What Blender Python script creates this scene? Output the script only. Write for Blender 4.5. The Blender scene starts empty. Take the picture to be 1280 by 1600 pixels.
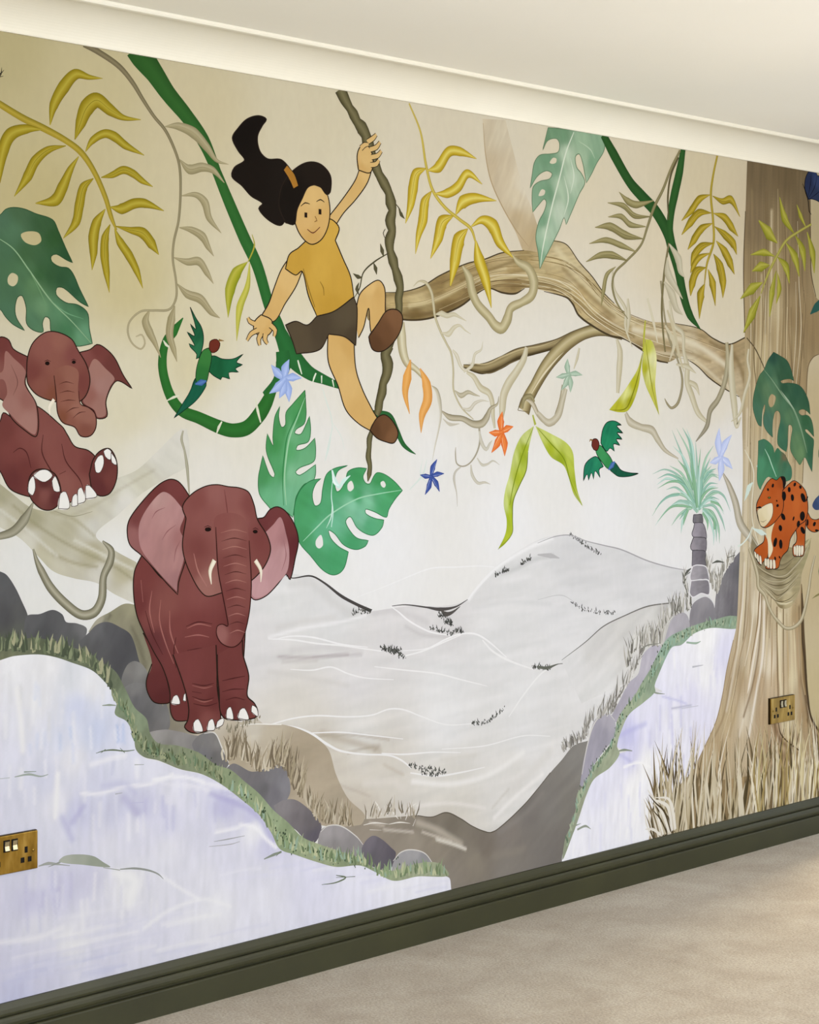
import bpy, bmesh, math, random
import numpy as np
from mathutils import Vector, noise
from mathutils.geometry import delaunay_2d_cdt

# ------------------------------------------------------------------ camera, world, lights, exposure
S = bpy.context.scene
col = S.collection
FPX, VPX, HORIZON = 3000.0, 3565.0, 667.0          # focal length in pixels, wall vanishing point, horizon row
TH = math.atan2(VPX - 640.0, FPX)                  # angle between the view axis and the mural wall
CAM_D, CAM_Z = 3.663, 1.415                        # metres from the mural wall, eye height
cd = bpy.data.cameras.new('camera')
cam = bpy.data.objects.new('camera', cd)
col.objects.link(cam)
cam.location = (0, -CAM_D, CAM_Z)
cam.rotation_euler = (math.pi / 2, 0, TH - math.pi / 2)
cd.sensor_fit = 'AUTO'; cd.sensor_width = 36.0
cd.lens = FPX / 1600.0 * 36.0
cd.shift_y = -(800.0 - HORIZON) / 1600.0
cd.clip_start = 0.05
S.camera = cam

X_LEFT, X_RIGHT, Y_FRONT = -0.9, 6.0, -4.6        # the room's other walls
H_CEIL, Z_CORN, Z_SKIRT = 2.388, 2.302, 0.122

wd = bpy.data.worlds.new('daylight'); S.world = wd; wd.use_nodes = True
wd.node_tree.nodes['Background'].inputs[0].default_value = (0.80, 0.88, 1.0, 1)
wd.node_tree.nodes['Background'].inputs[1].default_value = 1.0

def area(name, loc, target, sx, sy, power, colour, spread=180):
    l = bpy.data.lights.new(name, 'AREA'); l.shape = 'RECTANGLE'; l.size = sx; l.size_y = sy
    l.energy = power; l.color = colour; l.spread = math.radians(spread)
    o = bpy.data.objects.new(name, l); col.objects.link(o); o.location = loc
    o.rotation_euler = (Vector(target) - Vector(loc)).to_track_quat('-Z', 'Y').to_euler()
    return o
area('window_daylight', (3.7, -4.75, 1.45), (3.7, 0, 1.65), 3.0, 1.37, 150, (0.95, 0.985, 1.07))
area('side_window_daylight', (-1.05, -2.6, 1.45), (2.0, -1.5, 1.6), 2.0, 1.37, 14, (0.95, 0.985, 1.07))
area('hall_lamp', (7.2, 0.16, 1.75), (4.8, -0.6, 0.0), 0.25, 0.25, 60, (1.0, 0.84, 0.60))
S.view_settings.view_transform = 'Standard'; S.view_settings.look = 'None'
S.view_settings.gamma = 1.0; S.view_settings.use_curve_mapping = False
S.view_settings.exposure = 0.62

# ------------------------------------------------------------------ helpers
PIGMENT = [1.0, 1.0, 1.0, '808080', 0.0]     # the painter's current mix: multiplies every colour, then blends in another
def TINT(r=1.0, g=1.0, b=1.0, other='808080', amount=0.0):
    PIGMENT[:] = [r, g, b, other, amount]

def lin(h):
    h = h.lstrip('#')
    out = []
    for i in (0, 2, 4):
        c = int(h[i:i + 2], 16) / 255.0 * PIGMENT[i // 2]
        c = min(1.0, c * (1 - PIGMENT[4]) + int(PIGMENT[3][i:i + 2], 16) / 255.0 * PIGMENT[4])
        out.append(c / 12.92 if c <= 0.04045 else ((c + 0.055) / 1.055) ** 2.4)
    return np.array(out)

def tag(o, label=None, cat=None, group=None, kind=None):
    for k, v in (('label', label), ('category', cat), ('group', group), ('kind', kind)):
        if v: o[k] = v
    return o

def link_mesh(name, me, mat, parent=None):
    o = bpy.data.objects.new(name, me); col.objects.link(o)
    if mat: me.materials.append(mat)
    o.parent = parent
    return o

def from_bm(name, bm, mat, parent=None, smooth=False):
    bmesh.ops.recalc_face_normals(bm, faces=bm.faces)
    me = bpy.data.meshes.new(name); bm.to_mesh(me); bm.free()
    if smooth:
        me.polygons.foreach_set('use_smooth', [True] * len(me.polygons))
    return link_mesh(name, me, mat, parent)

def new_mat(name, rough=0.6, metal=0.0, colour=(0.8, 0.8, 0.8)):
    m = bpy.data.materials.new(name); m.use_nodes = True
    b = m.node_tree.nodes['Principled BSDF']
    b.inputs['Base Color'].default_value = (*colour, 1)
    b.inputs['Roughness'].default_value = rough; b.inputs['Metallic'].default_value = metal
    return m, m.node_tree, b

def noise_node(nt, scale, detail=4, coords='Object', stretch=None):
    tc = nt.nodes.new('ShaderNodeTexCoord'); n = nt.nodes.new('ShaderNodeTexNoise')
    n.inputs['Scale'].default_value = scale; n.inputs['Detail'].default_value = detail
    if stretch:
        mp = nt.nodes.new('ShaderNodeMapping'); mp.inputs['Scale'].default_value = stretch
        nt.links.new(tc.outputs[coords], mp.inputs[0]); nt.links.new(mp.outputs[0], n.inputs['Vector'])
    else:
        nt.links.new(tc.outputs[coords], n.inputs['Vector'])
    return n

def ramp_node(nt, src, stops):
    r = nt.nodes.new('ShaderNodeValToRGB'); cr = r.color_ramp
    while len(cr.elements) < len(stops): cr.elements.new(0.5)
    for e, (p, c) in zip(cr.elements, stops): e.position = p; e.color = (*lin(c), 1)
    nt.links.new(src, r.inputs[0])
    return r

def bump_node(nt, b, src, strength, dist):
    bp = nt.nodes.new('ShaderNodeBump'); bp.inputs['Strength'].default_value = strength
    bp.inputs['Distance'].default_value = dist
    nt.links.new(src, bp.inputs['Height']); nt.links.new(bp.outputs[0], b.inputs['Normal'])

def bx(bm, x0, x1, y0, y1, z0, z1):
    v = [bm.verts.new((x, y, z)) for x in (x0, x1) for y in (y0, y1) for z in (z0, z1)]
    for f in ((0, 1, 3, 2), (4, 6, 7, 5), (0, 4, 5, 1), (2, 3, 7, 6), (0, 2, 6, 4), (1, 5, 7, 3)):
        bm.faces.new([v[i] for i in f])

# ------------------------------------------------------------------ room materials
WALL_M, nt, b = new_mat('cream_wall_paint', 0.75)
n = noise_node(nt, 3.0, 3); r = ramp_node(nt, n.outputs['Fac'], [(0.3, 'CFC3A6'), (0.7, 'D6CBB0')])
nt.links.new(r.outputs[0], b.inputs['Base Color'])
n2 = noise_node(nt, 220, 2); bump_node(nt, b, n2.outputs['Fac'], 0.06, 0.002)
b.inputs['Specular IOR Level'].default_value = 0.25

TAN_M, _, _ = new_mat('low_bounce_tan', 0.8, 0, (0.34, 0.28, 0.18))  # invented dark tan for the unseen right wall, cutting its bounce light
PLAIN_M, _, _ = new_mat('plain_white_wall_paint', 0.8, 0, (0.80, 0.79, 0.76))
CEIL_M, nt, b = new_mat('ceiling_paint', 0.9)
n = noise_node(nt, 1.2, 3); r = ramp_node(nt, n.outputs['Fac'], [(0.3, 'F0EEE5'), (0.7, 'F3F1E9')])
nt.links.new(r.outputs[0], b.inputs['Base Color']); b.inputs['Specular IOR Level'].default_value = 0.1

CORN_M, nt, b = new_mat('white_coving_paint', 0.6)
n = noise_node(nt, 2.0, 3); r = ramp_node(nt, n.outputs['Fac'], [(0.3, 'CFC9B6'), (0.7, 'D4CFBE')])
nt.links.new(r.outputs[0], b.inputs['Base Color']); b.inputs['Specular IOR Level'].default_value = 0.25

SKIRT_M, nt, b = new_mat('olive_gloss_paint', 0.5)
n = noise_node(nt, 5.0, 3); r = ramp_node(nt, n.outputs['Fac'], [(0.3, '2E2E1C'), (0.7, '34341F')])
nt.links.new(r.outputs[0], b.inputs['Base Color'])
b.inputs['Specular IOR Level'].default_value = 0.3
n2 = noise_node(nt, 60, 2, stretch=(0.2, 1, 1)); bump_node(nt, b, n2.outputs['Fac'], 0.05, 0.002)

CARPET_M, nt, b = new_mat('cut_pile_carpet', 0.95)
n = noise_node(nt, 4.5, 9); n.inputs['Roughness'].default_value = 0.68; n.inputs['Distortion'].default_value = 0.3
r = ramp_node(nt, n.outputs['Fac'], [(0.28, '9C8E7A'), (0.5, 'ACA08C'), (0.72, 'BAB09E')])
nf = noise_node(nt, 150, 3); rf = ramp_node(nt, nf.outputs['Fac'], [(0.3, 'A8A8A8'), (0.7, 'FFFFFF')])
mx = nt.nodes.new('ShaderNodeMix'); mx.data_type = 'RGBA'; mx.blend_type = 'MULTIPLY'; mx.inputs[0].default_value = 0.55
nt.links.new(r.outputs[0], mx.inputs[6]); nt.links.new(rf.outputs[0], mx.inputs[7])
nt.links.new(mx.outputs[2], b.inputs['Base Color']); b.inputs['Specular IOR Level'].default_value = 0.0
b.inputs['Sheen Weight'].default_value = 0.15
bump_node(nt, b, nf.outputs['Fac'], 0.5, 0.004)

# ------------------------------------------------------------------ the room
def slab(name, x0, x1, y0, y1, z0, z1, m):
    bm = bmesh.new(); bx(bm, x0, x1, y0, y1, z0, z1)
    return tag(from_bm(name, bm, m), kind='structure')

T = 0.12
slab('floor', X_LEFT - T, X_RIGHT + T, Y_FRONT - T, T, -0.1, 0.0, CARPET_M)
slab('ceiling', X_LEFT - T, X_RIGHT + T, Y_FRONT - T, T, H_CEIL, H_CEIL + 0.1, CEIL_M)
slab('wall_back', X_LEFT, X_RIGHT, 0.0, T, 0.0, H_CEIL, WALL_M)

def wall_with_hole(name, axis, a0, a1, lo, hi, h0, h1, z0, z1, m=None):
    """a wall slab lying between lo..hi across its thickness, with one window opening h0..h1, z0..z1"""
    bm = bmesh.new()
    for (p, q, zz0, zz1) in ((a0, h0, 0, H_CEIL), (h1, a1, 0, H_CEIL), (h0, h1, 0, z0), (h0, h1, z1, H_CEIL)):
        if zz1 - zz0 < 0.001: continue
        if axis == 'x': bx(bm, p, q, lo, hi, zz0, zz1)
        else: bx(bm, lo, hi, p, q, zz0, zz1)
    return tag(from_bm(name, bm, m or PLAIN_M), kind='structure')

W1 = (2.2, 5.2, 0.75, 2.12)       # window in the wall facing the mural: x0, x1, z0, z1
wall_with_hole('wall_front', 'x', X_LEFT, X_RIGHT, Y_FRONT - T, Y_FRONT, *W1)
W2 = (-3.6, -1.6, 0.75, 2.12)     # window in the left wall: y0, y1, z0, z1
wall_with_hole('wall_left', 'y', Y_FRONT, T, X_LEFT - T, X_LEFT, *W2)
wall_with_hole('wall_right', 'y', Y_FRONT, T, X_RIGHT, X_RIGHT + T, -0.95, -0.10, 0.0, 2.0, TAN_M)   # open doorway to the hall
FRAME_M, _, _ = new_mat('white_window_frame', 0.4, 0, (0.85, 0.85, 0.85))
GLASS_M, nt, b = new_mat('window_glass', 0.0, 0, (1, 1, 1))
tr = nt.nodes.new('ShaderNodeBsdfTransparent'); nt.links.new(tr.outputs[0], nt.nodes['Material Output'].inputs[0])
def window(name, axis, a0, a1, z0, z1, lo, hi):
    def B(bm, p, q, zz0, zz1, l, h):
        if axis == 'x': bx(bm, p, q, l, h, zz0, zz1)
        else: bx(bm, l, h, p, q, zz0, zz1)
    f = 0.05; mid = (a0 + a1) / 2; l = lo + 0.03; h = hi - 0.03
    bm = bmesh.new()
    B(bm, a0, a0 + f, z0, z1, l, h); B(bm, a1 - f, a1, z0, z1, l, h)
    B(bm, a0 + f, a1 - f, z0, z0 + f, l, h); B(bm, a0 + f, a1 - f, z1 - f, z1, l, h)
    B(bm, mid - f / 2, mid + f / 2, z0 + f, z1 - f, l, h)
    o = tag(from_bm(name, bm, FRAME_M), kind='structure')
    for (p, q) in ((a0 + f, mid - f / 2), (mid + f / 2, a1 - f)):
        bm = bmesh.new(); B(bm, p, q, z0 + f, z1 - f, (l + h) / 2 - .003, (l + h) / 2 + .003); from_bm('pane', bm, GLASS_M, o)
window('window_1', 'x', *W1, Y_FRONT - T, Y_FRONT)
window('window_2', 'y', *W2, X_LEFT - T, X_LEFT)

def extrude_profile(name, prof, m, x0, x1, smooth=True):
    """prof: closed list of (y, z), swept along x"""
    bm = bmesh.new()
    a = [bm.verts.new((x0, y, z)) for y, z in prof]; c = [bm.verts.new((x1, y, z)) for y, z in prof]
    k = len(prof)
    for i in range(k):
        bm.faces.new((a[i], a[(i + 1) % k], c[(i + 1) % k], c[i]))
    bm.faces.new(a); bm.faces.new(list(reversed(c)))
    return tag(from_bm(name, bm, m), kind='structure')

# plaster coving: lower lip, hollow cove, upper bead under the ceiling
prof = [(0, Z_CORN), (-0.006, Z_CORN), (-0.0075, Z_CORN + 0.003)]
cw, ch = 0.096, H_CEIL - Z_CORN - 0.012
for i in range(17):
    t = i / 16
    e = 1.55
    prof.append((-0.0075 - (cw - 0.0075) * t ** e * 1.0, Z_CORN + 0.003 + (ch - 0.003) * (1 - (1 - t) ** e)))
prof += [(-0.100, H_CEIL - 0.012), (-0.106, H_CEIL - 0.010), (-0.108, H_CEIL - 0.006), (-0.108, H_CEIL), (0, H_CEIL)]
extrude_profile('trim_1', prof, CORN_M, X_LEFT, X_RIGHT)

# moulded skirting board
zz = lambda f: Z_SKIRT * (1 - f)
prof = [(0, 0), (-0.019, 0), (-0.019, zz(0.520)), (-0.0185, zz(0.500)), (-0.0165, zz(0.488)), (-0.0060, zz(0.484)), (-0.0060, zz(0.452)),
        (-0.0145, zz(0.440)), (-0.0165, zz(0.405)), (-0.0170, zz(0.355)), (-0.0160, zz(0.300)), (-0.0138, zz(0.262)), (-0.0125, zz(0.250)),
        (-0.0045, zz(0.246)), (-0.0045, zz(0.218)), (-0.0122, zz(0.210)), (-0.0130, zz(0.180)), (-0.0118, zz(0.110)), (-0.0090, zz(0.05)), (-0.0065, zz(0.0)), (0, zz(0))]
extrude_profile('baseboard_back', prof, SKIRT_M, X_LEFT, X_RIGHT)

# ------------------------------------------------------------------ brass double sockets
BRASS_M, nt, b = new_mat('brushed_antique_brass', 0.33, 1.0, (0.45, 0.31, 0.10))
n = noise_node(nt, 14, 3, stretch=(3, 1, 1)); r = ramp_node(nt, n.outputs['Fac'], [(0.3, '6E5420'), (0.55, '8E7030'), (0.75, 'A88A48')])
nt.links.new(r.outputs[0], b.inputs['Base Color'])
BLACK_M, _, b = new_mat('black_plastic_insert', 0.8, 0, (0.010, 0.009, 0.008)); b.inputs['Specular IOR Level'].default_value = 0.05
CHROME_M, _, _ = new_mat('pale_brass_rocker', 0.4, 1.0, (0.36, 0.30, 0.18))
RIM_M, _, _ = new_mat('plate_shadow_rim', 0.45, 1.0, (0.05, 0.035, 0.015))  # dark rim colour standing in for the shadow line around the plate

def bevel_box(name, x0, x1, y0, y1, z0, z1, m, parent, w=0.001, seg=2):
    bm = bmesh.new(); bx(bm, x0, x1, y0, y1, z0, z1)
    bmesh.ops.bevel(bm, geom=list(bm.edges), offset=w, segments=seg, affect='EDGES', profile=0.5)
    return from_bm(name, bm, m, parent)

def socket(x, z, label):
    root = bpy.data.objects.new('wall_socket', None); col.objects.link(root); root.location = (x, -BASE_Y, z)
    root.empty_display_size = 0.05
    tag(root, label, 'socket', 'brass wall sockets')
    bevel_box('back_box', -0.0742, 0.0742, -0.0072, 0.0, -0.0442, 0.0442, RIM_M, root, 0.001)
    plate = bevel_box('face_plate', -0.073, 0.073, -0.0115, -0.0075, -0.043, 0.043, BRASS_M, root, 0.0014, 3)
    for s in (-1, 1):
        sw = bevel_box('switch_surround', s * 0.0105 - 0.0085, s * 0.0105 + 0.0085, -0.0128, -0.0112, 0.006, 0.033, BLACK_M, root, 0.0005, 1)
        bm = bmesh.new()                                   # tilted rocker
        x0, x1 = s * 0.0105 - 0.0058, s * 0.0105 + 0.0058
        pr = [(-0.0124, 0.009), (-0.0160, 0.0095), (-0.0138, 0.0195), (-0.0150, 0.0300), (-0.0124, 0.0305)]
        a = [bm.verts.new((x0, y, q)) for y, q in pr]; c = [bm.verts.new((x1, y, q)) for y, q in pr]
        for i in range(5): bm.faces.new((a[i], a[(i + 1) % 5], c[(i + 1) % 5], c[i]))
        bm.faces.new(a); bm.faces.new(c[::-1])
        from_bm('rocker', bm, CHROME_M, sw)
        hx = s * 0.0415
        bevel_box('earth_hole', hx - 0.0042, hx + 0.0042, -0.0119, -0.0100, -0.003, 0.011, BLACK_M, root, 0.0004, 1)
        for q in (-1, 1):
            bevel_box('pin_hole', hx + q * 0.0095 - 0.0052, hx + q * 0.0095 + 0.0052, -0.0119, -0.0100, -0.0245, -0.0125, BLACK_M, root, 0.0004, 1)
        bm = bmesh.new()
        bmesh.ops.create_uvsphere(bm, u_segments=14, v_segments=8, radius=0.0034)
        for v in bm.verts: v.co = Vector((v.co.x, v.co.y * 0.45, v.co.z))
        sc = from_bm('screw', bm, BRASS_M, root, True); sc.location = (s * 0.0605, -0.0118, 0.0)
        bevel_box('screw_slot', -0.0026, 0.0026, -0.0019, -0.0008, -0.0004, 0.0004, BLACK_M, sc, 0.0001, 1)
    return root

BASE_Y = 0.0
socket(2.4616, 0.4553, 'antique brass double socket set in the white and lilac waterfall at the left')
socket(5.5675, 0.4531, 'antique brass double socket set on the painted tree trunk above the tall grass')

# ------------------------------------------------------------------ mural painting kit (wall millimetres: x to the right, z up)
PAINT_M, nt, b = new_mat('mural_emulsion', 0.9)
at = nt.nodes.new('ShaderNodeAttribute'); at.attribute_name = 'paint'
n = noise_node(nt, 55, 4, stretch=(1, 1, 0.45)); r = ramp_node(nt, n.outputs['Fac'], [(0.25, 'FAFAFA'), (0.75, 'FFFFFF')])
mx = nt.nodes.new('ShaderNodeMix'); mx.data_type = 'RGBA'; mx.blend_type = 'MULTIPLY'; mx.inputs[0].default_value = 1.0
nt.links.new(at.outputs['Color'], mx.inputs[6]); nt.links.new(r.outputs[0], mx.inputs[7])
nt.links.new(mx.outputs[2], b.inputs['Base Color']); b.inputs['Specular IOR Level'].default_value = 0.04

PAINT_GAIN = 0.63
SKY = None
def parse(s):
    out = []
    for w in s.split():
        c = w.endswith('!'); x, y = w.rstrip('!').split(',')
        out.append((float(x), float(y), c))
    return out

def spline(pts, closed, step):
    P = [(p[0], p[1]) for p in pts]; C = [p[2] for p in pts]; k = len(P); out = []; par = []
    for i in range(k if closed else k - 1):
        j = (i + 1) % k
        p1, p2 = P[i], P[j]
        p0 = P[i - 1] if (closed or i > 0) else p1
        p3 = P[(j + 1) % k] if (closed or j < k - 1) else p2
        d = math.hypot(p2[0] - p1[0], p2[1] - p1[1])
        d0 = math.hypot(p1[0] - p0[0], p1[1] - p0[1]) or 1; d3 = math.hypot(p3[0] - p2[0], p3[1] - p2[1]) or 1
        m1 = (0.0, 0.0) if False else ((p2[0] - p0[0]) * d / (d + d0), (p2[1] - p0[1]) * d / (d + d0))
        m2 = ((p3[0] - p1[0]) * d / (d + d3), (p3[1] - p1[1]) * d / (d + d3))
        if C[i]: m1 = (p2[0] - p1[0], p2[1] - p1[1])
        if C[j]: m2 = (p2[0] - p1[0], p2[1] - p1[1])
        m = max(1, min(24, int(d / step + 0.5)))
        for q in range(m):
            t = q / m; t2 = t * t; t3 = t2 * t
            a, bb, c, e = 2 * t3 - 3 * t2 + 1, t3 - 2 * t2 + t, -2 * t3 + 3 * t2, t3 - t2
            out.append((a * p1[0] + bb * m1[0] + c * p2[0] + e * m2[0], a * p1[1] + bb * m1[1] + c * p2[1] + e * m2[1]))
            par.append((i + t) / max(1, (k if closed else k - 1)))
    if not closed: out.append(P[-1]); par.append(1.0)
    return np.array(out), np.array(par)

def idw(V, ctrl, power=3.0):
    ctrl_xy = np.array([(c[0], c[1]) for c in ctrl])
    cc = []
    for c in ctrl:
        if c[2].startswith('@'):
            s = sky_at(V)
            if len(c[2]) > 1:
                a, h = c[2][1:].split(':'); s = s * (1 - float(a)) + lin(h) * float(a)
            cc.append(s)
        else:
            cc.append(np.broadcast_to(lin(c[2]), (len(V), 3)))
    if len(ctrl) == 1: return np.array(cc[0])
    acc = np.zeros((len(V), 3)); ws = np.zeros(len(V))
    for k in range(len(ctrl)):
        d2 = ((V - ctrl_xy[k]) ** 2).sum(1) + 4.0
        w = d2 ** (-power / 2)
        acc += cc[k] * w[:, None]; ws += w
    return acc / ws[:, None]

def sky_at(V):
    return idw(V, SKY, 3.0) if SKY else np.broadcast_to(lin('D6CBB0'), (len(V), 3))

def vnoise(V, ang, sx, sy, seed):
    """smooth value noise in wall space, stretched along a direction"""
    ca, sa = math.cos(ang), math.sin(ang)
    u = (V[:, 0] * ca + V[:, 1] * sa) / sx + seed * 17.3; w = (-V[:, 0] * sa + V[:, 1] * ca) / sy + seed * 5.1
    iu, iw = np.floor(u), np.floor(w); fu, fw = u - iu, w - iw
    fu = fu * fu * (3 - 2 * fu); fw = fw * fw * (3 - 2 * fw)
    h = lambda a, c: np.modf(np.abs(np.sin(a * 127.1 + c * 311.7) * 43758.5453))[0]
    return (h(iu, iw) * (1 - fu) + h(iu + 1, iw) * fu) * (1 - fw) + (h(iu, iw + 1) * (1 - fu) + h(iu + 1, iw + 1) * fu) * fw

class Sheet:
    pass
cur = Sheet(); depth = [0]
STEP_Y = 5e-6
STACK = np.zeros((9000, 5))
MURAL = bpy.data.objects.new('jungle_mural', None); col.objects.link(MURAL)
MURAL.location = (4.1, 0, Z_SKIRT); MURAL.empty_display_size = 0.2
tag(MURAL, 'hand-painted jungle mural of animals, leaves, vines and waterfalls covering the cream wall', 'mural')
MADE = {}

def P(key, name, label=None, parent=None, kind=None):
    """start a new painted part; key lets sub-parts name their parent"""
    flush()
    cur.key, cur.name, cur.label, cur.parent, cur.kind = key, name, label, parent, kind
    cur.v, cur.f, cur.c = [], [], []; cur.n = 0; cur.open = None

def flush_fill():
    if getattr(cur, 'open', None) is None: return
    V, F_, C, y = cur.open; cur.open = None
    add(V, F_, C, y)

def add(V, F_, C, y):
    cur.v.append(np.column_stack([V[:, 0] / 1000 - MURAL.location.x, np.full(len(V), -y), V[:, 1] / 1000 - MURAL.location.z]))
    cur.f += [tuple(int(i) + cur.n for i in f) for f in F_]; cur.n += len(V)
    cur.c.append(np.column_stack([np.clip(C * PAINT_GAIN, 0.002, 0.95), np.ones(len(V))]))

def flush():
    if getattr(cur, 'name', None) is None: return
    flush_fill()
    if cur.n:
        me = bpy.data.meshes.new(cur.name)
        me.from_pydata(np.concatenate(cur.v).tolist(), [], cur.f)
        ca = me.color_attributes.new('paint', 'FLOAT_COLOR', 'POINT')
        ca.data.foreach_set('color', np.concatenate(cur.c).astype(np.float32).ravel())
        o = link_mesh(cur.name, me, PAINT_M, MADE[cur.parent] if cur.parent else MURAL)
    else:                                              # a figure that is only the sum of its parts
        o = bpy.data.objects.new(cur.name, None); col.objects.link(o); o.empty_display_size = 0.05
        o.parent = MADE[cur.parent] if cur.parent else MURAL
    tag(o, cur.label, kind=cur.kind); MADE[cur.key] = o
    cur.name = None

def next_y(V):
    """distance from the wall: one step above every earlier stroke whose bounds this one overlaps"""
    k = depth[0]; depth[0] += 1
    lo, hi = V.min(0), V.max(0); B = STACK[:k]
    m = (B[:, 0] < hi[0]) & (B[:, 2] > lo[0]) & (B[:, 1] < hi[1]) & (B[:, 3] > lo[1])
    y = (B[m, 4].max() if m.any() else 0.0002) + STEP_Y
    STACK[k] = (lo[0], lo[1], hi[0], hi[1], y)
    return y

def F(outline, cols, holes=(), res=9.0, streak=None, power=3.0):
    """a painted area: outline with holes, colours blended between control points, brush streaks"""
    flush_fill()
    loops = [spline(parse(s), True, max(3.0, res * 0.7))[0] for s in [outline] + list(holes)]
    lo, hi = loops[0].min(0), loops[0].max(0)
    gx, gy = np.meshgrid(np.arange(lo[0] + res / 2, hi[0], res), np.arange(lo[1] + res / 2, hi[1], res * 0.87))
    gx = gx + (np.arange(gx.shape[0]) % 2)[:, None] * res / 2
    G = np.column_stack([gx.ravel(), gy.ravel()])
    inside = np.zeros(len(G), bool); near = np.zeros(len(G), bool)
    for L in loops:
        a, bq = L, np.roll(L, -1, 0)
        for (x1, y1), (x2, y2) in zip(a, bq):
            if y1 != y2:
                m = ((y1 > G[:, 1]) != (y2 > G[:, 1])) & (G[:, 0] < (x2 - x1) * (G[:, 1] - y1) / (y2 - y1) + x1)
                inside ^= m
        for i in range(len(L)):
            m = np.abs(G - L[i]).max(1) < res * 0.45; near |= m
    G = G[inside & ~near]
    pts = [Vector(p) for L in loops for p in L] + [Vector(p) for p in G]
    faces = []; k = 0
    for L in loops:
        faces.append(list(range(k, k + len(L)))); k += len(L)
    edges = [(fc[i], fc[(i + 1) % len(fc)]) for fc in faces for i in range(len(fc))]
    vo, eo, fo, *_ = delaunay_2d_cdt(pts, edges, [], 0, 1e-4)
    V = np.array([(p.x, p.y) for p in vo])
    Fi = np.array([f for f in fo if len(f) == 3])
    cen = V[Fi].mean(1); ins = np.zeros(len(cen), bool)
    for L in loops:
        a, bq = L, np.roll(L, -1, 0)
        for (x1, y1), (x2, y2) in zip(a, bq):
            if y1 != y2:
                ins ^= ((y1 > cen[:, 1]) != (y2 > cen[:, 1])) & (cen[:, 0] < (x2 - x1) * (cen[:, 1] - y1) / (y2 - y1) + x1)
    Fi = Fi[ins]
    ctrl = [(float(a), float(bb), c) for a, bb, c in (w.split(',') for w in cols.split())]
    C = idw(V, ctrl, power)
    if streak:
        ang, amp, sx, sy = streak
        nn = vnoise(V, math.radians(ang), sx, sy, depth[0]) + 0.5 * vnoise(V, math.radians(ang), sx * 0.4, sy * 0.45, depth[0] + 3) - 0.75
        C = C * (1 + amp * nn[:, None] * 2)
    cur.open = [V, Fi, np.clip(C, 0, 1), next_y(V)]; cur.res = res

def D(pts, w, colour, a):
    """a soft brush stroke blended into the last painted area"""
    if getattr(cur, 'open', None) is None: return
    V, Fi, C, y = cur.open
    L, par = spline(parse(pts), False, 8.0)
    ws = [float(q) for q in w.split()]
    W = np.interp(par, np.linspace(0, 1, len(ws)), ws) if len(ws) > 1 else np.full(len(L), ws[0])
    W = np.maximum(W, 2.3 * cur.res)
    mw = W.max(); lo, hi = L.min(0) - mw, L.max(0) + mw
    idx = np.where((V > lo).all(1) & (V < hi).all(1))[0]
    if not len(idx): return
    Q = V[idx]; best = np.zeros(len(Q))
    if len(L) == 1: L = np.vstack([L, L + 0.1]); W = np.repeat(W, 2)
    for i in range(len(L) - 1):
        d = L[i + 1] - L[i]; t = np.clip(((Q - L[i]) @ d) / max(1e-6, d @ d), 0, 1)
        dist = np.hypot(*(Q - L[i] - t[:, None] * d).T)
        ww = (W[i] * (1 - t) + W[i + 1] * t) / 2 + 1e-3
        f = np.clip(1 - dist / ww, 0, 1); best = np.maximum(best, f * f * (3 - 2 * f))
    if colour.startswith('@'): cc = sky_at(Q)
    else: cc = lin(colour)
    best = (best * a)[:, None]
    C[idx] = C[idx] * (1 - best) + cc * best

def ribbon_mesh(pts, w, cols, step=7.0):
    L, par = spline(parse(pts) if isinstance(pts, str) else pts, False, step)
    ws = [float(q) for q in w.split()]
    W = np.interp(par, np.linspace(0, 1, len(ws)), ws) if len(ws) > 1 else np.full(len(L), ws[0])
    Tn = np.gradient(L, axis=0); Tn /= np.maximum(1e-6, np.hypot(Tn[:, 0], Tn[:, 1]))[:, None]
    N = np.column_stack([-Tn[:, 1], Tn[:, 0]])
    rows = [r.split() for r in cols.split('|')]
    k = max(2, len(rows[0]))
    V = np.concatenate([(L + N * (W / 2 * (1 - 2 * j / (k - 1)))[:, None]) for j in range(k)])
    n_ = len(L); C = np.zeros((n_ * k, 3))
    for j in range(k):
        Vj = V[j * n_:(j + 1) * n_]
        R_ = []
        for r in rows:
            c = r[min(j, len(r) - 1)]
            if c.startswith('@'):
                s = sky_at(Vj)
                if len(c) > 1:
                    a, h = c[1:].split(':'); s = s * (1 - float(a)) + lin(h) * float(a)
                R_.append(s)
            else: R_.append(np.broadcast_to(lin(c), (n_, 3)))
        if len(R_) == 1: C[j * n_:(j + 1) * n_] = R_[0]
        else:
            q = par * (len(R_) - 1); i0 = np.minimum(q.astype(int), len(R_) - 2); t = (q - i0)[:, None]
            st = np.stack(R_); ar = np.arange(n_)
            C[j * n_:(j + 1) * n_] = st[i0, ar] * (1 - t) + st[i0 + 1, ar] * t
    Fq = [(j * n_ + i, j * n_ + i + 1, (j + 1) * n_ + i + 1, (j + 1) * n_ + i) for j in range(k - 1) for i in range(n_ - 1)]
    return V, Fq, C

def R(pts, w, cols, step=7.0):
    """a crisp painted stroke; several colours run across it, '|' separates colours along it"""
    flush_fill()
    m = ribbon_mesh(pts, w, cols, step); add(*m, next_y(m[0]))

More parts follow.
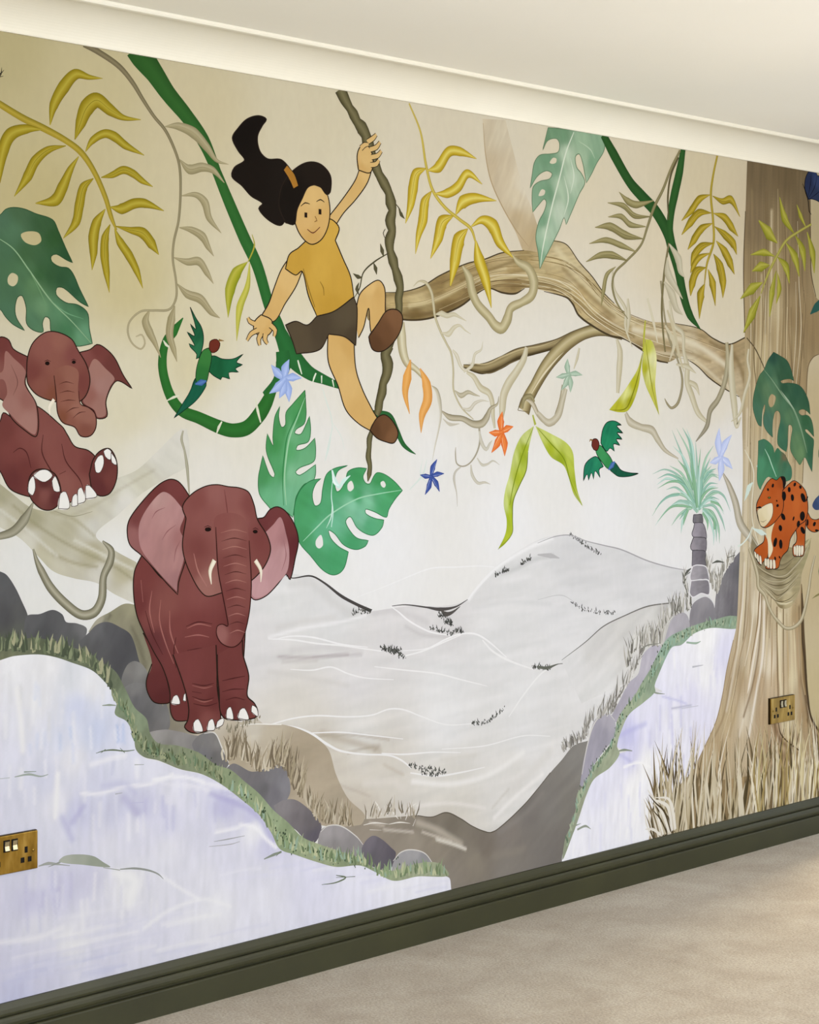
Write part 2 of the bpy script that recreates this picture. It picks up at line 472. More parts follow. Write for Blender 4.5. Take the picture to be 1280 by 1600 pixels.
def GRASS(path, count, length, w, lean, cols, seed):
    """many painted blades sprouting along a path"""
    flush_fill()
    rnd = random.Random(seed)
    L, par = spline(parse(path), False, 5.0)
    cl = cols.split()
    l0, l1 = (float(q) for q in length.split()); w0, w1 = (float(q) for q in w.split()); a0, a1 = (float(q) for q in lean.split())
    for i in range(count):
        p = L[rnd.randrange(len(L))]; ln = rnd.uniform(l0, l1); an = math.radians(rnd.uniform(a0, a1)); bend = rnd.uniform(-0.35, 0.35) * ln
        dx, dy = math.sin(an), math.cos(an); x, y = p[0] + rnd.uniform(-4, 4), p[1] + rnd.uniform(-6, 6)
        pts = [(x, y, False), (x + dx * ln * .5 - dy * bend * .25, y + dy * ln * .5 + dx * bend * .25, False), (x + dx * ln + dy * bend * .3, y + dy * ln - dx * bend * .3, False)]
        ww = rnd.uniform(w0, w1); c = rnd.choice(cl)
        V, Fq, C = ribbon_mesh(pts, '%.1f %.1f %.1f' % (ww * .8, ww, 0.5), c, ln / 4)
        add(V, Fq, C, next_y(V))

def DOTS(path, count, spread, size, cols, seed):
    """painted dabs scattered along a path"""
    flush_fill()
    rnd = random.Random(seed)
    L, _ = spline(parse(path), False, 5.0); cl = cols.split()
    for i in range(count):
        p = L[rnd.randrange(len(L))] + np.array([rnd.uniform(-spread, spread), rnd.uniform(-spread, spread)])
        r0 = rnd.uniform(0.5, 1.0) * size; k = 6
        V = np.array([(p[0] + r0 * math.cos(q * 6.283 / k) * rnd.uniform(.6, 1.1), p[1] + r0 * math.sin(q * 6.283 / k) * rnd.uniform(.8, 1.5)) for q in range(k)])
        add(V, [tuple(range(k))], np.broadcast_to(lin(rnd.choice(cl)), (k, 3)), next_y(V))

# ------------------------------------------------------------------ the mural, painted back to front
SKY = [(float(a), float(bb), c) for a, bb, c in (w.split(',') for w in '2441,2286,BDB184 2705,2219,C8BC92 2994,2194,CEC29E 3422,2245,D4CAAD 3910,2213,D8CEB5 4472,2216,DCD1B5 5124,2218,D6C9A8 5360,2133,D3C5A6 2544,1921,C0B383 2799,1775,C9BD90 2994,1583,D3CAA8 3377,1825,DAD0B2 3807,1850,DDD4BD 4181,2039,D9CFB8 4918,1996,DCD0B4 5232,1850,DACFB4 2799,1456,D6CFB4 3159,1426,DEDACB 3562,1461,E1DDD0 3910,1535,E2DED2 4324,1504,E2DED2 4785,1469,E2DED0 5196,1513,E0D9C8 5268,1345,E4E1DA 2579,1278,D6D2BF 2856,1334,DDD9CA 3055,1268,E0DDD3 3468,1360,E4E2DC 3859,1321,E6E5E1 4324,1277,E8E7E3 4785,1230,E8E7E4 5232,1136,E8E8E6 2544,1104,E2E2DE 2761,1063,E4E4E1 3244,1101,E7E7E6 3658,1082,EAEAEA 4181,1132,EBEBEB 4626,1116,EBEBEB 4952,941,EAEAEA 3422,859,EAEAEA 3910,642,E8E8E8 4472,392,EAEAEA 5789,2011,BDAE86 5789,1453,BDAC85 5789,894,C0AF88 5789,448,C4B58C 2994,580,E8E8EA 2615,776,E8E8EA'.split())]  # upper right controls lightened to make up for the room light's falloff
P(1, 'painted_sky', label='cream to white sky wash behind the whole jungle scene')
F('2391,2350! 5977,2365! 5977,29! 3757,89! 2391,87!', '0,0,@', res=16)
P(2, 'painted_hill', label='pale grey hills with white ridge lines under the white sky')
F('3055,920 3275,1036 3354,1032 3436,1007 3498,970 3555,944 3610,921! 3757,925 3884,917 3968,922 4016,946 4062,983 4109,1014 4175,1043 4255,1071 4312,1086 4374,1093 4448,1092 4520,1073 4604,1056 4692,1038 4825,998 4938,970 5054,950! 5196,802 5054,668 4785,511 4563,400 4353,293 4095,220 3757,273 3468,368 3201,521 3055,699', '3288,984,DEDEDD 3201,877,DCDADA 3468,923,DBDBDB 3707,837,DAD8D8 3910,838,D9D7D7 4237,981,DFDFDF 4472,1006,D8D8D9 4785,930,DBDBDC 4412,857,E0E0E1 4657,761,E2E2E3 4125,803,DFDFDF 3562,746,DCDADA 3910,713,E4E4E4 4237,645,E3E3E3 4657,643,E6E6E6 3310,655,D8D4CC 3562,610,DEDCD8 3910,588,E5E5E5 4237,515,E4E4E4 3468,536,D2CCC0 3658,495,D4CFC5 3377,531,C8BEAA 3910,428,DAD7D0 4181,429,DFDDD9 3562,388,CFC7B9 3910,320,D5D0C6 4353,407,E2E1DF', res=6.5, streak=(4, 0.05, 130, 22))
D('3556,967 3655,985 3757,1009 3844,1025 3942,1023 4043,1021 4109,1014', '8.5 8.7 8.8 8.6 8.6 8.7 8.8', 'F0F0F0', 0.8)
D('3572,946 3655,967 3809,981 3988,990', '37.4 36.7 36.9 37.6', 'CFCFCF', 0.45)
D('3689,965 3826,968 4025,975', '15.6 15.9 16.3', 'E9E9E9', 0.6)
D('3723,963 3809,977', '8.7 8.8', '9A9A9A', 0.5)
D('3997,930 4043,971 4109,1008 4176,1036 4263,1064 4363,1086', '24.0 23.1 21.9 21.1 20.6 20.6', 'F3F3F3', 0.9)
D('4015,901 4176,909 4353,891', '25.2 25.5 25.9', 'CECED0', 0.4)
D('4137,994 4195,1003 4273,1025 4363,1034', '26.3 27.0 26.9 26.6', 'B9B9B9', 0.5)
D('3320,1010 3397,1006 3459,962 3540,916', '39.5 40.6 43.3 43.2', 'CFCDCB', 0.5)
D('3274,901 3358,911 3475,914', '28.9 28.9 29.2', 'CFCBC9', 0.5)
D('3244,880 3358,894 3499,901 3589,912', '9.2 9.3 9.5 9.7', 'EFEFEF', 0.8)
D('3622,916 3689,917 3757,900 3826,877', '35.7 35.6 36.3 36.9', 'C9C5C6', 0.55)
D('3740,872 3809,842 3915,828', '18.5 18.2 18.3', 'C3BFBF', 0.5)
D('3320,841 3436,840 3572,814', '28.4 28.6 29.1', 'CDC9C9', 0.5)
D('3397,817 3572,808', '13.7 14.1', 'A9A2A4', 0.4)
D('3951,813 4043,818 4128,773', '25.1 24.9 26.9', 'D2D2D2', 0.4)
D('3277,828 3377,818 3524,813', '9.8 9.9 10.2', 'A9A1A1', 0.6)
D('3293,814 3411,807', '18.4 18.7', 'BFB8B6', 0.5)
D('3244,794 3343,773 3524,730', '24.2 24.5 25.2', 'D0CCC8', 0.5)
D('3713,784 3865,751 4064,733', '38.9 39.7 40.8', 'D7D7D7', 0.5)
D('3428,614 3524,584 3640,545', '37.2 37.7 38.4', 'B8AF9D', 0.7)
D('3411,610 3532,599 3677,570', '8.7 8.8 9.0', 'A8A08F', 0.5)
D('3244,641 3318,621 3385,582 3437,544', '54.2 55.3 57.9 59.3', 'C9BFAB', 0.6)
D('3394,512 3462,453 3524,394', '93.4 95.2 97.0', 'C4B9A4', 0.6)
D('3658,504 3732,468', '17.0 17.1', 'C5BDAE', 0.6)
D('3524,553 3640,558 3622,547', '9.1 9.1 11.0', 'A39A88', 0.5)
D('3770,444 3924,417 4084,423 4231,467', '25.9 26.9 29.5 31.8', 'F0EFEC', 0.8)
D('3789,375 3924,363 4064,330', '19.7 19.9 20.2', 'E9E6E1', 0.7)
D('4105,296 4188,340 4317,393', '25.9 25.5 25.5', 'EFEDEA', 0.9)
D('3586,462 3695,454 3732,429', '38.5 38.4 40.9', 'DFDAD2', 0.7)
D('3885,489 4023,485', '27.0 27.5', 'D5D1CA', 0.6)
D('3462,484 3604,427', '10.0 10.2', 'A99F8D', 0.3)
D('4167,357 4274,412 4350,452', '52.1 52.8 53.3', 'D9D6D2', 0.6)
D('4095,325 4167,370', '14.2 14.3', 'C9C3BA', 0.5)
R('3244,876 3327,867 3411,851 3497,839 3568,826 3649,811', '2.4 4.3 4.3 4.4 3.8 3.2', 'EEEEED')
R('3732,790 3808,798 3904,818 3963,830', '3.4 4.8 4.3 2.1', 'EEEEED')
R('4054,809 4095,775 4167,741 4274,706', '3.9 6.0 6.4 3.6', 'EEEEED')
R('4350,702 4306,687 4231,634 4167,578', '2.4 5.2 5.5 2.8', 'EEEEED')
R('3318,792 3394,783 3462,785 3524,762 3586,745 3695,730', '1.8 3.7 4.4 3.8 3.2 1.9', 'EEEEED')
R('3622,772 3732,753 3865,731 3963,705 4074,676', '1.9 3.9 4.0 4.0 2.0', 'EEEEED')
R('3244,657 3327,665 3411,663 3524,648 3613,643 3677,652 3732,645 3808,617 3904,585 4023,575', '3.2 3.7 4.2 4.0 3.9 4.2 4.3 3.8 3.2 2.0', 'EEEEED')
R('3244,656 3327,643 3394,617 3445,586 3497,561 3586,541 3677,527 3723,509 3765,481', '3.6 4.9 6.9 7.0 5.6 4.4 4.5 5.3 4.1', 'EEEEED')
R('3394,620 3497,610 3604,590 3732,565', '2.5 3.8 3.2 1.9', 'EEEEED')
R('3649,536 3732,523 3846,515 3963,500', '2.6 4.6 4.0 2.0', 'EEEEED')
R('3760,469 3865,447 3963,444 4064,446', '3.2 5.3 4.8 2.1', 'EEEEED')
R('3885,519 4064,507 4231,516 4353,501', '2.0 3.5 3.5 2.1', 'EEEEED')
R('3684,929 3714,912 3748,889 3792,867 3844,847 3924,832', '1.9 4.5 5.2 5.0 4.3 2.4', 'EFEFEF')
R('3259,873 3320,877 3397,868 3499,842 3597,826', '1.7 3.4 4.5 4.0 1.8', 'EFEFEF')
R('3731,805 3826,804 3897,822 3961,833 4025,828 4081,802 4157,751', '1.8 3.1 4.6 5.0 5.0 5.4 2.8', 'EFEFEF')
R('3556,962 3655,983 3757,1007 3844,1024 3942,1022 4043,1020 4104,1014', '1.2 2.3 3.4 3.7 3.7 3.5 2.5', 'EFEFEF')
R('3992,927 4020,950 4062,980 4109,1008 4176,1039', '2.4 7.8 9.2 6.6 2.2', 'EFEFEF')
R('3304,1033 3327,1026 3389,1028 3436,1008 3499,969 3556,943 3610,922', '1.7 2.8 4.6 5.4 8.6 8.4 9.6', '4A4644')
R('3689,930 3740,930 3826,917 3880,908 3942,911 3992,928', '1.8 3.0 4.8 11.0 5.2 1.4', '55514F')
R('3880,909 3897,894 3924,895 3961,911', '2.8 14.9 9.3 1.4', '57534F')
DOTS('3544,920 3572,923 3610,920', 32, 5.4, 2.7, '4B4C48 5E605A 3C3D3A', 26)
GRASS('3544,920 3572,923 3610,920', 20, '4.7 12.9', '2.2 4.0', '-60 40', '4B4C48 5E605A 3C3D3A', 27)
DOTS('3875,892 3906,879 3933,863', 32, 5.1, 2.8, '4B4C48 5E605A 3C3D3A', 26)
GRASS('3875,892 3906,879 3933,863', 20, '4.9 13.5', '2.3 4.1', '-60 40', '4B4C48 5E605A 3C3D3A', 27)
DOTS('3897,872 3924,864', 26, 5.1, 2.8, '4B4C48 5E605A 3C3D3A', 17)
GRASS('3897,872 3924,864', 16, '4.9 13.5', '2.3 4.2', '-60 40', '4B4C48 5E605A 3C3D3A', 18)
DOTS('3840,859 3888,847 3933,833', 32, 5.1, 2.8, '4B4C48 5E605A 3C3D3A', 26)
GRASS('3840,859 3888,847 3933,833', 20, '4.9 13.5', '2.3 4.1', '-60 40', '4B4C48 5E605A 3C3D3A', 27)
DOTS('3933,842 3974,839', 26, 2.6, 2.8, '4B4C48 5E605A 3C3D3A', 17)
GRASS('3933,842 3974,839', 16, '5.0 13.6', '2.3 4.2', '-60 40', '4B4C48 5E605A 3C3D3A', 18)
DOTS('3651,818 3689,807 3731,788', 32, 6.5, 2.7, '4B4C48 5E605A 3C3D3A', 26)
GRASS('3651,818 3689,807 3731,788', 20, '4.8 13.1', '2.2 4.0', '-60 40', '4B4C48 5E605A 3C3D3A', 27)
DOTS('4224,1018 4263,1029', 26, 3.8, 2.9, '4B4C48 5E605A 3C3D3A', 19)
GRASS('4224,1018 4263,1029', 16, '5.1 14.1', '2.4 4.3', '-60 40', '4B4C48 5E605A 3C3D3A', 20)
DOTS('4109,986 4137,997 4166,1002', 32, 2.6, 2.9, '4B4C48 5E605A 3C3D3A', 29)
GRASS('4109,986 4137,997 4166,1002', 20, '5.1 13.9', '2.4 4.3', '-60 40', '4B4C48 5E605A 3C3D3A', 30)
DOTS('4446,1091 4498,1067 4540,1045 4591,1029', 38, 4.4, 3.0, '4B4C48 5E605A 3C3D3A', 35)
GRASS('4446,1091 4498,1067 4540,1045 4591,1029', 24, '5.3 14.6', '2.5 4.5', '-60 40', '4B4C48 5E605A 3C3D3A', 36)
R('4295,1074 4375,1090 4446,1091 4519,1071 4604,1054 4691,1037 4824,996 4939,970 5045,953', '1.4 2.7 3.3 2.7 3.4 4.2 4.2 3.5 2.1', 'A9A9AA')
DOTS('4457,887 4509,864 4572,851 4658,842', 38, 3.9, 3.0, '4B4C48 5E605A 3C3D3A', 35)
GRASS('4457,887 4509,864 4572,851 4658,842', 24, '5.3 14.7', '2.5 4.5', '-60 40', '4B4C48 5E605A 3C3D3A', 36)
DOTS('4556,719 4593,724', 26, 5.6, 3.1, '4B4C48 5E605A 3C3D3A', 17)
GRASS('4556,719 4593,724', 16, '5.4 14.7', '2.5 4.5', '-60 40', '4B4C48 5E605A 3C3D3A', 18)
R('4295,908 4405,914 4478,883', '1.3 2.6 1.4', 'C6C6C6')
R('4295,1040 4355,1034 4395,1025', '3.9 15.6 2.6', 'BBBBBB')
DOTS('3649,819 3686,809 3718,797 3737,787', 38, 5.4, 3.0, '4B4C48 5E605A 3C3D3A', 27)
GRASS('3649,819 3686,809 3718,797 3737,787', 24, '5.2 14.4', '2.4 4.4', '-60 40', '4B4C48 5E605A 3C3D3A', 28)
DOTS('3677,813 3723,809', 26, 2.7, 3.0, '4B4C48 5E605A 3C3D3A', 13)
GRASS('3677,813 3723,809', 16, '5.2 14.4', '2.4 4.4', '-60 40', '4B4C48 5E605A 3C3D3A', 14)
DOTS('4274,713 4317,705 4353,701', 32, 5.3, 3.2, '4B4C48 5E605A 3C3D3A', 26)
GRASS('4274,713 4317,705 4353,701', 20, '5.6 15.5', '2.6 4.8', '-60 40', '4B4C48 5E605A 3C3D3A', 27)
DOTS('4013,576 4074,573 4110,586 4146,605', 38, 4.6, 3.1, '4B4C48 5E605A 3C3D3A', 31)
GRASS('4013,576 4074,573 4110,586 4146,605', 24, '5.5 15.1', '2.6 4.6', '-60 40', '4B4C48 5E605A 3C3D3A', 32)
DOTS('3758,490 3808,475 3855,466 3904,453', 38, 5.0, 3.0, '4B4C48 5E605A 3C3D3A', 31)
GRASS('3758,490 3808,475 3855,466 3904,453', 24, '5.3 14.6', '2.5 4.5', '-60 40', '4B4C48 5E605A 3C3D3A', 32)
DOTS('3798,466 3846,452 3899,452', 32, 3.9, 3.0, '4B4C48 5E605A 3C3D3A', 23)
GRASS('3798,466 3846,452 3899,452', 20, '5.3 14.6', '2.5 4.5', '-60 40', '4B4C48 5E605A 3C3D3A', 24)
R('4295,711 4338,704 4393,711 4461,706 4587,715', '7.0 10.0 2.2 2.2 12.0', '66695F')
R('4495,705 4587,715 4657,728', '1.5 2.3 1.6', '8A8A86')
P(3, 'painted_hill', label='grey-green hill slope falling left from the right-hand tall grass')
F('4986,856! 4939,857 4824,853 4713,833 4604,806 4519,767 4405,717! 4498,583! 4986,674!', '4939,838,C4C3C0 4713,820,D4D3D0 4551,758,D6D5D3 4446,720,E2E2E2 4824,791,D8D7D4 4768,692,DCDBD8 4604,606,E2E2E1 4939,748,CCCAC4', streak=(30, 0.05, 90, 20))
R('4951,856 4824,853 4713,833 4604,807 4519,767 4405,721', '3.5 4.3 3.6 3.8 3.1 1.5', '77756F')
P(4, 'painted_stream', label='taupe stream bed running down to the skirting board')
F('3732,354! 3789,349 3846,336 3904,340 3963,314 4013,285 4084,257! 4126,264 4231,313 4295,353 4353,393 4405,424 4461,460 4529,467! 4575,461! 4547,363 4535,277 4484,205 4461,115! 4353,83 3924,95! 3899,152 3855,183 3770,211 3658,242 3559,283 3488,323 3445,367 3497,380 3604,366', '3586,346,9B9183 3770,319,8D8477 3846,321,7F776B 3924,309,7B7468 3865,258,958C7E 3770,286,9C9385 4064,220,7D756B 3924,148,8D857A 4023,186,8D8578 4167,246,857E77 4252,289,7F7A75 4167,149,8A847C 4353,289,85817C 4353,182,7B7671 4495,427,8A8782 4438,276,848079 4438,169,7B7670', res=6, streak=(30, 0.06, 120, 24))
D('3789,329 3865,298 3963,243', '32.6 33.4 34.3', 'BDB5A6', 0.75)
D('3865,271 3943,243 3983,226', '17.0 17.2 17.4', 'E0DACE', 0.9)
D('3808,300 3924,256', '13.0 13.2', 'D4CCBE', 0.7)
D('3658,329 3770,306', '8.9 9.0', 'D9D2C6', 0.6)
D('3604,357 3658,339', '10.1 10.1', 'C9C1B3', 0.6)
D('4126,252 4231,285 4317,336', '32.1 34.2 36.6', '918B86', 0.5)
D('4105,186 4231,187', '42.5 43.2', '938B80', 0.5)
R('3789,348 3846,336 3904,340 3963,314 4013,285 4084,257 4126,264 4231,313 4295,353 4353,393', '1.9 2.6 3.1 3.0 2.7 2.7 3.3 3.3 2.8 2.8', '5F584D')
R('3581,353 3622,353 3677,341', '1.3 3.8 0.6', 'E9E5DC')
R('3677,341 3718,340 3760,331', '1.3 3.9 0.6', 'E9E5DC')
R('3604,337 3649,329', '1.3 0.6', 'E9E5DC')
R('3713,350 3695,369 3690,380', '1.5 4.6 0.8', 'E9E5DC')
R('3723,349 3718,379', '1.8 0.9', 'E9E5DC')
R('3741,343 3760,373 3784,383', '1.9 5.3 0.8', 'E9E5DC')
R('3770,322 3781,340', '1.9 0.9', 'E9E5DC')
R('3595,368 3590,391 3586,404', '1.7 5.1 0.8', 'E9E5DC')
R('3622,370 3613,394', '1.7 0.8', 'E9E5DC')
R('3649,371 3635,397 3622,412', '1.6 4.6 0.7', 'E9E5DC')
R('3672,363 3658,394', '1.7 0.8', 'E9E5DC')
GRASS('3586,369 3649,369 3713,365 3789,342', 34, '19.6 48.9', '2.9 5.9', '-30 35', '8A7F6C A59B88 6F6756 C9C2B2', 5)
P(5, 'painted_bank', label='beige grassy bank under the standing elephant')
F('2912,749 2964,749 3040,712 3148,676 3208,676! 3228,662 3288,654 3352,634 3411,604 3454,567 3480,501 3524,432 3586,378 3568,355 3394,387 3288,477 3148,556 3070,590 2919,655', '2949,722,8C8676 2919,707,857E6E 3070,667,C4BBA9 3188,648,CBC4B5 3245,617,C2B8A4 3133,624,B9AD97 3148,580,B1A58E 3288,563,A89A82 3360,554,A99C86 3394,487,B5A892 3497,410,B0A48F', streak=(10, 0.06, 90, 16))
R('3148,667 3196,665 3253,658 3288,654', '1.2 2.4 3.0 3.1', 'EDEBE4')
D('3101,646 3196,641', '12.0 12.1', 'DDD7C9', 0.7)
P(6, 'painted_mound', label='olive boulder behind the standing elephant')
F('2683,937! 2708,964 2746,979 2785,995 2811,993 2837,981 2863,921 2877,856 2897,775 2837,786 2811,862 2791,916', '2708,953,A9A592 2759,970,8B8870 2804,983,9A967C 2837,954,827E68 2785,943,8F8B75 2843,880,8A8670 2870,804,8F8A76', streak=(60, 0.08, 60, 16))
D('2811,935 2837,881 2850,838', '24.4 24.9 25.4', '5F5D4C', 0.6)
D('2727,952 2746,971', '18.2 18.2', '57554A', 0.6)
P(7, 'painted_rock', label='dark grey boulder at the left edge under the leaning branch')
F('2418,1098! 2441,1091 2459,1082 2482,1052 2500,1019 2515,988 2521,952 2506,903 2418,896', '2441,1062,5F6061 2470,1040,5A5A5B 2494,999,5A5A59 2453,992,525253 2500,949,5E605A 2453,923,585A52', res=8, streak=(70, 0.07, 40, 14))
P(8, 'painted_rock', label='long dark grey boulder above the left waterfall')
F('2506,908! 2511,984 2548,988 2584,995 2611,982 2620,965 2651,959 2679,945 2670,920 2620,894', '2530,977,616162 2584,983,5B5B5C 2620,950,5F5F60 2560,944,545556 2664,946,727272 2639,918,5C5D5C', res=8, streak=(70, 0.07, 40, 14))
P(9, 'painted_rock', label='dark grey boulder below the olive mound')
F('2608,880! 2658,916 2683,934 2708,952 2739,956 2775,941 2807,920 2827,871 2837,818 2785,781 2695,821', '2708,943,676768 2746,940,59595B 2798,905,525254 2772,865,505052 2714,891,5A5A5B 2811,841,58585A', res=8, streak=(70, 0.07, 40, 14))
P(10, 'painted_rock', label='small grey stone left of the elephant hind foot')
F('2779,814 2796,849 2818,857 2843,845 2865,811 2870,791 2846,773 2789,779', '2804,840,7D7B78 2839,837,8A8885 2796,812,72716F 2854,801,757472', res=8, streak=(70, 0.07, 40, 14))
P(11, 'painted_rock', label='round grey boulder left of the elephant front feet')
F('2779,785 2796,801 2825,805 2868,793 2899,768 2921,728 2924,688 2905,677 2861,676 2825,689 2796,738', '2818,793,7C7B7A 2875,770,6E6D6D 2912,714,787776 2846,715,626162 2818,758,6A696A 2883,688,6F6D6C', res=8, streak=(70, 0.07, 40, 14))
P(12, 'painted_rock', label='flat pale grey stone under the elephant front feet')
F('2854,677 2905,684 2949,675 2994,661 3032,648 3055,610 2994,599 2890,630', '2890,673,9A9794 2949,657,918E8C 3009,639,8A8785 2919,638,84827D', res=8, streak=(70, 0.07, 40, 14))
P(13, 'painted_rock', label='grey stone right of the flat stone')
F('2994,635 3017,658 3063,660 3082,630 3111,578 3097,563 3040,582', '3032,642,7C7A79 3070,637,858280 3070,596,6F6D6C 3024,601,77767A', res=8, streak=(70, 0.07, 40, 14))
R('3032,660 3066,657 3090,617 3111,578', '1.2 3.1 3.5 1.4', 'D9D6D0')
P(14, 'painted_rock', label='purplish grey boulder beside the beige grass tuft')
F('3093,551! 3105,566 3129,574 3188,546 3245,550 3288,551 3310,523 3318,479 3302,450 3285,404! 3228,448', '3117,560,7D7A7B 3196,532,757274 3253,524,7F7D80 3294,501,87858A 3261,481,77757A 3228,497,6D6B6D 3294,439,848287', res=8, streak=(70, 0.07, 40, 14))
P(15, 'painted_rock', label='dark mauve boulder above the stream grass')
F('3261,450! 3293,459 3331,456 3368,435 3411,398 3428,370 3411,338 3385,333 3335,378 3285,404', '3302,444,8A8587 3343,438,7E797B 3394,388,6E696B 3343,407,777274 3402,349,66616A', res=8, streak=(70, 0.07, 40, 14))
P(16, 'painted_rock', label='pale grey boulder beside the taupe stream')
F('3411,298! 3415,337 3426,363 3449,370 3488,367 3524,349 3555,326 3579,301 3559,274', '3445,355,A39F9F 3497,353,A09C9C 3541,315,918D8D 3471,313,8D8989', res=8, streak=(70, 0.07, 40, 14))
R('3424,358 3449,370 3497,363 3555,326 3579,301', '1.5 2.8 3.1 2.8 1.4', 'D9D6D0')
P(17, 'painted_rock', label='dark mauve stone between two pale ones')
F('3559,261! 3570,286 3590,310 3617,319 3649,305 3686,276 3704,257 3677,216 3604,241', '3604,299,77727A 3649,292,6C676E 3686,260,615C64 3622,257,68646A', res=8, streak=(70, 0.07, 40, 14))
P(18, 'painted_rock', label='pale grey stone nearest the skirting board')
F('3686,208! 3693,233 3718,258 3760,259 3808,244 3834,223 3855,193 3865,168 3732,181', '3723,241,A3A2A4 3770,247,A6A5A6 3817,219,979699 3770,207,9A999B', res=8, streak=(70, 0.07, 40, 14))
R('3693,239 3721,257 3760,259 3817,240 3855,200', '1.7 3.2 3.2 2.9 1.5', 'D9D6D0')
flush_fill()
TINT(1, 1, 1, 'F2F2F3', 0.22)
P(19, 'painted_waterfall', label='white and lilac waterfall filling the lower left wall')
F('2404,892! 2441,894 2480,898 2544,896 2590,886 2637,869 2692,847 2726,820 2754,788 2765,763 2761,736 2796,715 2816,679 2821,647 2846,623 2890,609 2956,581 3024,560 3086,528 3148,484 3212,433 3253,381 3277,340 3288,348! 3306,339 3344,314 3420,287 3489,260 3550,255 3622,225 3695,187 3770,184 3846,171 3914,157 3924,121! 3846,62! 2919,39! 2404,63!', '2480,880,E9E9EC 2571,866,E6E6E8 2692,816,E5E6EA 2637,838,D6D9E0 2538,793,E3E3E7 2651,759,C9CFE8 2604,703,D4D8EA 2705,697,C3CBE6 2789,676,D3D7EC 2505,742,DCDDE8 2480,674,D9DAEA 2637,644,E2E2EA 2775,627,DADCEC 2875,591,DCDDEC 2719,588,D0D2E8 2571,608,CDCFE4 2480,582,CFD0E2 2597,544,DEDEE8 2651,519,BFC0DE 2761,515,C6C7E0 2846,508,C3C3DF 2934,525,DCDCEA 3032,524,D6D6EA 3101,472,B9B8DC 3180,431,C3C2E0 2919,458,D3D3E8 2818,450,D8D8E8 3070,411,D9D9EA 3188,400,EDEDF2 3245,349,C9C8E4 2604,454,D5D6E6 2740,416,DBDBE8 2919,388,DFDFEA 3109,346,D9D9EA 2538,383,D4D4E6 2525,341,C3C2DE 2604,349,C4C3DF 2678,359,CBCAE2 2796,322,E6E6EA 2890,306,DADAE6 3032,299,E0E0EC 3228,278,DCDCEA 2705,270,DADAE8 2538,273,DADAE6 2637,227,E4E4E9 2480,203,CBCBE2 2571,168,CACAE2 2740,179,D2D2E6 2883,191,D9D9EA 3070,221,E9E9F0 3228,217,E4E4F0 2480,138,BFC1E0 3394,238,DCDCF0 3568,196,E4E4F4 3751,151,ECECF6', res=6.5, streak=(88, 0.05, 60, 12))
D('2507,870 2504,829', '12.4 9.8', 'E9E9EE', 0.464821)
D('2523,752 2521,728', '18.3 14.4', 'DDDDE2', 0.548062)
D('2515,759 2513,736', '20.3 16.3', 'CFCFD2', 0.358031)
D('2529,799 2531,741', '23.3 18.8', 'F2F2F3', 0.553437)
D('2536,830 2534,796', '13.8 11.2', 'C6D2EE', 0.552139)
D('2443,851 2445,795', '14.5 11.4', 'DDDDE2', 0.424184)
D('2612,817 2615,787', '15.2 11.9', 'F2F2F3', 0.324323)
D('2573,746 2574,698', '20.4 16.5', 'DDDDE2', 0.599184)
D('2496,830 2494,799', '20.1 15.5', 'CFCFD2', 0.430777)
D('2610,790 2612,757', '15.2 12.6', 'DDDDE2', 0.383244)
D('2608,760 2606,732', '25.6 20.2', 'F2F2F3', 0.312843)
D('2641,752 2645,682', '22.1 17.5', 'F2F2F3', 0.396843)
D('2532,861 2534,807', '23.4 18.8', 'F2F2F3', 0.388023)
D('2495,826 2498,798', '15.9 12.7', 'CFCFD2', 0.471927)
D('2544,820 2548,780', '22.7 18.1', 'C6D2EE', 0.329131)
D('2727,807 2723,774', '11.9 9.1', 'DDDDE2', 0.47866)
D('2724,782 2722,732', '20.2 16.0', 'F2F2F3', 0.336682)
D('2592,773 2592,731', '25.9 20.6', 'DDDDE2', 0.431644)
D('2581,848 2580,804', '20.6 16.6', 'DDDDE2', 0.449574)
D('2450,855 2448,822', '12.8 10.2', 'CFCFD2', 0.342511)
D('2455,768 2455,719', '24.8 19.7', 'F2F2F3', 0.448286)
D('2467,859 2470,795', '23.5 19.1', 'CFCFD2', 0.388861)
D('2575,758 2573,721', '17.3 13.3', 'CFCFD2', 0.401559)
D('2552,814 2553,749', '14.4 11.8', 'DDDDE2', 0.313363)
D('2702,849 2699,778', '22.1 17.3', 'DDDDE2', 0.506356)
D('2573,815 2575,773', '16.4 13.2', 'DDDDE2', 0.576709)
D('2521,693 2523,673', '16.7 12.8', 'C3CDEC', 0.465183)
D('2767,710 2770,670', '11.2 9.1', '8FA9DE', 0.57457)
D('2640,733 2641,693', '8.1 6.1', 'EDEFF5', 0.482438)
D('2556,723 2552,682', '13.3 10.6', 'EDEFF5', 0.548268)
D('2541,713 2540,684', '16.4 13.1', 'C3CDEC', 0.527614)
D('2760,697 2763,678', '19.4 15.2', 'EDEFF5', 0.453742)
D('2639,681 2641,638', '7.4 6.0', 'C3CDEC', 0.491081)
D('2782,690 2781,669', '14.9 11.4', 'C3CDEC', 0.352905)
D('2559,714 2562,686', '12.9 10.4', 'C3CDEC', 0.301669)
D('2604,706 2604,673', '16.0 12.7', 'A9BCE6', 0.456214)
D('2632,719 2635,695', '8.6 6.6', 'A9BCE6', 0.50302)
D('2689,712 2692,664', '12.9 10.2', 'EDEFF5', 0.581021)
D('2659,707 2657,670', '11.6 9.6', 'DDE3F4', 0.408654)
D('2704,722 2706,703', '8.2 6.8', 'C3CDEC', 0.38561)
D('2785,709 2789,664', '16.1 12.6', 'A9BCE6', 0.420764)
D('2784,710 2782,671', '11.4 9.2', 'A9BCE6', 0.481131)
D('2647,536 2649,508', '16.0 12.7', 'D9DAEA', 0.34754)
D('2671,573 2673,518', '28.5 22.4', 'D9DAEA', 0.351606)
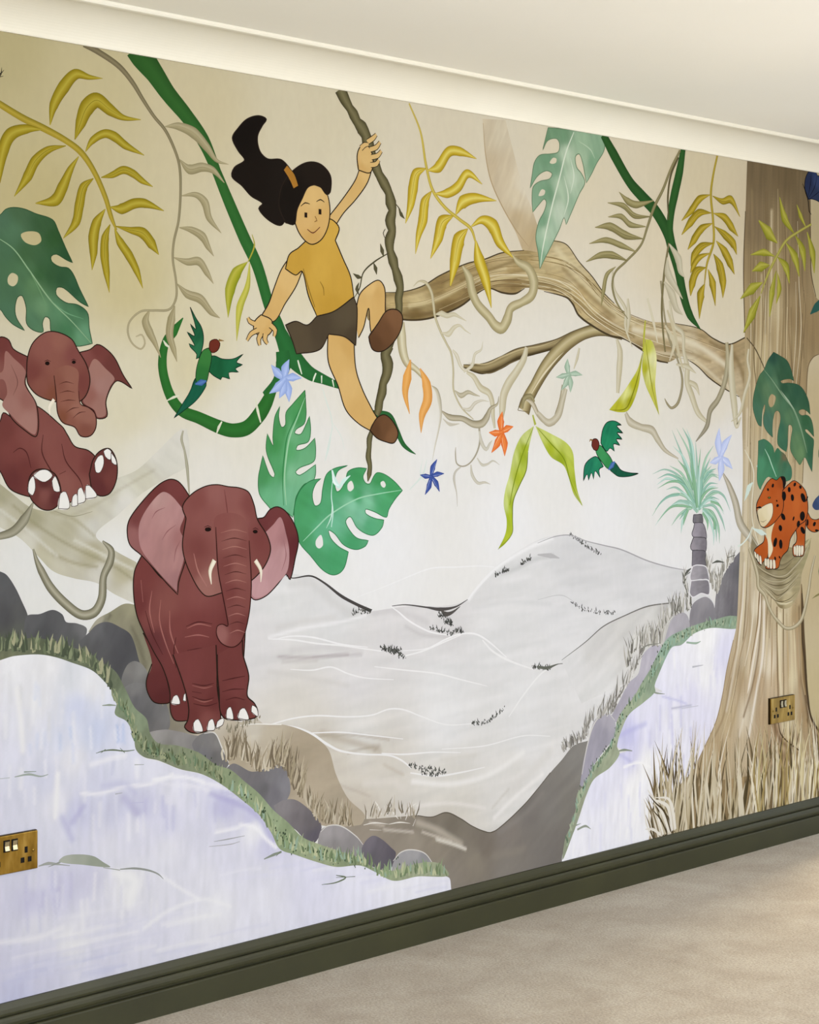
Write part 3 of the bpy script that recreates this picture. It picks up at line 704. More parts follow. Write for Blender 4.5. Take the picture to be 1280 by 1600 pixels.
D('2629,518 2630,484', '24.7 20.1', 'C2C4E0', 0.564312)
D('2533,593 2534,559', '16.2 12.9', 'F2F2F4', 0.488039)
D('2844,485 2847,439', '18.5 14.3', 'EAEAF0', 0.431487)
D('2673,611 2673,539', '18.4 15.0', 'EAEAF0', 0.421259)
D('2592,656 2596,606', '17.8 14.5', 'EAEAF0', 0.481141)
D('2562,650 2565,614', '13.0 10.4', 'F2F2F4', 0.533376)
D('2498,636 2496,598', '27.3 21.4', 'F2F2F4', 0.504209)
D('2656,503 2654,467', '19.9 15.8', 'D9DAEA', 0.361647)
D('2824,619 2826,580', '28.5 22.8', 'F2F2F4', 0.56707)
D('2720,530 2723,470', '28.9 23.4', 'D9DAEA', 0.467987)
D('2717,531 2714,478', '20.2 16.0', 'EAEAF0', 0.445258)
D('2467,650 2466,582', '13.4 10.9', 'EAEAF0', 0.558479)
D('2569,604 2571,558', '9.2 7.2', 'D9DAEA', 0.391199)
D('2756,627 2752,598', '22.7 17.8', 'B7B9DC', 0.466058)
D('2628,544 2631,512', '25.1 20.5', 'C2C4E0', 0.400869)
D('2507,590 2510,558', '17.8 14.0', 'EAEAF0', 0.391544)
D('2697,507 2698,450', '10.3 8.2', 'EAEAF0', 0.473692)
D('2762,546 2765,479', '19.5 15.4', 'D9DAEA', 0.567486)
D('2800,494 2801,433', '24.1 19.1', 'F2F2F4', 0.442844)
D('2827,483 2827,450', '10.7 8.6', 'F2F2F4', 0.513302)
D('2854,522 2852,486', '18.2 14.6', 'B3B2DA', 0.335034)
D('3065,484 3068,438', '9.2 6.9', 'B3B2DA', 0.486677)
D('2850,519 2847,495', '16.1 13.2', 'B3B2DA', 0.374764)
D('3010,523 3011,458', '22.7 18.1', 'F2F2F6', 0.310213)
D('2936,492 2935,438', '22.3 17.8', 'B3B2DA', 0.536651)
D('3002,517 3006,486', '8.9 6.7', 'B3B2DA', 0.399406)
D('3049,478 3051,415', '16.0 12.2', 'C9C9E6', 0.376796)
D('2959,549 2962,515', '13.2 10.3', 'C9C9E6', 0.483877)
D('2914,498 2916,442', '18.3 14.6', 'B3B2DA', 0.500627)
D('3045,508 3044,479', '14.6 11.5', 'C9C9E6', 0.349941)
D('2900,506 2897,478', '24.4 19.2', 'C9C9E6', 0.572105)
D('2862,510 2859,481', '19.8 16.2', 'C9C9E6', 0.50298)
D('2903,521 2906,472', '20.4 16.0', 'B3B2DA', 0.595887)
D('2881,513 2878,489', '9.6 7.4', 'E9E9F2', 0.501961)
D('2546,323 2549,265', '13.6 11.0', 'B7B6DA', 0.417688)
D('2600,351 2599,309', '13.4 10.7', 'A9A8D2', 0.527555)
D('2511,396 2511,359', '9.7 7.8', 'B7B6DA', 0.581713)
D('2612,358 2610,307', '8.1 6.7', 'E6E6EE', 0.355512)
D('2589,394 2590,362', '11.2 8.6', 'E6E6EE', 0.58153)
D('2583,394 2582,352', '17.9 14.0', 'B7B6DA', 0.598574)
D('2602,363 2602,335', '17.4 14.1', 'C9C8E4', 0.363442)
D('2557,349 2554,320', '7.3 6.0', 'A9A8D2', 0.35433)
D('2602,341 2598,288', '18.2 14.2', 'C9C8E4', 0.369407)
D('2597,340 2595,307', '16.1 12.8', 'E6E6EE', 0.462286)
D('2563,336 2565,268', '19.7 15.8', 'E6E6EE', 0.377402)
D('2557,354 2560,302', '11.7 9.8', 'B7B6DA', 0.448294)
D('2636,382 2633,326', '9.5 7.5', 'B7B6DA', 0.479065)
D('2513,337 2516,271', '7.1 5.8', 'B7B6DA', 0.463145)
D('2546,398 2544,350', '19.8 15.8', 'C9C8E4', 0.528088)
D('2588,330 2592,299', '8.5 6.5', 'A9A8D2', 0.300796)
D('2782,302 2781,244', '9.2 7.1', 'F0F0F1', 0.54023)
D('2841,352 2838,317', '20.4 16.0', 'F0F0F1', 0.360584)
D('2870,281 2866,218', '8.8 6.6', 'E9E9EC', 0.455939)
D('2781,360 2778,314', '14.3 11.4', 'F0F0F1', 0.453187)
D('2786,313 2783,283', '15.8 12.2', 'F0F0F1', 0.589493)
D('2779,327 2779,276', '10.6 8.4', 'CFCEE4', 0.492347)
D('2679,312 2680,278', '20.4 16.4', 'E9E9EC', 0.53229)
D('2796,291 2796,257', '14.2 11.4', 'CFCEE4', 0.435733)
D('2885,272 2886,223', '8.7 7.3', 'F0F0F1', 0.378445)
D('2794,320 2799,270', '19.5 15.4', 'F0F0F1', 0.39121)
D('2734,350 2734,312', '11.8 9.0', 'E9E9EC', 0.380723)
D('2857,339 2861,307', '12.0 9.9', 'CFCEE4', 0.550328)
D('2703,370 2699,309', '8.4 7.0', 'F0F0F1', 0.562869)
D('2816,345 2818,285', '14.2 11.4', 'E9E9EC', 0.372539)
D('2703,197 2765,195 2829,195', '5.2 12.8 5.3', 'EFEFF2', 0.355411)
D('2681,235 2735,239 2788,234', '9.4 23.1 9.1', 'E6E6EE', 0.592455)
D('2643,247 2731,248 2821,245', '4.6 11.5 4.7', 'D2D2E8', 0.471844)
D('2733,170 2806,170 2881,167', '9.3 24.0 9.4', 'EFEFF2', 0.434663)
D('2756,184 2804,187 2854,183', '5.3 13.5 5.2', 'D2D2E8', 0.521322)
D('2906,141 2974,138 3043,138', '9.5 24.0 9.8', 'D2D2E8', 0.569045)
D('2886,154 2956,154 3027,151', '7.1 18.5 7.2', 'EFEFF2', 0.513243)
D('2699,199 2803,197 2910,196', '8.1 21.6 8.3', 'D2D2E8', 0.3854)
D('2638,279 2739,279 2844,278', '8.5 22.0 8.8', 'E6E6EE', 0.484249)
D('2917,207 3001,208 3087,205', '11.4 28.3 11.5', 'F2F2F4', 0.553334)
D('2512,221 2552,219 2592,220', '8.9 22.5 9.1', 'D2D2E8', 0.564686)
D('2900,214 2969,214 3040,212', '5.4 14.4 5.4', 'F2F2F4', 0.574733)
D('3053,155 3146,155 3242,151', '5.5 14.8 5.6', 'D2D2E8', 0.522485)
D('2646,230 2739,228 2835,229', '9.6 24.9 10.0', 'D2D2E8', 0.376302)
D('2817,231 2908,234 3000,229', '5.9 14.8 6.0', 'F2F2F4', 0.391449)
D('2467,234 2555,233 2647,232', '5.0 13.5 5.1', 'D2D2E8', 0.472307)
D('2601,283 2645,283 2691,284', '7.3 18.8 7.5', 'E6E6EE', 0.367437)
D('2933,222 3023,226 3118,220', '6.1 15.1 6.0', 'E6E6EE', 0.454)
D('2551,204 2625,206 2699,202', '6.2 16.5 6.3', 'D2D2E8', 0.473185)
D('2873,145 2942,147 3012,141', '9.0 23.3 8.9', 'C3C4E0', 0.379181)
D('2474,217 2571,215 2673,214', '4.4 11.8 4.6', 'EFEFF2', 0.362062)
D('2586,243 2651,242 2719,243', '4.5 12.6 4.6', 'EFEFF2', 0.553605)
D('2884,152 2981,149 3080,148', '7.7 19.2 8.0', 'EFEFF2', 0.35125)
D('2461,253 2534,254 2608,253', '10.5 26.3 10.7', 'D2D2E8', 0.409932)
D('2782,231 2870,235 2962,230', '6.5 16.5 6.5', 'D2D2E8', 0.506869)
D('2636,213 2731,215 2829,210', '9.2 23.7 9.3', 'F2F2F4', 0.533598)
D('2700,95 2786,92 2873,89', '6.9 18.1 7.1', 'E4E4EE', 0.355163)
D('2663,134 2709,132 2755,131', '9.1 24.2 9.3', 'B9BCDF', 0.324181)
D('2566,189 2638,187 2711,187', '6.2 15.9 6.4', 'B9BCDF', 0.334996)
D('2510,178 2580,180 2652,175', '6.2 15.8 6.2', 'C6C8E4', 0.479616)
D('2485,176 2575,174 2669,172', '6.7 16.9 6.9', 'B9BCDF', 0.554846)
D('2575,176 2672,174 2772,173', '5.6 14.3 5.8', 'B9BCDF', 0.35663)
D('2588,120 2647,117 2708,116', '8.4 21.6 8.7', 'E4E4EE', 0.454108)
D('2667,142 2729,140 2791,139', '10.3 27.1 10.5', 'B9BCDF', 0.541671)
D('2573,175 2619,174 2666,174', '8.4 22.1 8.6', 'E4E4EE', 0.451087)
D('2574,121 2619,121 2664,118', '6.8 17.6 6.8', 'E4E4EE', 0.390707)
D('2443,192 2533,192 2626,189', '8.9 22.4 9.0', 'B9BCDF', 0.395928)
D('2612,157 2663,155 2714,155', '7.4 19.4 7.5', 'C6C8E4', 0.4163)
D('2531,188 2609,187 2689,185', '9.0 23.8 9.2', 'E4E4EE', 0.357352)
D('2668,174 2740,171 2814,171', '6.3 15.6 6.5', 'B9BCDF', 0.338024)
D('2455,164 2518,165 2582,161', '6.7 17.3 6.7', 'C6C8E4', 0.419416)
D('2448,164 2494,166 2542,162', '6.7 17.8 6.6', 'B9BCDF', 0.515501)
D('3740,184 3828,185 3917,176', '8.8 22.9 8.7', 'EDEDF6', 0.34443)
D('3505,218 3621,214 3740,209', '3.9 9.8 4.0', 'F4F4F8', 0.571353)
D('3573,199 3643,197 3715,193', '8.5 21.6 8.6', 'CFCFEC', 0.449802)
D('3783,139 3842,138 3903,133', '4.7 11.4 4.7', 'CFCFEC', 0.466714)
D('3735,155 3867,153 4004,143', '8.0 20.3 8.2', 'D9D9F0', 0.351311)
D('3084,302 3149,304 3215,298', '5.5 14.7 5.5', 'EDEDF6', 0.428205)
D('3249,292 3341,288 3435,287', '3.7 10.1 3.8', 'CFCFEC', 0.422768)
D('3585,170 3675,166 3768,161', '6.5 17.1 6.7', 'EDEDF6', 0.502045)
D('3398,262 3516,258 3637,254', '8.9 23.2 9.2', 'F4F4F8', 0.432226)
D('3428,221 3548,220 3672,212', '7.7 20.7 7.8', 'D9D9F0', 0.378345)
D('3392,237 3448,236 3505,232', '8.3 21.7 8.3', 'CFCFEC', 0.342507)
D('3227,276 3280,273 3336,272', '4.9 12.5 5.1', 'D9D9F0', 0.386585)
D('3354,269 3460,268 3570,262', '4.4 12.1 4.5', 'CFCFEC', 0.537141)
D('3600,173 3676,173 3753,167', '9.9 25.0 9.9', 'F4F4F8', 0.493718)
D('3483,256 3612,255 3747,248', '3.2 9.1 3.3', 'CFCFEC', 0.409979)
D('3752,211 3853,211 3957,203', '6.7 17.5 6.8', 'CFCFEC', 0.524243)
D('3127,282 3183,281 3238,279', '9.1 22.8 9.3', 'D9D9F0', 0.355706)
D('3599,217 3725,211 3856,208', '8.4 22.6 8.8', 'CFCFEC', 0.439269)
D('3068,521 3125,508 3183,488', '2.9 8.2 3.0', 'EDEDF4', 0.357026)
D('2976,541 3015,529 3056,518', '5.2 13.9 5.2', 'EDEDF4', 0.34646)
D('3036,516 3088,500 3140,486', '5.2 14.0 5.3', 'F5F5F8', 0.311942)
D('3000,550 3043,536 3088,524', '4.6 12.8 4.7', 'F5F5F8', 0.487879)
D('3023,536 3075,525 3127,505', '3.5 9.3 3.5', 'F5F5F8', 0.484981)
D('3082,544 3121,538 3161,522', '5.3 14.1 5.3', 'EDEDF4', 0.394756)
D('2945,549 2997,536 3050,518', '2.9 7.5 2.9', 'EDEDF4', 0.478581)
D('3107,518 3140,507 3174,499', '2.3 7.1 2.4', 'EDEDF4', 0.537425)
D('3077,537 3131,525 3185,505', '4.7 12.4 4.8', 'EDEDF4', 0.536046)
D('2897,557 2942,543 2987,531', '4.0 10.8 4.0', 'EDEDF4', 0.396876)
D('2486,825 2496,754 2502,682', '25.3 25.4 25.5', 'F1F0EE', 0.8)
D('2597,616 2594,566 2590,517', '26.8 29.5 17.4', 'F3F3F2', 0.9)
D('2664,562 2719,555 2789,562 2861,558 2934,572', '8.8 9.1 9.3 9.5 9.9', 'F5F5F6', 0.8)
D('2610,514 2637,460', '30.4 30.5', 'AFAFD6', 0.7)
D('2671,533 2637,499', '27.1 27.0', 'A9A9D4', 0.6)
D('2726,571 2789,568 2818,541', '28.3 27.8 29.5', 'B9B9DC', 0.6)
D('2789,534 2825,494', '41.8 42.0', 'A7A6CF', 0.6)
D('3055,509 3117,482 3196,441 3261,364', '29.1 29.5 31.4 33.6', 'A4A2D2', 0.7)
D('3148,418 3196,405 3236,368 3269,342', '15.3 15.6 16.5 16.4', 'F8F8FA', 0.95)
D('3070,411 3148,412', '8.5 8.6', 'F6F6F8', 0.9)
D('2692,626 2733,632 2789,636', '23.4 23.3 23.4', 'F1F1F4', 0.7)
D('2875,568 2964,562 3032,541', '15.0 15.0 15.1', 'F6F6F8', 0.8)
D('2664,311 2668,249', '20.2 20.2', 'EEEEF2', 0.7)
D('2761,362 2818,335 2804,286', '38.4 44.0 51.5', 'F2F2F2', 0.8)
D('2846,215 2919,243 3032,252 3117,219', '19.7 19.0 17.7 17.4', 'F3F3F5', 0.7)
D('2441,259 2538,251 2610,260', '21.7 22.5 23.4', 'EFEFF2', 0.7)
D('2897,333 2964,287 3017,254', '11.4 11.5 11.5', 'F4F4F6', 0.7)
R('2544,413 2571,415 2604,407 2631,400', '2.3 7.7 3.2 1.6', '8F948B')
R('2571,407 2604,413 2610,417', '1.2 4.8 2.0', '7F857A')
R('2775,368 2818,363 2861,351 2890,337 2905,323', '2.3 5.1 4.5 3.4 1.2', '7C8178')
R('2726,380 2775,366', '1.6 2.2', '8A9085')
R('3063,389 3109,388 3164,388', '1.2 3.0 1.2', '8E918E')
R('3047,379 3117,374 3148,376', '1.2 2.4 1.2', '9A9C9A')
R('2480,625 2518,626 2551,617 2571,619', '2.2 5.4 3.3 1.7', '8D9A8D')
R('2505,633 2538,630', '3.3 1.6', '7C8C7C')
R('2441,626 2467,625', '1.6 1.6', 'A9B0AA')
R('2818,610 2846,607', '2.3 1.7', '9CA39E')
R('2761,548 2782,548', '2.9 1.7', 'A2A6A8')
R('2723,761 2744,760 2763,757', '1.7 5.1 2.2', '7C8A74')
R('3228,319 3261,325 3288,328', '2.6 7.8 5.2', '6F7B68')
R('2804,520 2846,517', '2.3 1.7', 'B5B5D8')
F('2600,416 2617,425 2658,422 2699,411 2726,393 2747,378 2719,383 2664,397 2617,408', '2658,415,8F9684 2705,396,7F8874 2617,413,9AA08F', res=6)
flush_fill()
TINT(1, 1, 1, '808080', 0)
P(20, 'painted_grass_verge', label='green grass verge curling round the left waterfall from the boulders to the stream', kind='stuff')
F('2416,955! 2480,934 2538,935 2610,913 2678,890 2719,864 2761,838 2789,796 2818,747 2854,715 2865,679 2890,653 2949,640 3017,614 3070,578 3117,560 3164,524 3212,487 3261,438 3310,400 3360,355 3420,327 3497,296 3568,266 3622,232 3695,213 3789,217 3875,203 3914,163 3789,181 3695,185 3622,222 3568,247 3480,258 3411,282 3335,313 3281,337 3253,381 3212,433 3148,484 3086,528 3024,561 2956,582 2890,611 2846,625 2822,646 2815,679 2795,715 2760,737 2765,763 2754,788 2726,820 2692,847 2637,869 2590,886 2544,896 2480,898 2416,894', '2473,924,656A57 2473,902,74785F 2571,905,5F6650 2637,883,6F7760 2705,854,68705A 2754,816,6B735D 2775,763,808D72 2818,707,88957A 2839,659,7C866C 2919,626,868D74 3032,583,868F72 3109,549,8A9676 3196,483,92A07E 3253,421,98A785 3310,363,93A27F 3437,306,A0AA88 3550,262,8E9A78 3658,219,97A382 3798,203,A3AB8E 3895,173,9CA588', res=7, streak=(80, 0.14, 24, 8))
GRASS('2422,917 2480,912 2544,904 2610,890 2671,866 2719,836 2747,800', 150, '16.6 44.3', '5.0 10.0', '-14 14', '5C6450 707A5E 8A9272 A8A786 4E5745', 1)
GRASS('2761,770 2804,720 2825,666 2861,633 2949,599 3024,572 3093,533', 170, '13.8 36.9', '4.3 8.6', '-30 14', '7E8C6C 8A9272 5F694C A0A684 6F8468', 2)
GRASS('3117,512 3196,453 3245,397 3285,348 3360,318 3463,277 3568,253 3658,203 3779,192 3904,168', 210, '15.1 44.1', '4.7 9.4', '-25 20', '8FA37C A9B58E 7C8C68 C0C49E 98B09A 6F8060', 3)
DOTS('2796,749 2818,696 2846,652 2934,618 3024,596 3109,537 3196,465 3269,406 3327,336 3437,293 3550,256 3751,230', 90, 14.8, 3.4, '4A5A44 3E4C3A 54664C', 7)
R('2705,651 2726,654 2754,653 2789,646 2818,645', '1.2 2.6 3.9 2.8 1.7', '6E7A62')
R('2719,650 2733,657', '1.3 1.9', '6E7A62')
R('2775,655 2789,642', '1.2 1.8', '6E7A62')
R('3269,320 3285,330', '1.5 2.2', '6E7A62')
R('3428,220 3480,217 3515,224 3480,236', '1.3 3.5 5.0 1.8', '6E7A62')
R('3480,230 3550,221', '1.3 1.9', '6E7A62')
P(21, 'painted_grass_tuft', label='beige grass tufts behind the mauve boulders', kind='stuff')
GRASS('3093,587 3148,586 3212,548 3288,547 3310,532', 110, '30.4 78.9', '3.6 7.3', '-16 22', 'A3967E 8A7E68 BDB198 776B57 CFC6B2', 11)
GRASS('3244,550 3293,550 3327,496 3360,455', 80, '37.1 92.6', '3.7 7.4', '-12 24', '8C7F69 A5997F 776B58 BFB39A', 12)
GRASS('3385,432 3419,390 3480,375 3541,359', 80, '25.2 69.4', '3.8 7.6', '-20 26', '8F836C A89B82 7A6F5A C6BCA6', 13)
GRASS('2905,744 2964,741 3070,664 3117,656 3208,673', 50, '8.3 23.8', '2.7 5.4', '-25 25', '8A836F A39B86 706A58', 14)
P(22, 'painted_rock', label='tall dark grey boulder against the big tree trunk')
F('5178,786! 5184,822 5196,878 5240,934 5290,978 5347,1012! 5340,862 5309,755!', '5277,968,77757A 5315,937,6C6A6D 5240,897,827F82 5215,834,878488 5277,844,737074 5302,792,6F6D70', res=8, streak=(80, 0.1, 60, 7))
P(23, 'painted_rock', label='grey stone below the palm')
F('5045,767! 5047,810 5063,843 5099,859 5141,862 5178,836 5196,770!', '5069,822,8D8A8F 5117,848,9B989C 5153,802,88858A', res=8, streak=(70, 0.07, 40, 14))
P(24, 'painted_rock', label='pale mauve stone left of the palm foot')
F('4893,682! 4910,729 4927,769 4951,803 4997,822 5033,811 5047,774 5021,727 4939,678', '4939,761,B7B3BB 4997,799,B3B0B6 4997,757,A9A6AC', res=8, streak=(70, 0.07, 40, 14))
P(25, 'painted_rock', label='long pale mauve stone beside the right waterfall')
F('4634,520! 4675,564 4729,622 4777,647 4802,705 4876,730 4908,699 4864,646 4802,600 4741,553 4669,509', '4802,675,C0BCC6 4876,706,BCB8C4 4753,604,B5B1BD 4681,545,B0ACB8', res=8, streak=(70, 0.07, 40, 14))
P(26, 'painted_rock', label='pale mauve pointed stone beside the grey stream')
F('4489,334! 4498,369 4508,411 4531,466 4561,525 4622,542 4660,514 4660,466 4612,431 4554,387 4512,335', '4564,492,A9A6B2 4622,522,B5B2BC 4598,473,A19EAA 4529,409,A8A5B2', res=8, streak=(70, 0.07, 40, 14))
R('4500,369 4531,466 4566,522 4622,541 4660,514', '2.3 4.9 5.0 3.1 1.7', 'D9D6D0')
flush_fill()
TINT(1.06, 1.06, 1.04, 'F4F4F6', 0.2)  # extra lightness put into the paint, replacing light lost towards the right
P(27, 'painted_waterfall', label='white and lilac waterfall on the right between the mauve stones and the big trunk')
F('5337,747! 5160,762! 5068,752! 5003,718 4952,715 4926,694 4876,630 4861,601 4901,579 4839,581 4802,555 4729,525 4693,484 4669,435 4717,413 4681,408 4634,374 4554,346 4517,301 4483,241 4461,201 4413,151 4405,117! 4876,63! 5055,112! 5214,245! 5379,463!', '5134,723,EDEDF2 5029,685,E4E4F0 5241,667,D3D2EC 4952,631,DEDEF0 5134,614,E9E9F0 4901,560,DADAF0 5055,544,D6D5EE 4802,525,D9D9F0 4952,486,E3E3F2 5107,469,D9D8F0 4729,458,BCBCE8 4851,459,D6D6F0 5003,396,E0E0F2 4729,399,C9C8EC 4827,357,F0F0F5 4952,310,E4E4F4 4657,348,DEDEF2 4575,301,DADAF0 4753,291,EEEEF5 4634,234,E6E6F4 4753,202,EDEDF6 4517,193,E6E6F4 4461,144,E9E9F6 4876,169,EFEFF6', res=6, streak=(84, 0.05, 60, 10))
D('4965,686 4966,628', '12.7 10.2', 'E2E2EE', 0.447035)
D('4961,695 4966,649', '20.1 16.3', 'F2F2F4', 0.563259)
D('5180,661 5179,625', '25.5 20.2', 'C9C8E8', 0.559382)
D('5161,603 5164,542', '25.2 19.9', 'C9C8E8', 0.421133)
D('4981,588 4985,534', '29.2 24.1', 'C9C8E8', 0.350001)
D('5034,609 5038,572', '15.3 12.8', 'F2F2F4', 0.427453)
D('5263,574 5271,521', '29.4 24.1', 'C9C8E8', 0.321116)
D('5089,621 5095,555', '19.4 15.6', 'E2E2EE', 0.524235)
D('5261,653 5261,584', '15.0 12.3', 'D6D6EC', 0.39667)
D('4995,664 5002,628', '15.0 11.3', 'D6D6EC', 0.307089)
D('4998,629 4999,577', '20.5 16.7', 'E2E2EE', 0.440524)
D('5195,626 5190,601', '23.0 18.9', 'C9C8E8', 0.596651)
D('4971,658 4970,627', '12.8 10.2', 'E2E2EE', 0.337599)
D('5200,582 5196,505', '27.0 21.6', 'D6D6EC', 0.381965)
D('5199,650 5198,581', '29.7 22.9', 'C9C8E8', 0.427775)
D('5256,649 5249,578', '12.3 9.6', 'D6D6EC', 0.417579)
D('5178,670 5174,630', '12.1 9.4', 'F2F2F4', 0.548218)
D('5093,643 5097,592', '26.0 20.8', 'D6D6EC', 0.519753)
D('5015,361 5013,296', '18.1 14.2', 'B5B4E2', 0.54637)
D('4998,393 4993,311', '27.2 22.0', 'D0D0EE', 0.460052)
D('4890,536 4889,459', '13.8 11.3', 'B5B4E2', 0.558809)
D('5061,466 5061,424', '14.3 11.7', 'E9E9F4', 0.328218)
D('4870,480 4872,414', '11.2 8.7', 'F4F4F6', 0.335099)
D('4809,416 4804,380', '26.1 19.9', 'E9E9F4', 0.430235)
D('5020,522 5022,440', '12.9 10.3', 'D0D0EE', 0.308484)
D('4951,497 4956,435', '20.1 16.4', 'B5B4E2', 0.506395)
D('4998,457 5003,424', '15.0 11.3', 'E9E9F4', 0.525057)
D('5119,424 5126,383', '28.3 21.9', 'E9E9F4', 0.371426)
D('4956,440 4954,351', '12.7 10.2', 'B5B4E2', 0.499427)
D('4942,429 4943,338', '29.1 24.1', 'F4F4F6', 0.39691)
D('4948,403 4943,301', '12.8 10.2', 'F4F4F6', 0.418183)
D('4909,412 4903,308', '15.2 12.7', 'E9E9F4', 0.431512)
D('5000,550 5000,458', '27.0 21.9', 'B5B4E2', 0.537018)
D('4836,456 4835,413', '26.1 21.1', 'C3C2E8', 0.505091)
D('5052,443 5059,360', '30.9 24.5', 'B5B4E2', 0.502716)
D('4948,472 4951,412', '31.6 25.3', 'C3C2E8', 0.500014)
D('4812,482 4814,425', '30.6 24.5', 'E9E9F4', 0.31476)
D('4937,554 4937,459', '29.1 22.8', 'C3C2E8', 0.527491)
D('4993,367 4988,308', '16.8 12.9', 'F4F4F6', 0.560742)
D('4961,528 4963,433', '11.4 8.9', 'E9E9F4', 0.315518)
D('4949,543 4948,490', '21.6 16.6', 'B5B4E2', 0.433028)
D('4845,426 4846,334', '14.9 11.1', 'C3C2E8', 0.338449)
D('4688,193 4683,142', '15.7 12.1', 'F4F4F8', 0.489834)
D('4822,166 4815,94', '13.7 11.2', 'F4F4F8', 0.37315)
D('4590,204 4588,124', '24.6 19.9', 'D0D0F0', 0.413804)
D('4741,167 4743,101', '19.2 14.4', 'C6C6EC', 0.380593)
D('4727,302 4731,254', '13.0 9.5', 'F4F4F8', 0.56524)
D('4785,290 4786,202', '9.8 8.5', 'D0D0F0', 0.516403)
D('4611,293 4612,250', '28.0 22.2', 'D0D0F0', 0.447034)
D('4658,182 4660,84', '24.8 20.1', 'EAEAF6', 0.376406)
D('4830,316 4835,277', '26.6 21.8', 'F4F4F8', 0.544954)
D('4774,332 4769,290', '28.3 22.2', 'F4F4F8', 0.357941)
D('4706,257 4712,170', '9.5 7.1', 'EAEAF6', 0.424184)
D('4727,262 4724,179', '9.7 8.5', 'D0D0F0', 0.338411)
D('4729,272 4730,236', '18.0 14.4', 'C6C6EC', 0.342372)
D('4689,309 4694,273', '23.3 18.7', 'D0D0F0', 0.533925)
D('4806,307 4813,249', '27.6 21.6', 'EAEAF6', 0.455934)
D('4735,205 4731,129', '14.6 12.1', 'EAEAF6', 0.306119)
D('4739,217 4735,173', '14.6 11.0', 'D0D0F0', 0.474247)
D('4787,306 4782,263', '16.1 12.4', 'D0D0F0', 0.555182)
D('4814,258 4818,163', '29.4 23.3', 'F4F4F8', 0.505604)
D('4521,310 4522,262', '19.4 16.0', 'EAEAF6', 0.544061)
D('4532,221 4537,140', '10.2 8.0', 'C6C6EC', 0.314632)
D('4706,225 4709,176', '10.7 8.3', 'EAEAF6', 0.427511)
D('4901,563 4977,544 5029,527', '10.6 10.8 10.9', 'B0B0E2', 0.7)
D('4681,464 4753,478 4814,486', '32.4 32.3 32.1', 'A9A9E2', 0.6)
D('4669,413 4729,384 4753,366', '20.1 20.7 22.0', 'ABABE0', 0.6)
D('4705,365 4777,370 4839,348', '15.6 14.8 15.2', 'F8F8FA', 0.95)
D('4952,520 5055,519', '3.1 3.1', 'A9A9C6', 0.9)
R('5061,642 5120,643', '6.3 2.4', 'A9ABB6')
R('5003,514 5094,514', '2.3 2.4', 'B5B5C9')
R('4669,417 4705,418 4747,410', '3.0 7.4 2.2', '6F7B68')
R('4851,583 4876,576 4914,570', '6.1 5.3 1.5', '7A8474')
R('4478,206 4517,211 4543,198', '6.2 7.2 1.5', '7A8474')
R('4466,219 4495,222', '4.6 1.5', '6F7B68')
R('5029,724 5081,717 5107,721', '6.1 7.0 2.5', '86A08C')
flush_fill()
TINT(1, 1, 1, '808080', 0)
P(28, 'painted_grass_verge', label='sage green grass verge along the right waterfall', kind='stuff')
F('5351,782! 5268,792 5187,786 5107,780 5003,764 4926,743 4876,698 4839,656 4790,612 4753,575 4705,546 4669,509 4663,466 4634,440 4587,409 4546,377 4512,335 4478,314 4472,272 4449,225 4421,186 4410,127 4461,201 4486,241 4520,301 4557,346 4636,373 4683,408 4671,435 4695,484 4731,525 4804,554 4864,582 4861,601 4879,630 4929,694 4954,715 5006,720 5068,748 5160,760 5323,748', '5187,774,93A78E 5003,741,97AE98 4926,709,97B29E 4851,632,92A48C 4753,560,A2B094 4681,486,ACB59C 4634,425,A5AE94 4552,369,9CA68C 4483,285,A0A68E 4438,183,98A088', res=6, streak=(60, 0.12, 20, 7))
GRASS('5323,756 5160,768 5029,739 4939,716 4876,653 4802,585 4729,540 4681,493 4645,438 4564,375 4506,317 4472,257 4427,164', 190, '10.4 32.7', '4.5 8.9', '-25 40', '8AA086 A4B698 748A70 94B4A0 6C7F68 B4BDA2', 21)
DOTS('5241,778 5055,760 4926,732 4851,663 4753,575 4681,508 4645,446 4564,397 4495,326', 80, 12.6, 3.6, '4A5A44 54664C 3E4C3A', 22)
P(29, 'painted_grass_tuft', label='grey-white tall grass between the right hills and the mauve stones', kind='stuff')
GRASS('4517,497 4564,528 4645,541 4681,582 4741,635 4790,706 4814,734', 120, '29.6 81.3', '3.3 7.8', '-10 40', '8E8B84 B5B2AA D2D0CA 77746D E0DEDA', 23)
GRASS('4416,451 4472,466 4529,481', 50, '14.4 43.2', '3.2 6.5', '-40 10', '8E8B84 6F6C66 B5B2AA', 25)
GRASS('4721,677 4766,726 4822,731 4890,732 4905,778 4969,818 5011,824', 190, '28.4 82.0', '3.8 7.6', '-22 22', '8F8D84 B9B6AC D6D4CC 76746C E3E2DD', 24)
GRASS('5011,924 5033,884 5033,826 5054,838', 50, '28.9 64.2', '3.9 6.7', '-25 20', '6C6B62 B9B6AC D6D4CC E3E2DD', 26)
GRASS('5142,949 5164,905 5198,874 5232,934 5288,974', 90, '29.4 78.5', '3.9 7.4', '-15 25', 'A39F92 C9C6BC E6E4DE 8A877D', 27)
R('5019,939 5033,950 5054,960', '2.6 10.6 3.1', '5E6058')
R('5011,911 5027,929', '2.8 3.8', '5E6058')
R('5017,936 5054,950', '2.2 3.0', '5E6058')
R('5170,970 5198,975 5237,970', '2.1 8.5 2.6', '5E6058')
R('5254,984 5300,991', '2.1 2.8', '5E6058')
R('4797,721 4822,731 4890,732', '1.1 4.6 1.3', '8A8A80')
P(30, 'painted_palm_tree', label='small palm with mint green blades and a banded mauve-grey trunk')
P(31, 'trunk_segment', parent=30)
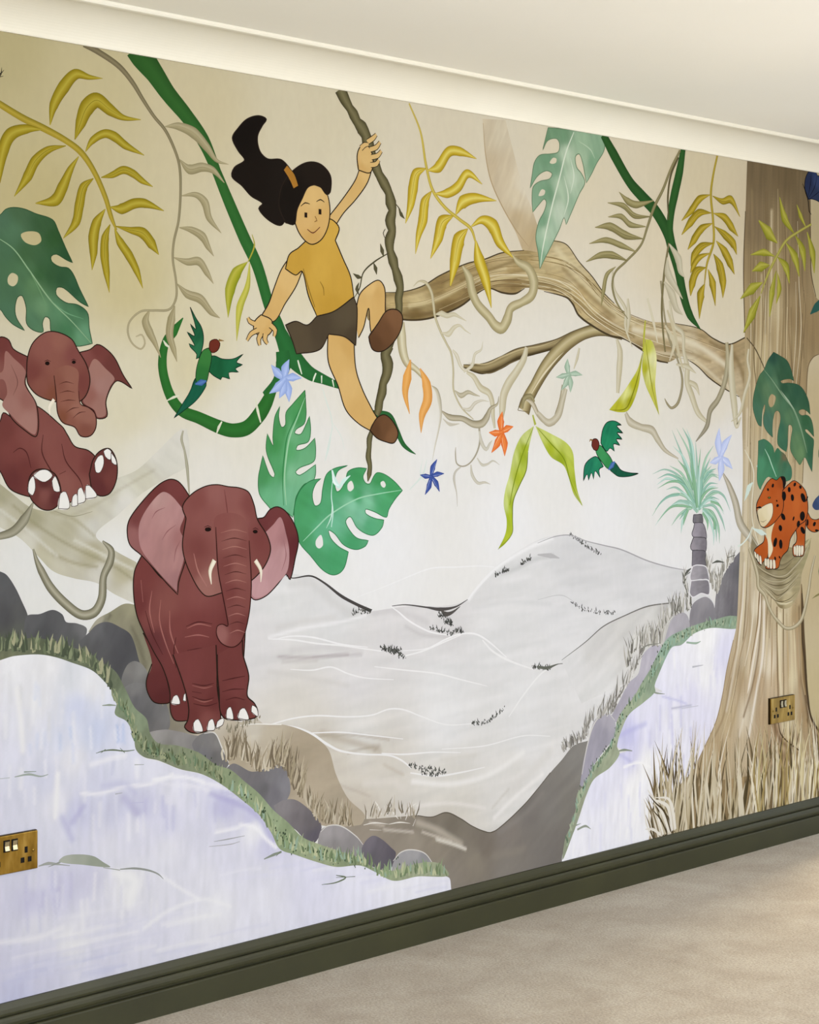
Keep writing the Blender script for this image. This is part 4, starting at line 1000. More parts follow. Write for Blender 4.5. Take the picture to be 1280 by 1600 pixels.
F('5068,1132 5089,1132 5114,1130 5118,1103 5095,1106 5066,1107', '5089,1122,7D7A7C 5111,1115,6A686B 5073,1119,77747A', res=5, streak=(10, 0.08, 20, 6))
R('5068,1132 5089,1132 5114,1130 5118,1103 5095,1106 5066,1107 5068,1132', '2.3 2.3 3.1 3.4 2.3 3.0 3.8', '4F4C50')
P(32, 'trunk_segment', parent=30)
F('5074,1106 5117,1103 5133,1083 5138,1052 5111,1058 5068,1060 5059,1070 5068,1089', '5089,1083,97919A 5122,1072,8A848B 5068,1071,A29CA4', res=5, streak=(10, 0.08, 20, 6))
R('5074,1106 5117,1103 5133,1083 5138,1052 5111,1058 5068,1060 5059,1070 5068,1089 5074,1106', '2.3 2.5 3.6 3.4 2.3 2.3 3.8 3.7 3.7', '4F4C50')
P(33, 'trunk_segment', parent=30)
F('5068,1060 5111,1057 5136,1052 5138,1020 5132,1010 5089,1017 5057,1019 5051,1030 5059,1046', '5089,1041,8D888F 5122,1033,7F7A80 5068,1029,9A949B', res=5, streak=(10, 0.08, 20, 6))
R('5068,1060 5111,1057 5136,1052 5138,1020 5132,1010 5089,1017 5057,1019 5051,1030 5059,1046 5068,1060', '2.3 2.3 3.3 3.9 2.3 2.3 2.4 3.8 3.6 3.6', '4F4C50')
P(34, 'trunk_segment', parent=30)
F('5062,1017 5095,1016 5133,1010 5132,984 5134,961 5062,964 5061,988', '5089,993,7A757C 5122,991,6C686E 5068,987,847F86', res=5, streak=(10, 0.08, 20, 6))
R('5062,1017 5095,1016 5133,1010 5132,984 5134,961 5062,964 5061,988 5062,1017', '2.3 2.3 2.9 3.9 2.5 2.4 3.8 3.8', '4F4C50')
P(35, 'trunk_segment', parent=30)
F('5063,966 5087,969 5137,960 5150,935 5153,916 5109,921 5054,921 5049,938', '5087,952,A19DA2 5131,933,8F8B90 5065,933,AAA6AB', res=5, streak=(10, 0.08, 20, 6))
R('5063,966 5087,969 5137,960 5150,935 5153,916 5109,921 5054,921 5049,938 5063,966', '3.4 3.2 3.7 5.2 3.7 3.2 3.3 5.4 5.2', 'E6E4E6')
P(36, 'trunk_segment', parent=30)
F('5054,920 5109,920 5150,914 5153,870 5109,876 5065,867 5046,880 5049,902', '5098,899,8C888D 5065,888,98949A 5137,884,837F85', res=5, streak=(10, 0.08, 20, 6))
R('5054,920 5109,920 5150,914 5153,870 5109,876 5065,867 5046,880 5049,902 5054,920', '3.2 3.2 4.5 4.7 3.3 3.2 5.0 5.4 5.4', 'E6E4E6')
P(37, 'foliage', parent=30)
R('4952,1405 5013,1310 5068,1181 5089,1138', '1.0 9.9 14.2 11.0', '7FA896 A9CDBB 8DB5A2', 5)
R('4976,1411 5046,1326 5073,1213 5089,1138', '0.9 10.1 14.9 11.8', '8CB79A B4D6BE 7CA686', 5)
R('5008,1413 5046,1364 5068,1261 5092,1148', '0.9 10.3 15.0 11.8', '6FA08C 9CC7B4 86B8A4', 5)
R('5030,1409 5062,1348 5078,1245', '1.0 12.7 11.9', 'A9CFC0 C6E2D8 9CC4B4', 5)
R('5106,1345 5095,1261 5092,1148', '1.1 13.1 12.0', '74A583 9AC79F 6C9A78', 5)
R('5078,1371 5089,1264 5089,1148', '1.1 13.1 12.0', '7FA896 A9CDBB 8DB5A2', 5)
R('5178,1354 5133,1309 5106,1228 5092,1145', '0.9 10.2 15.1 12.0', '8CB79A B4D6BE 7CA686', 5)
R('5161,1315 5128,1270 5100,1196', '1.0 12.4 11.7', '6FA08C 9CC7B4 86B8A4', 5)
R('4957,1354 5013,1317 5062,1239 5087,1154', '0.8 9.0 14.2 11.6', 'A9CFC0 C6E2D8 9CC4B4', 5)
R('4981,1311 5024,1278 5068,1213', '0.8 10.8 10.6', '74A583 9AC79F 6C9A78', 5)
R('4850,1267 4918,1280 5003,1250 5062,1187 5087,1145', '0.7 4.9 9.3 12.2 10.8', '7FA896 A9CDBB 8DB5A2', 5)
R('4939,1292 5003,1266 5051,1217', '0.7 9.5 9.7', '8CB79A B4D6BE 7CA686', 5)
R('4876,1252 4934,1264 5003,1240 5062,1181', '0.7 6.4 10.9 9.6', '6FA08C 9CC7B4 86B8A4', 5)
R('4873,1233 4923,1251 4992,1240', '0.7 7.7 7.1', 'A9CFC0 C6E2D8 9CC4B4', 5)
R('4876,1221 4944,1241 5003,1234 5062,1174', '0.7 6.5 10.5 9.6', '74A583 9AC79F 6C9A78', 5)
R('4920,1216 4971,1222 5019,1198 5068,1161', '0.6 6.5 10.8 8.9', '7FA896 A9CDBB 8DB5A2', 5)
R('4848,1135 4897,1179 4960,1200 5024,1192 5073,1155', '0.9 6.0 7.8 9.3 8.9', '8CB79A B4D6BE 7CA686', 5)
R('4863,1155 4923,1191 4992,1199', '0.8 8.4 7.2', '6FA08C 9CC7B4 86B8A4', 5)
R('4863,1104 4923,1150 4987,1173 5046,1165 5084,1142', '0.8 6.0 7.9 9.1 8.5', 'A9CFC0 C6E2D8 9CC4B4', 5)
R('4876,1117 4944,1159 5003,1163 5062,1154', '0.8 7.2 8.9 7.2', '74A583 9AC79F 6C9A78', 5)
R('4952,1168 4997,1179 5046,1168', '0.7 7.7 7.3', '7FA896 A9CDBB 8DB5A2', 5)
R('4949,1101 4987,1132 5030,1150 5057,1152', '0.9 8.0 9.8 7.2', '8CB79A B4D6BE 7CA686', 5)
R('4992,1119 5013,1137 5035,1150', '0.9 10.0 8.7', '6FA08C 9CC7B4 86B8A4', 5)
R('5000,1074 5008,1112 5035,1146', '1.1 12.3 10.5', 'A9CFC0 C6E2D8 9CC4B4', 5)
R('5013,1099 5019,1121 5038,1149', '1.1 12.3 10.8', '74A583 9AC79F 6C9A78', 5)
R('5206,1256 5161,1260 5122,1231 5095,1164', '0.7 7.1 13.9 11.6', '7FA896 A9CDBB 8DB5A2', 5)
R('5211,1246 5167,1256 5122,1225', '0.7 8.3 9.3', '8CB79A B4D6BE 7CA686', 5)
R('5203,1229 5155,1230 5117,1202 5095,1154', '0.7 7.2 13.5 11.5', '6FA08C 9CC7B4 86B8A4', 5)
R('5194,1220 5155,1217 5117,1192', '0.7 8.8 9.1', 'A9CFC0 C6E2D8 9CC4B4', 5)
R('5206,1216 5155,1211 5117,1189 5095,1154', '0.7 7.1 12.7 11.1', '74A583 9AC79F 6C9A78', 5)
R('5274,1136 5234,1189 5178,1204 5133,1185', '1.0 8.3 9.2 8.2', '7FA896 A9CDBB 8DB5A2', 5)
R('5223,1199 5178,1197 5122,1176', '0.7 8.3 8.1', '8CB79A B4D6BE 7CA686', 5)
R('5211,1177 5167,1185 5122,1170 5098,1148', '0.7 6.6 11.1 9.8', '6FA08C 9CC7B4 86B8A4', 5)
R('5237,1127 5200,1167 5150,1177 5106,1151', '0.9 7.8 9.5 8.9', 'A9CFC0 C6E2D8 9CC4B4', 5)
R('5234,1137 5206,1161 5161,1172', '0.9 8.9 7.4', '74A583 9AC79F 6C9A78', 5)
R('5245,1071 5223,1114 5178,1158 5117,1157', '1.0 9.6 10.0 7.2', '7FA896 A9CDBB 8DB5A2', 5)
R('5211,1033 5206,1085 5172,1135 5117,1150', '1.1 10.6 11.5 7.4', '8CB79A B4D6BE 7CA686', 5)
R('5194,1040 5189,1092 5155,1133 5117,1147', '1.1 10.5 11.5 7.7', '6FA08C 9CC7B4 86B8A4', 5)
R('5178,1028 5178,1070 5150,1120 5117,1144', '1.1 10.7 13.0 8.9', 'A9CFC0 C6E2D8 9CC4B4', 5)
R('5144,1078 5144,1107 5117,1137', '1.1 12.3 9.9', '74A583 9AC79F 6C9A78', 5)
R('5183,1269 5144,1263 5111,1218', '0.7 10.1 10.8', '7FA896 A9CDBB 8DB5A2', 5)
R('5167,1289 5133,1263 5106,1212', '0.9 11.6 11.3', '8CB79A B4D6BE 7CA686', 5)
R('5194,1279 5155,1269 5122,1244', '0.7 9.2 9.4', '6FA08C 9CC7B4 86B8A4', 5)
R('5068,1290 5078,1226 5089,1148', '1.1 12.9 11.9', 'A9CFC0 C6E2D8 9CC4B4', 5)
R('5046,1303 5068,1232 5087,1154', '1.0 12.7 11.7', '74A583 9AC79F 6C9A78', 5)
R('5122,1289 5111,1238 5095,1161', '1.1 13.1 11.9', '7FA896 A9CDBB 8DB5A2', 5)
R('4960,1263 5013,1246 5068,1181', '0.7 9.8 10.1', '8CB79A B4D6BE 7CA686', 5)
R('4976,1241 5024,1224 5073,1168', '0.7 9.7 10.0', '6FA08C 9CC7B4 86B8A4', 5)
R('4981,1215 5030,1195 5078,1151', '0.7 9.4 9.3', 'A9CFC0 C6E2D8 9CC4B4', 5)
R('5155,1146 5178,1119 5186,1080', '0.9 12.4 12.0', '74A583 9AC79F 6C9A78', 5)
R('5003,1182 5051,1172 5084,1142', '0.7 8.8 9.4', '7FA896 A9CDBB 8DB5A2', 5)
R('5206,1066 5189,1112 5144,1146', '1.1 11.4 9.1', '8CB79A B4D6BE 7CA686', 5)
R('5117,1277 5111,1225 5095,1154', '1.1 13.1 11.9', '6FA08C 9CC7B4 86B8A4', 5)
R('5100,1303 5098,1238 5092,1161', '1.1 13.1 12.0', 'A9CFC0 C6E2D8 9CC4B4', 5)
R('5054,1329 5073,1245 5089,1154', '1.1 12.9 11.8', '74A583 9AC79F 6C9A78', 5)
P(38, 'painted_tree_trunk', label='pale olive leaning trunk behind the two elephants')
F('2418,1304! 2476,1263 2524,1232 2584,1223 2670,1258 2746,1288 2824,1312 2890,1359 2958,1409 2978,1409! 2986,1363 2978,1320 2930,1297 2843,1257 2772,1209 2705,1162 2759,1124 2824,1092! 2837,986! 2759,1020 2708,1049 2639,1065 2584,1084 2542,1121 2494,1163 2441,1190 2418,1201', '2441,1264,A9A589 2476,1214,B9B59E 2441,1200,C9C6B5 2530,1207,A8A487 2560,1135,BDB9A0 2518,1157,CECBBC 2620,1183,B3AF96 2620,1092,C6C2AE 2695,1119,AFAA8E 2714,1066,CFCCC0 2785,1073,B5B095 2811,1014,D0CDC0 2620,1219,BFBBA5 2683,1217,C6C2AD 2746,1256,C9C6B4 2695,1181,CFCDC2 2785,1229,DAD8CF 2843,1291,CBC8B5 2917,1332,D3D1C5 2877,1364,D9D6CB 2964,1396,D6D3C8', res=6, streak=(-35, 0.06, 110, 16))
D('2476,1238 2548,1186 2639,1137 2759,1085 2824,1045', '13.5 13.5 13.5 13.8 14.2', '95906F', 0.6)
D('2584,1124 2639,1101 2708,1087', '10.2 10.2 10.3', '97926F', 0.6)
D('2441,1230 2512,1182 2596,1118', '10.3 10.4 10.6', 'D6D3C6', 0.7)
D('2578,1220 2639,1203 2701,1160', '8.1 8.4 8.7', '98936F', 0.5)
D('2620,1204 2701,1232 2785,1271 2877,1311', '8.5 8.7 8.8 8.9', 'A9A58C', 0.4)
D('2645,1152 2733,1112 2811,1077', '10.4 10.5 10.7', 'D9D6C9', 0.7)
R('2966,1406 2961,1385 2970,1358 2978,1320 2982,1283 2986,1242', '4.1 8.2 6.1 9.6 6.9 3.4', '8F8C72 B5B29C 98957C')
R('2584,1223 2639,1208 2695,1217', '1.5 2.0 1.0', '99957C')
P(39, 'painted_vine', label='grey-green vine loop hanging from the pale trunk')
R('2530,1137 2539,1111 2551,1088 2578,1046 2620,1006 2664,978 2701,982 2722,1012 2727,1063 2746,1098 2749,1124 2724,1147', '4.6 11.5 19.1 21.9 22.3 22.4 25.0 24.2 20.4 22.9 18.3 4.5', '66634F 96927C B1AD98 85826C 625F4C')
P(40, 'painted_vine', label='grey-green vine end drooping at the left edge under the sitting elephant')
R('2430,1168 2476,1179 2506,1205 2531,1244', '15.1 22.0 24.9 3.5', '66634F 96927C A9A590 7A7762')
P(41, 'painted_tree_limb', label='faint beige limb fading up behind the vines to the ceiling')
F('4054,2291! 4152,2299! 4185,2217 4224,2125 4273,2046 4313,1972 4363,1897 4254,1903 4195,1982 4137,2048 4090,2119 4067,2192', '4081,2269,@.4:BFAA84 4128,2262,@.3:C6B48F 4137,2149,@.5:C3AE88 4099,2158,@.6:B49E77 4205,2079,@.4:C9B68F 4205,2015,@.7:B39B6E 4273,1956,@.8:B39B6E 4234,2113,@.1:E0D4BA', res=7, streak=(65, 0.07, 90, 10))
R('4057,2279 4067,2192 4090,2119 4137,2051 4195,1989 4254,1942', '1.9 3.8 4.6 4.4 4.3 1.7', 'B09B76')
D('4176,2089 4224,2016 4283,1969', '9.2 8.9 8.4', 'E6DCC6', 0.7)
P(42, 'painted_tree', label='big pale brown jungle tree with a long arching limb and a ribbed trunk')
P(43, 'branch', label='thin dark twig reaching left below the arching limb', parent=42)
R('3974,1586 4050,1580 4125,1597 4202,1626 4280,1641 4381,1662 4473,1692 4578,1715 4653,1709', '10.0 31.3 36.7 32.9 30.1 28.2 28.5 29.4 13.7', '4F4228 8A7A55 A3946C 8C7C56 54472C 3A301E')
R('3995,1595 4069,1594 4144,1618 4222,1640 4310,1653 4401,1677', '0.6 4.4 5.3 4.5 3.9 0.7', 'B8A980')
R('4013,1574 4088,1569 4173,1599 4261,1624', '0.6 3.8 4.0 0.7', '6A5B3C')
P(44, 'branch', label='pale forked branch ending in a cut stub', parent=42)
R('4233,1461! 4249,1492 4280,1531 4330,1589 4381,1632 4442,1670 4515,1697 4599,1709 4697,1693', '53.1 47.7 42.7 48.2 49.9 45.0 36.7 35.0 21.0', '6C5E3E A39569 C6BA92 B0A276 8E7F58 5E5032')
R('4256,1499 4320,1567 4391,1621 4473,1666', '0.8 6.5 6.1 0.7', 'DDD2B2')
R('4280,1512 4350,1584 4421,1638 4504,1680', '0.8 4.9 5.3 0.7', '7C6D48')
R('4207,1463 4226,1498 4251,1510 4280,1499', '2.7 5.0 3.9 2.1', '6C5E40')
R('4208,1463 4251,1459', '1.9 1.9', '6C5E40')
P(45, 'limb', parent=42)
F('3598,1766! 3656,1777 3732,1783 3807,1802 3879,1836 3987,1875 4062,1892 4136,1915 4235,1929 4324,1931 4356,1966 4427,1959 4487,1911 4551,1869 4604,1825 4657,1794 4734,1762 4825,1746 4962,1745 5103,1732 5178,1703 5264,1687 5360,1713! 5435,1645! 5492,1387! 5353,1387! 5341,1462 5323,1515 5239,1541 5153,1575 5089,1611 5010,1640 4931,1620 4868,1626 4789,1658 4711,1686 4635,1695 4551,1721 4484,1751 4457,1783 4427,1801 4295,1819 4237,1819 4195,1801 4139,1801 4081,1811 4043,1802 3968,1757 3897,1731 3825,1713 3757,1707 3670,1712 3598,1701', '3683,1756,B7A271 3658,1720,8B754A 3782,1770,C0AE80 3782,1722,7E693F 3910,1802,A58F60 3910,1752,7C673E 3884,1819,8C774C 4016,1853,B29D6E 4016,1812,846E45 4153,1889,B9A578 4181,1835,967F54 4237,1909,A38E61 4295,1860,B8A679 4382,1922,C6B68C 4382,1846,BDA97B 4472,1870,C9BA92 4487,1804,B49F70 4548,1777,BFAD80 4626,1742,A8936A 4657,1772,C6B68E 4785,1708,C0AF86 4785,1668,9D885E 4918,1713,BEAD88 4935,1642,A3906A 5054,1676,CDBF9E 5124,1710,B09B74 5160,1617,C0AE8A 5268,1641,A18B64 5305,1557,C2B18F 5379,1601,AB966E 5416,1451,BDAC8A', res=6, streak=(12, 0.16, 100, 7))
D('3658,1769 3782,1785 3910,1827 4070,1876', '20.7 21.2 21.9 22.3', '87714A', 0.7)
D('3757,1746 3884,1776 4016,1833 4153,1870', '21.2 21.9 22.4 22.4', 'D2C296', 0.8)
D('3683,1715 3859,1732 3990,1778', '24.2 25.0 26.1', '6B5735', 0.7)
D('3963,1827 4070,1858 4209,1902', '18.3 18.6 19.0', '77623B', 0.6)
D('4070,1829 4209,1855 4324,1871', '21.9 22.3 22.6', 'D0C092', 0.8)
D('4181,1817 4295,1837 4442,1820', '22.3 22.6 23.6', '7E693F', 0.7)
D('4382,1941 4472,1880 4594,1799 4753,1737', '38.5 38.8 37.2 36.1', 'D6C9A2', 0.8)
D('4412,1886 4533,1815 4657,1753', '27.9 28.0 28.0', '8F794E', 0.6)
D('4472,1793 4594,1740 4753,1697', '30.9 30.2 30.0', '8A744A', 0.7)
D('4753,1717 4918,1703 5089,1678 5268,1609', '32.3 33.2 35.7 38.5', 'DDD2B6', 0.9)
D('4785,1668 4986,1664 5160,1628', '20.0 20.8 22.0', '8F7A53', 0.6)
D('4851,1650 5054,1635 5232,1556', '16.3 17.6 19.6', 'DACEB0', 0.7)
D('4918,1733 5089,1715 5196,1681', '20.7 21.7 23.2', '93805A', 0.5)
D('5160,1690 5305,1642 5379,1515', '28.0 34.6 41.0', '7F6A45', 0.6)
D('5232,1577 5323,1472 5360,1409', '24.7 25.7 27.1', 'DCD0B4', 0.8)
R('3656,1777 3732,1783 3807,1802 3879,1836 3987,1875 4062,1892 4136,1915 4235,1929', '1.7 2.8 3.6 3.7 3.7 3.7 3.7 1.9', '4A3E2A')
R('3670,1711 3757,1707 3825,1713 3897,1731 3968,1757 4043,1800 4081,1811 4139,1801 4195,1801 4237,1818', '3.5 5.2 5.3 5.5 5.8 5.8 3.7 5.6 5.6 2.0', '4A3E2A')
R('4324,1814 4427,1801 4457,1783 4484,1751 4551,1721 4635,1695 4711,1686 4789,1658 4868,1626 4931,1618', '1.9 4.9 7.6 7.2 6.5 6.2 6.3 6.7 6.5 4.2', '4A3E2A')
R('4356,1966 4427,1959 4487,1911 4551,1869 4604,1825 4657,1794', '1.9 3.3 3.7 3.8 3.7 2.4', '4A3E2A')
R('5010,1640 5089,1611 5153,1575 5239,1541 5323,1515', '2.3 3.9 4.9 4.7 2.3', '4A3E2A')
R('4962,1745 5103,1732 5178,1703 5264,1687 5360,1713', '2.1 3.3 4.6 4.2 4.5', '4A3E2A')
R('3843,1778 3999,1836 4136,1874 4307,1884', '0.7 1.5 1.5 0.8', '8C7749', 12)
R('3970,1785 4054,1822 4149,1838 4261,1844', '0.8 2.2 2.2 0.7', '6A5634', 12)
R('4188,1900 4351,1902 4496,1876 4594,1802 4722,1746 4935,1723', '0.7 1.5 2.5 2.7 1.6 0.8', '8C7749', 12)
R('3680,1749 3808,1761 3944,1806 4062,1849 4193,1871 4340,1871', '0.7 0.9 1.0 1.0 0.9 0.8', '8C7749', 12)
R('4264,1904 4423,1895 4539,1839 4652,1776 4818,1734 5026,1706 5215,1671', '0.8 1.0 1.2 1.3 1.1 1.0 0.9', '7A6540', 12)
R('3930,1841 4081,1890 4245,1914 4412,1908 4541,1853 4660,1785 4830,1742', '0.7 1.3 1.9 2.6 2.3 1.6 0.9', '8C7749', 12)
R('4152,1832 4305,1830 4451,1809 4520,1756 4661,1704 4873,1648 5076,1629', '0.7 1.1 1.7 2.3 1.7 1.3 0.8', '7A6540', 12)
R('4096,1818 4255,1823 4434,1807 4498,1756', '0.7 2.3 2.5 1.0', '6A5634', 12)
R('3827,1759 3979,1812 4102,1856 4263,1868 4432,1853 4525,1797 4649,1739', '0.7 0.9 1.1 1.3 1.2 1.2 0.9', '8C7749', 12)
R('3883,1814 4002,1860 4103,1889 4224,1902', '0.7 1.2 1.2 0.7', '6A5634', 12)
R('4421,1899 4537,1850 4642,1786 4791,1744 4990,1718', '0.9 1.6 2.3 1.5 0.8', '6A5634', 12)
R('3690,1721 3826,1726 3956,1769 4063,1813 4194,1829 4350,1825 4462,1793', '0.7 1.3 2.0 2.6 2.0 1.4 0.8', '7A6540', 12)
R('4262,1918 4422,1909 4545,1853 4659,1786 4825,1747 5034,1721', '0.8 1.3 2.0 2.0 1.3 0.8', '7A6540', 12)
R('3861,1744 3993,1790 4105,1831 4254,1838 4423,1825 4495,1776 4615,1724', '0.7 1.0 1.2 1.5 1.4 1.2 0.9', '7A6540', 12)
R('3924,1758 4026,1797 4131,1826 4259,1830 4405,1816', '0.7 1.7 2.6 1.7 0.8', '8C7749', 12)
R('3997,1811 4085,1842 4196,1854 4316,1853', '0.7 1.1 1.1 0.8', 'CBBB90', 12)
R('3945,1851 4068,1890 4198,1912 4342,1919', '0.7 1.5 1.5 0.8', 'CBBB90', 12)
R('3670,1739 3803,1750 3940,1795 4059,1838 4191,1857 4343,1858 4475,1831', '0.7 0.9 1.1 1.3 1.1 1.0 0.8', 'CBBB90', 12)
R('4184,1857 4333,1855 4469,1831 4545,1775 4669,1724 4867,1682 5059,1655', '0.7 1.3 2.0 2.8 2.0 1.4 0.8', 'E2D7B8', 12)
R('4337,1914 4488,1892 4591,1816 4715,1759 4919,1735 5121,1700', '0.8 1.2 1.7 1.5 1.2 0.9', 'CBBB90', 12)
R('4642,1777 4769,1738 4947,1717 5111,1688 5256,1659', '0.9 1.5 2.1 1.5 0.9', 'E2D7B8', 12)
R('4012,1810 4144,1848 4305,1849 4460,1824', '0.7 1.5 1.5 0.8', 'D8CBA6', 12)
R('4250,1900 4416,1891 4538,1836 4654,1770 4836,1730 5051,1699 5241,1662', '0.8 1.4 2.2 2.6 2.0 1.4 0.9', 'CBBB90', 12)
R('4205,1845 4367,1836 4482,1801 4581,1746 4748,1693', '0.8 1.9 3.3 2.1 0.9', 'D8CBA6', 12)
R('3981,1806 4090,1846 4228,1856 4381,1849 4487,1811 4577,1759 4721,1712', '0.7 1.3 1.9 2.6 2.2 1.6 0.9', 'E2D7B8', 12)
R('4224,1832 4374,1823 4469,1791 4552,1745 4688,1695 4882,1643 5065,1627', '0.8 1.4 2.4 3.1 2.3 1.5 0.8', 'E2D7B8', 12)
R('3874,1741 4001,1785 4116,1825 4263,1828 4434,1814 4491,1765 4620,1714', '0.7 0.9 1.0 1.1 1.1 1.1 0.9', 'CBBB90', 12)
flush_fill()
TINT(1, 1, 1, 'DCD2BC', 0.1)
P(46, 'trunk', parent=42)
F('5371,2326! 5851,2341! 5851,2321! 5752,2298 5752,2165 5756,2009 5760,1943 5789,1869 5892,1837! 5892,1675! 5810,1670 5769,1656 5740,1624 5728,1526 5716,1373 5704,1220 5700,1032 5700,840 5704,678 5720,595 5736,484 5760,402 5830,331 5892,301! 5892,30! 4818,87! 4851,163 4952,249 5072,315 5132,381 5192,453 5228,535 5253,619 5290,711 5308,762 5327,995 5341,1155 5345,1302 5341,1462 5353,1579 5356,1713 5349,1941 5360,2133', '5435,2268,6B5A3E 5609,2263,665539 5728,2252,6F5E41 5416,2095,7B684A 5569,2107,84714F 5688,2138,6D5B3E 5416,1923,8D7853 5550,1931,A08B63 5511,1820,B8A67E 5648,1936,86704D 5416,1773,A08A61 5454,1645,B8A67C 5589,1736,A58F66 5569,1605,A18A61 5668,1783,8D7650 5769,1743,8A734E 5648,1562,947D56 5397,1473,BBA983 5492,1473,A48E65 5379,1302,BEAE8C 5531,1343,B9A680 5648,1298,B39F78 5397,1130,C1B394 5550,1125,CBBD9C 5379,960,C9BC9E 5416,808,D3C7AC 5371,790,BBA98A 5473,783,AE9A76 5511,845,C6B793 5589,774,CEBF9B 5668,769,A9926A 5379,618,CBBB9C 5323,581,B59F7C 5435,570,B89F7C 5492,608,DCCFB6 5569,558,C0A985 5648,550,D2C39E 5712,544,8A7150 5268,459,BFAB86 5360,449,D6C9B0 5454,439,BAA17E 5531,387,B59A77 5609,401,D9CBA8 5720,410,A48B64 5196,342,B7A07A 5341,324,C6B595 5492,305,A68B68 5648,308,9C8362 5728,276,A58E6A 5830,219,8F7853 5054,235,A3906E 5305,201,9C8A68 5569,187,97805B 5810,132,A38D60', res=6, streak=(88, 0.12, 150, 7))
D('5397,2201 5409,1944 5386,1687', '30.1 30.1 29.8', '8A7651', 0.4)
D('5515,2146 5511,1994 5500,1777 5511,1604', '26.9 26.9 26.9 26.9', 'C6B590', 0.7)
D('5485,2208 5492,1949 5477,1732', '19.2 19.1 19.0', '6C5939', 0.6)
D('5577,2151 5593,1890 5577,1649', '23.5 23.5 23.4', '7A6544', 0.6)
D('5628,2001 5616,1781 5640,1606', '19.7 19.7 19.7', '6C5536', 0.6)
D('5554,1931 5546,1648', '15.5 15.5', 'D0C09A', 0.8)
D('5454,1926 5446,1645', '19.0 19.0', 'CDBC94', 0.6)
D('5688,1828 5672,1519 5648,1298', '19.9 19.9 19.8', '79633F', 0.5)
D('5435,1645 5416,1473', '22.6 22.5', '7F6945', 0.6)
D('5371,1473 5364,1217 5349,1004', '22.4 22.4 22.3', 'D8CBB2', 0.8)
D('5409,1473 5401,1130 5386,917', '18.8 18.8 18.8', '9C875F', 0.5)
D('5353,961 5341,792 5305,646 5250,482', '22.3 22.3 22.0 21.8', 'E0D6C2', 0.7)
D('5386,938 5379,704 5327,538 5268,396', '22.5 22.5 22.0 21.7', 'A48E69', 0.6)
D('5439,871 5439,699 5386,532 5323,390', '22.7 22.8 22.3 21.9', 'E3D9C6', 0.7)
D('5454,848 5439,677 5401,552 5349,451', '19.1 19.0 18.5 18.1', '7D6442', 0.9)
D('5469,826 5462,654 5424,528 5379,383', '22.9 23.0 22.6 22.5', 'EFE8DA', 0.95)
D('5488,803 5481,609 5446,483', '15.3 15.4 15.2', '9F8763', 0.5)
D('5546,799 5550,603 5554,494', '15.5 15.5 15.5', '6E5436', 0.95)
D('5566,776 5569,579 5573,503', '27.2 27.2 27.1', 'E3D6B6', 0.8)
D('5605,773 5613,554 5616,496', '15.7 15.7 15.6', 'A98F66', 0.5)
D('5632,727 5640,494', '19.7 19.7', 'DDCFA8', 0.7)
D('5688,790 5700,612 5720,499 5744,397', '35.8 35.6 35.0 34.8', '5A4329', 0.9)
D('5668,769 5680,547 5704,434', '23.8 23.6 23.2', 'A88A63', 0.7)
D('5531,409 5554,363 5616,316 5688,277', '40.8 35.4 30.4 29.4', '75583A', 0.8)
D('5589,403 5616,356 5680,313', '46.9 40.6 36.3', 'D6C7A0', 0.9)
D('5648,440 5680,371 5712,312', '35.5 35.2 34.7', 'CBB98F', 0.8)
D('5736,398 5789,340 5851,311', '24.5 22.0 19.5', '6A5233', 0.9)
D('5589,293 5668,240 5769,249', '51.1 43.8 47.8', '7B6040', 0.6)
D('5511,411 5515,302', '38.3 38.3', 'A18562', 0.6)
D('5167,387 5232,463 5275,585', '16.4 17.5 18.1', '8E7753', 0.7)
R('5391,2074 5389,1833 5385,1613 5372,1349', '1.5 3.2 3.2 1.5', '6F5B3C', 12)
R('5544,1516 5530,1258 5521,974 5501,700', '1.5 2.3 2.3 1.5', '6F5B3C', 12)
R('5670,2129 5681,1890 5670,1654', '1.6 4.8 1.6', '5F4D32', 12)
R('5475,2165 5468,1929 5469,1785', '1.5 3.0 1.5', '7F6A48', 12)
R('5699,2130 5704,1925 5722,1807 5675,1530', '1.6 2.4 2.4 1.6', '5F4D32', 12)
R('5511,1414 5504,1138 5489,813 5460,570', '1.5 2.3 2.3 1.5', '7F6A48', 12)
R('5388,1807 5386,1602 5382,1363 5367,1098', '1.5 2.2 2.2 1.5', '7F6A48', 12)
R('5712,1889 5697,1658 5659,1338 5654,1018', '1.6 3.2 3.2 1.6', '5F4D32', 12)
R('5411,2057 5400,1829 5399,1614 5388,1356', '1.5 2.0 2.0 1.5', '6F5B3C', 12)
R('5391,1363 5376,1039 5346,708 5274,470', '1.5 4.0 4.0 1.5', '6F5B3C', 12)
R('5589,986 5587,723 5588,516 5590,355', '1.6 3.9 3.9 1.6', '6F5B3C', 12)
R('5618,1596 5602,1341 5587,1086 5584,794 5581,576', '1.6 3.5 5.5 3.5 1.6', '7F6A48', 12)
R('5502,1957 5505,1815 5496,1619', '1.5 5.0 1.5', '7F6A48', 12)
R('5452,1910 5462,1765 5439,1549', '1.5 4.2 1.5', '6F5B3C', 12)
R('5484,1156 5471,865 5445,631 5415,445', '1.5 2.0 2.0 1.5', 'C9B994', 12)
R('5662,1915 5663,1736 5624,1426 5610,1137', '1.6 2.9 2.9 1.6', 'D8CBAA', 12)
R('5673,2124 5682,1908 5694,1742 5640,1445', '1.6 3.7 3.7 1.6', 'D8CBAA', 12)
R('5386,1629 5368,1343 5353,1015', '1.5 3.0 1.5', 'C9B994', 12)
R('5386,1614 5377,1371 5367,1101 5346,792 5284,571', '1.5 2.4 3.4 2.4 1.5', 'D8CBAA', 12)
R('5594,1648 5569,1379 5562,1112 5554,803', '1.6 2.9 2.9 1.6', 'BBA87F', 12)
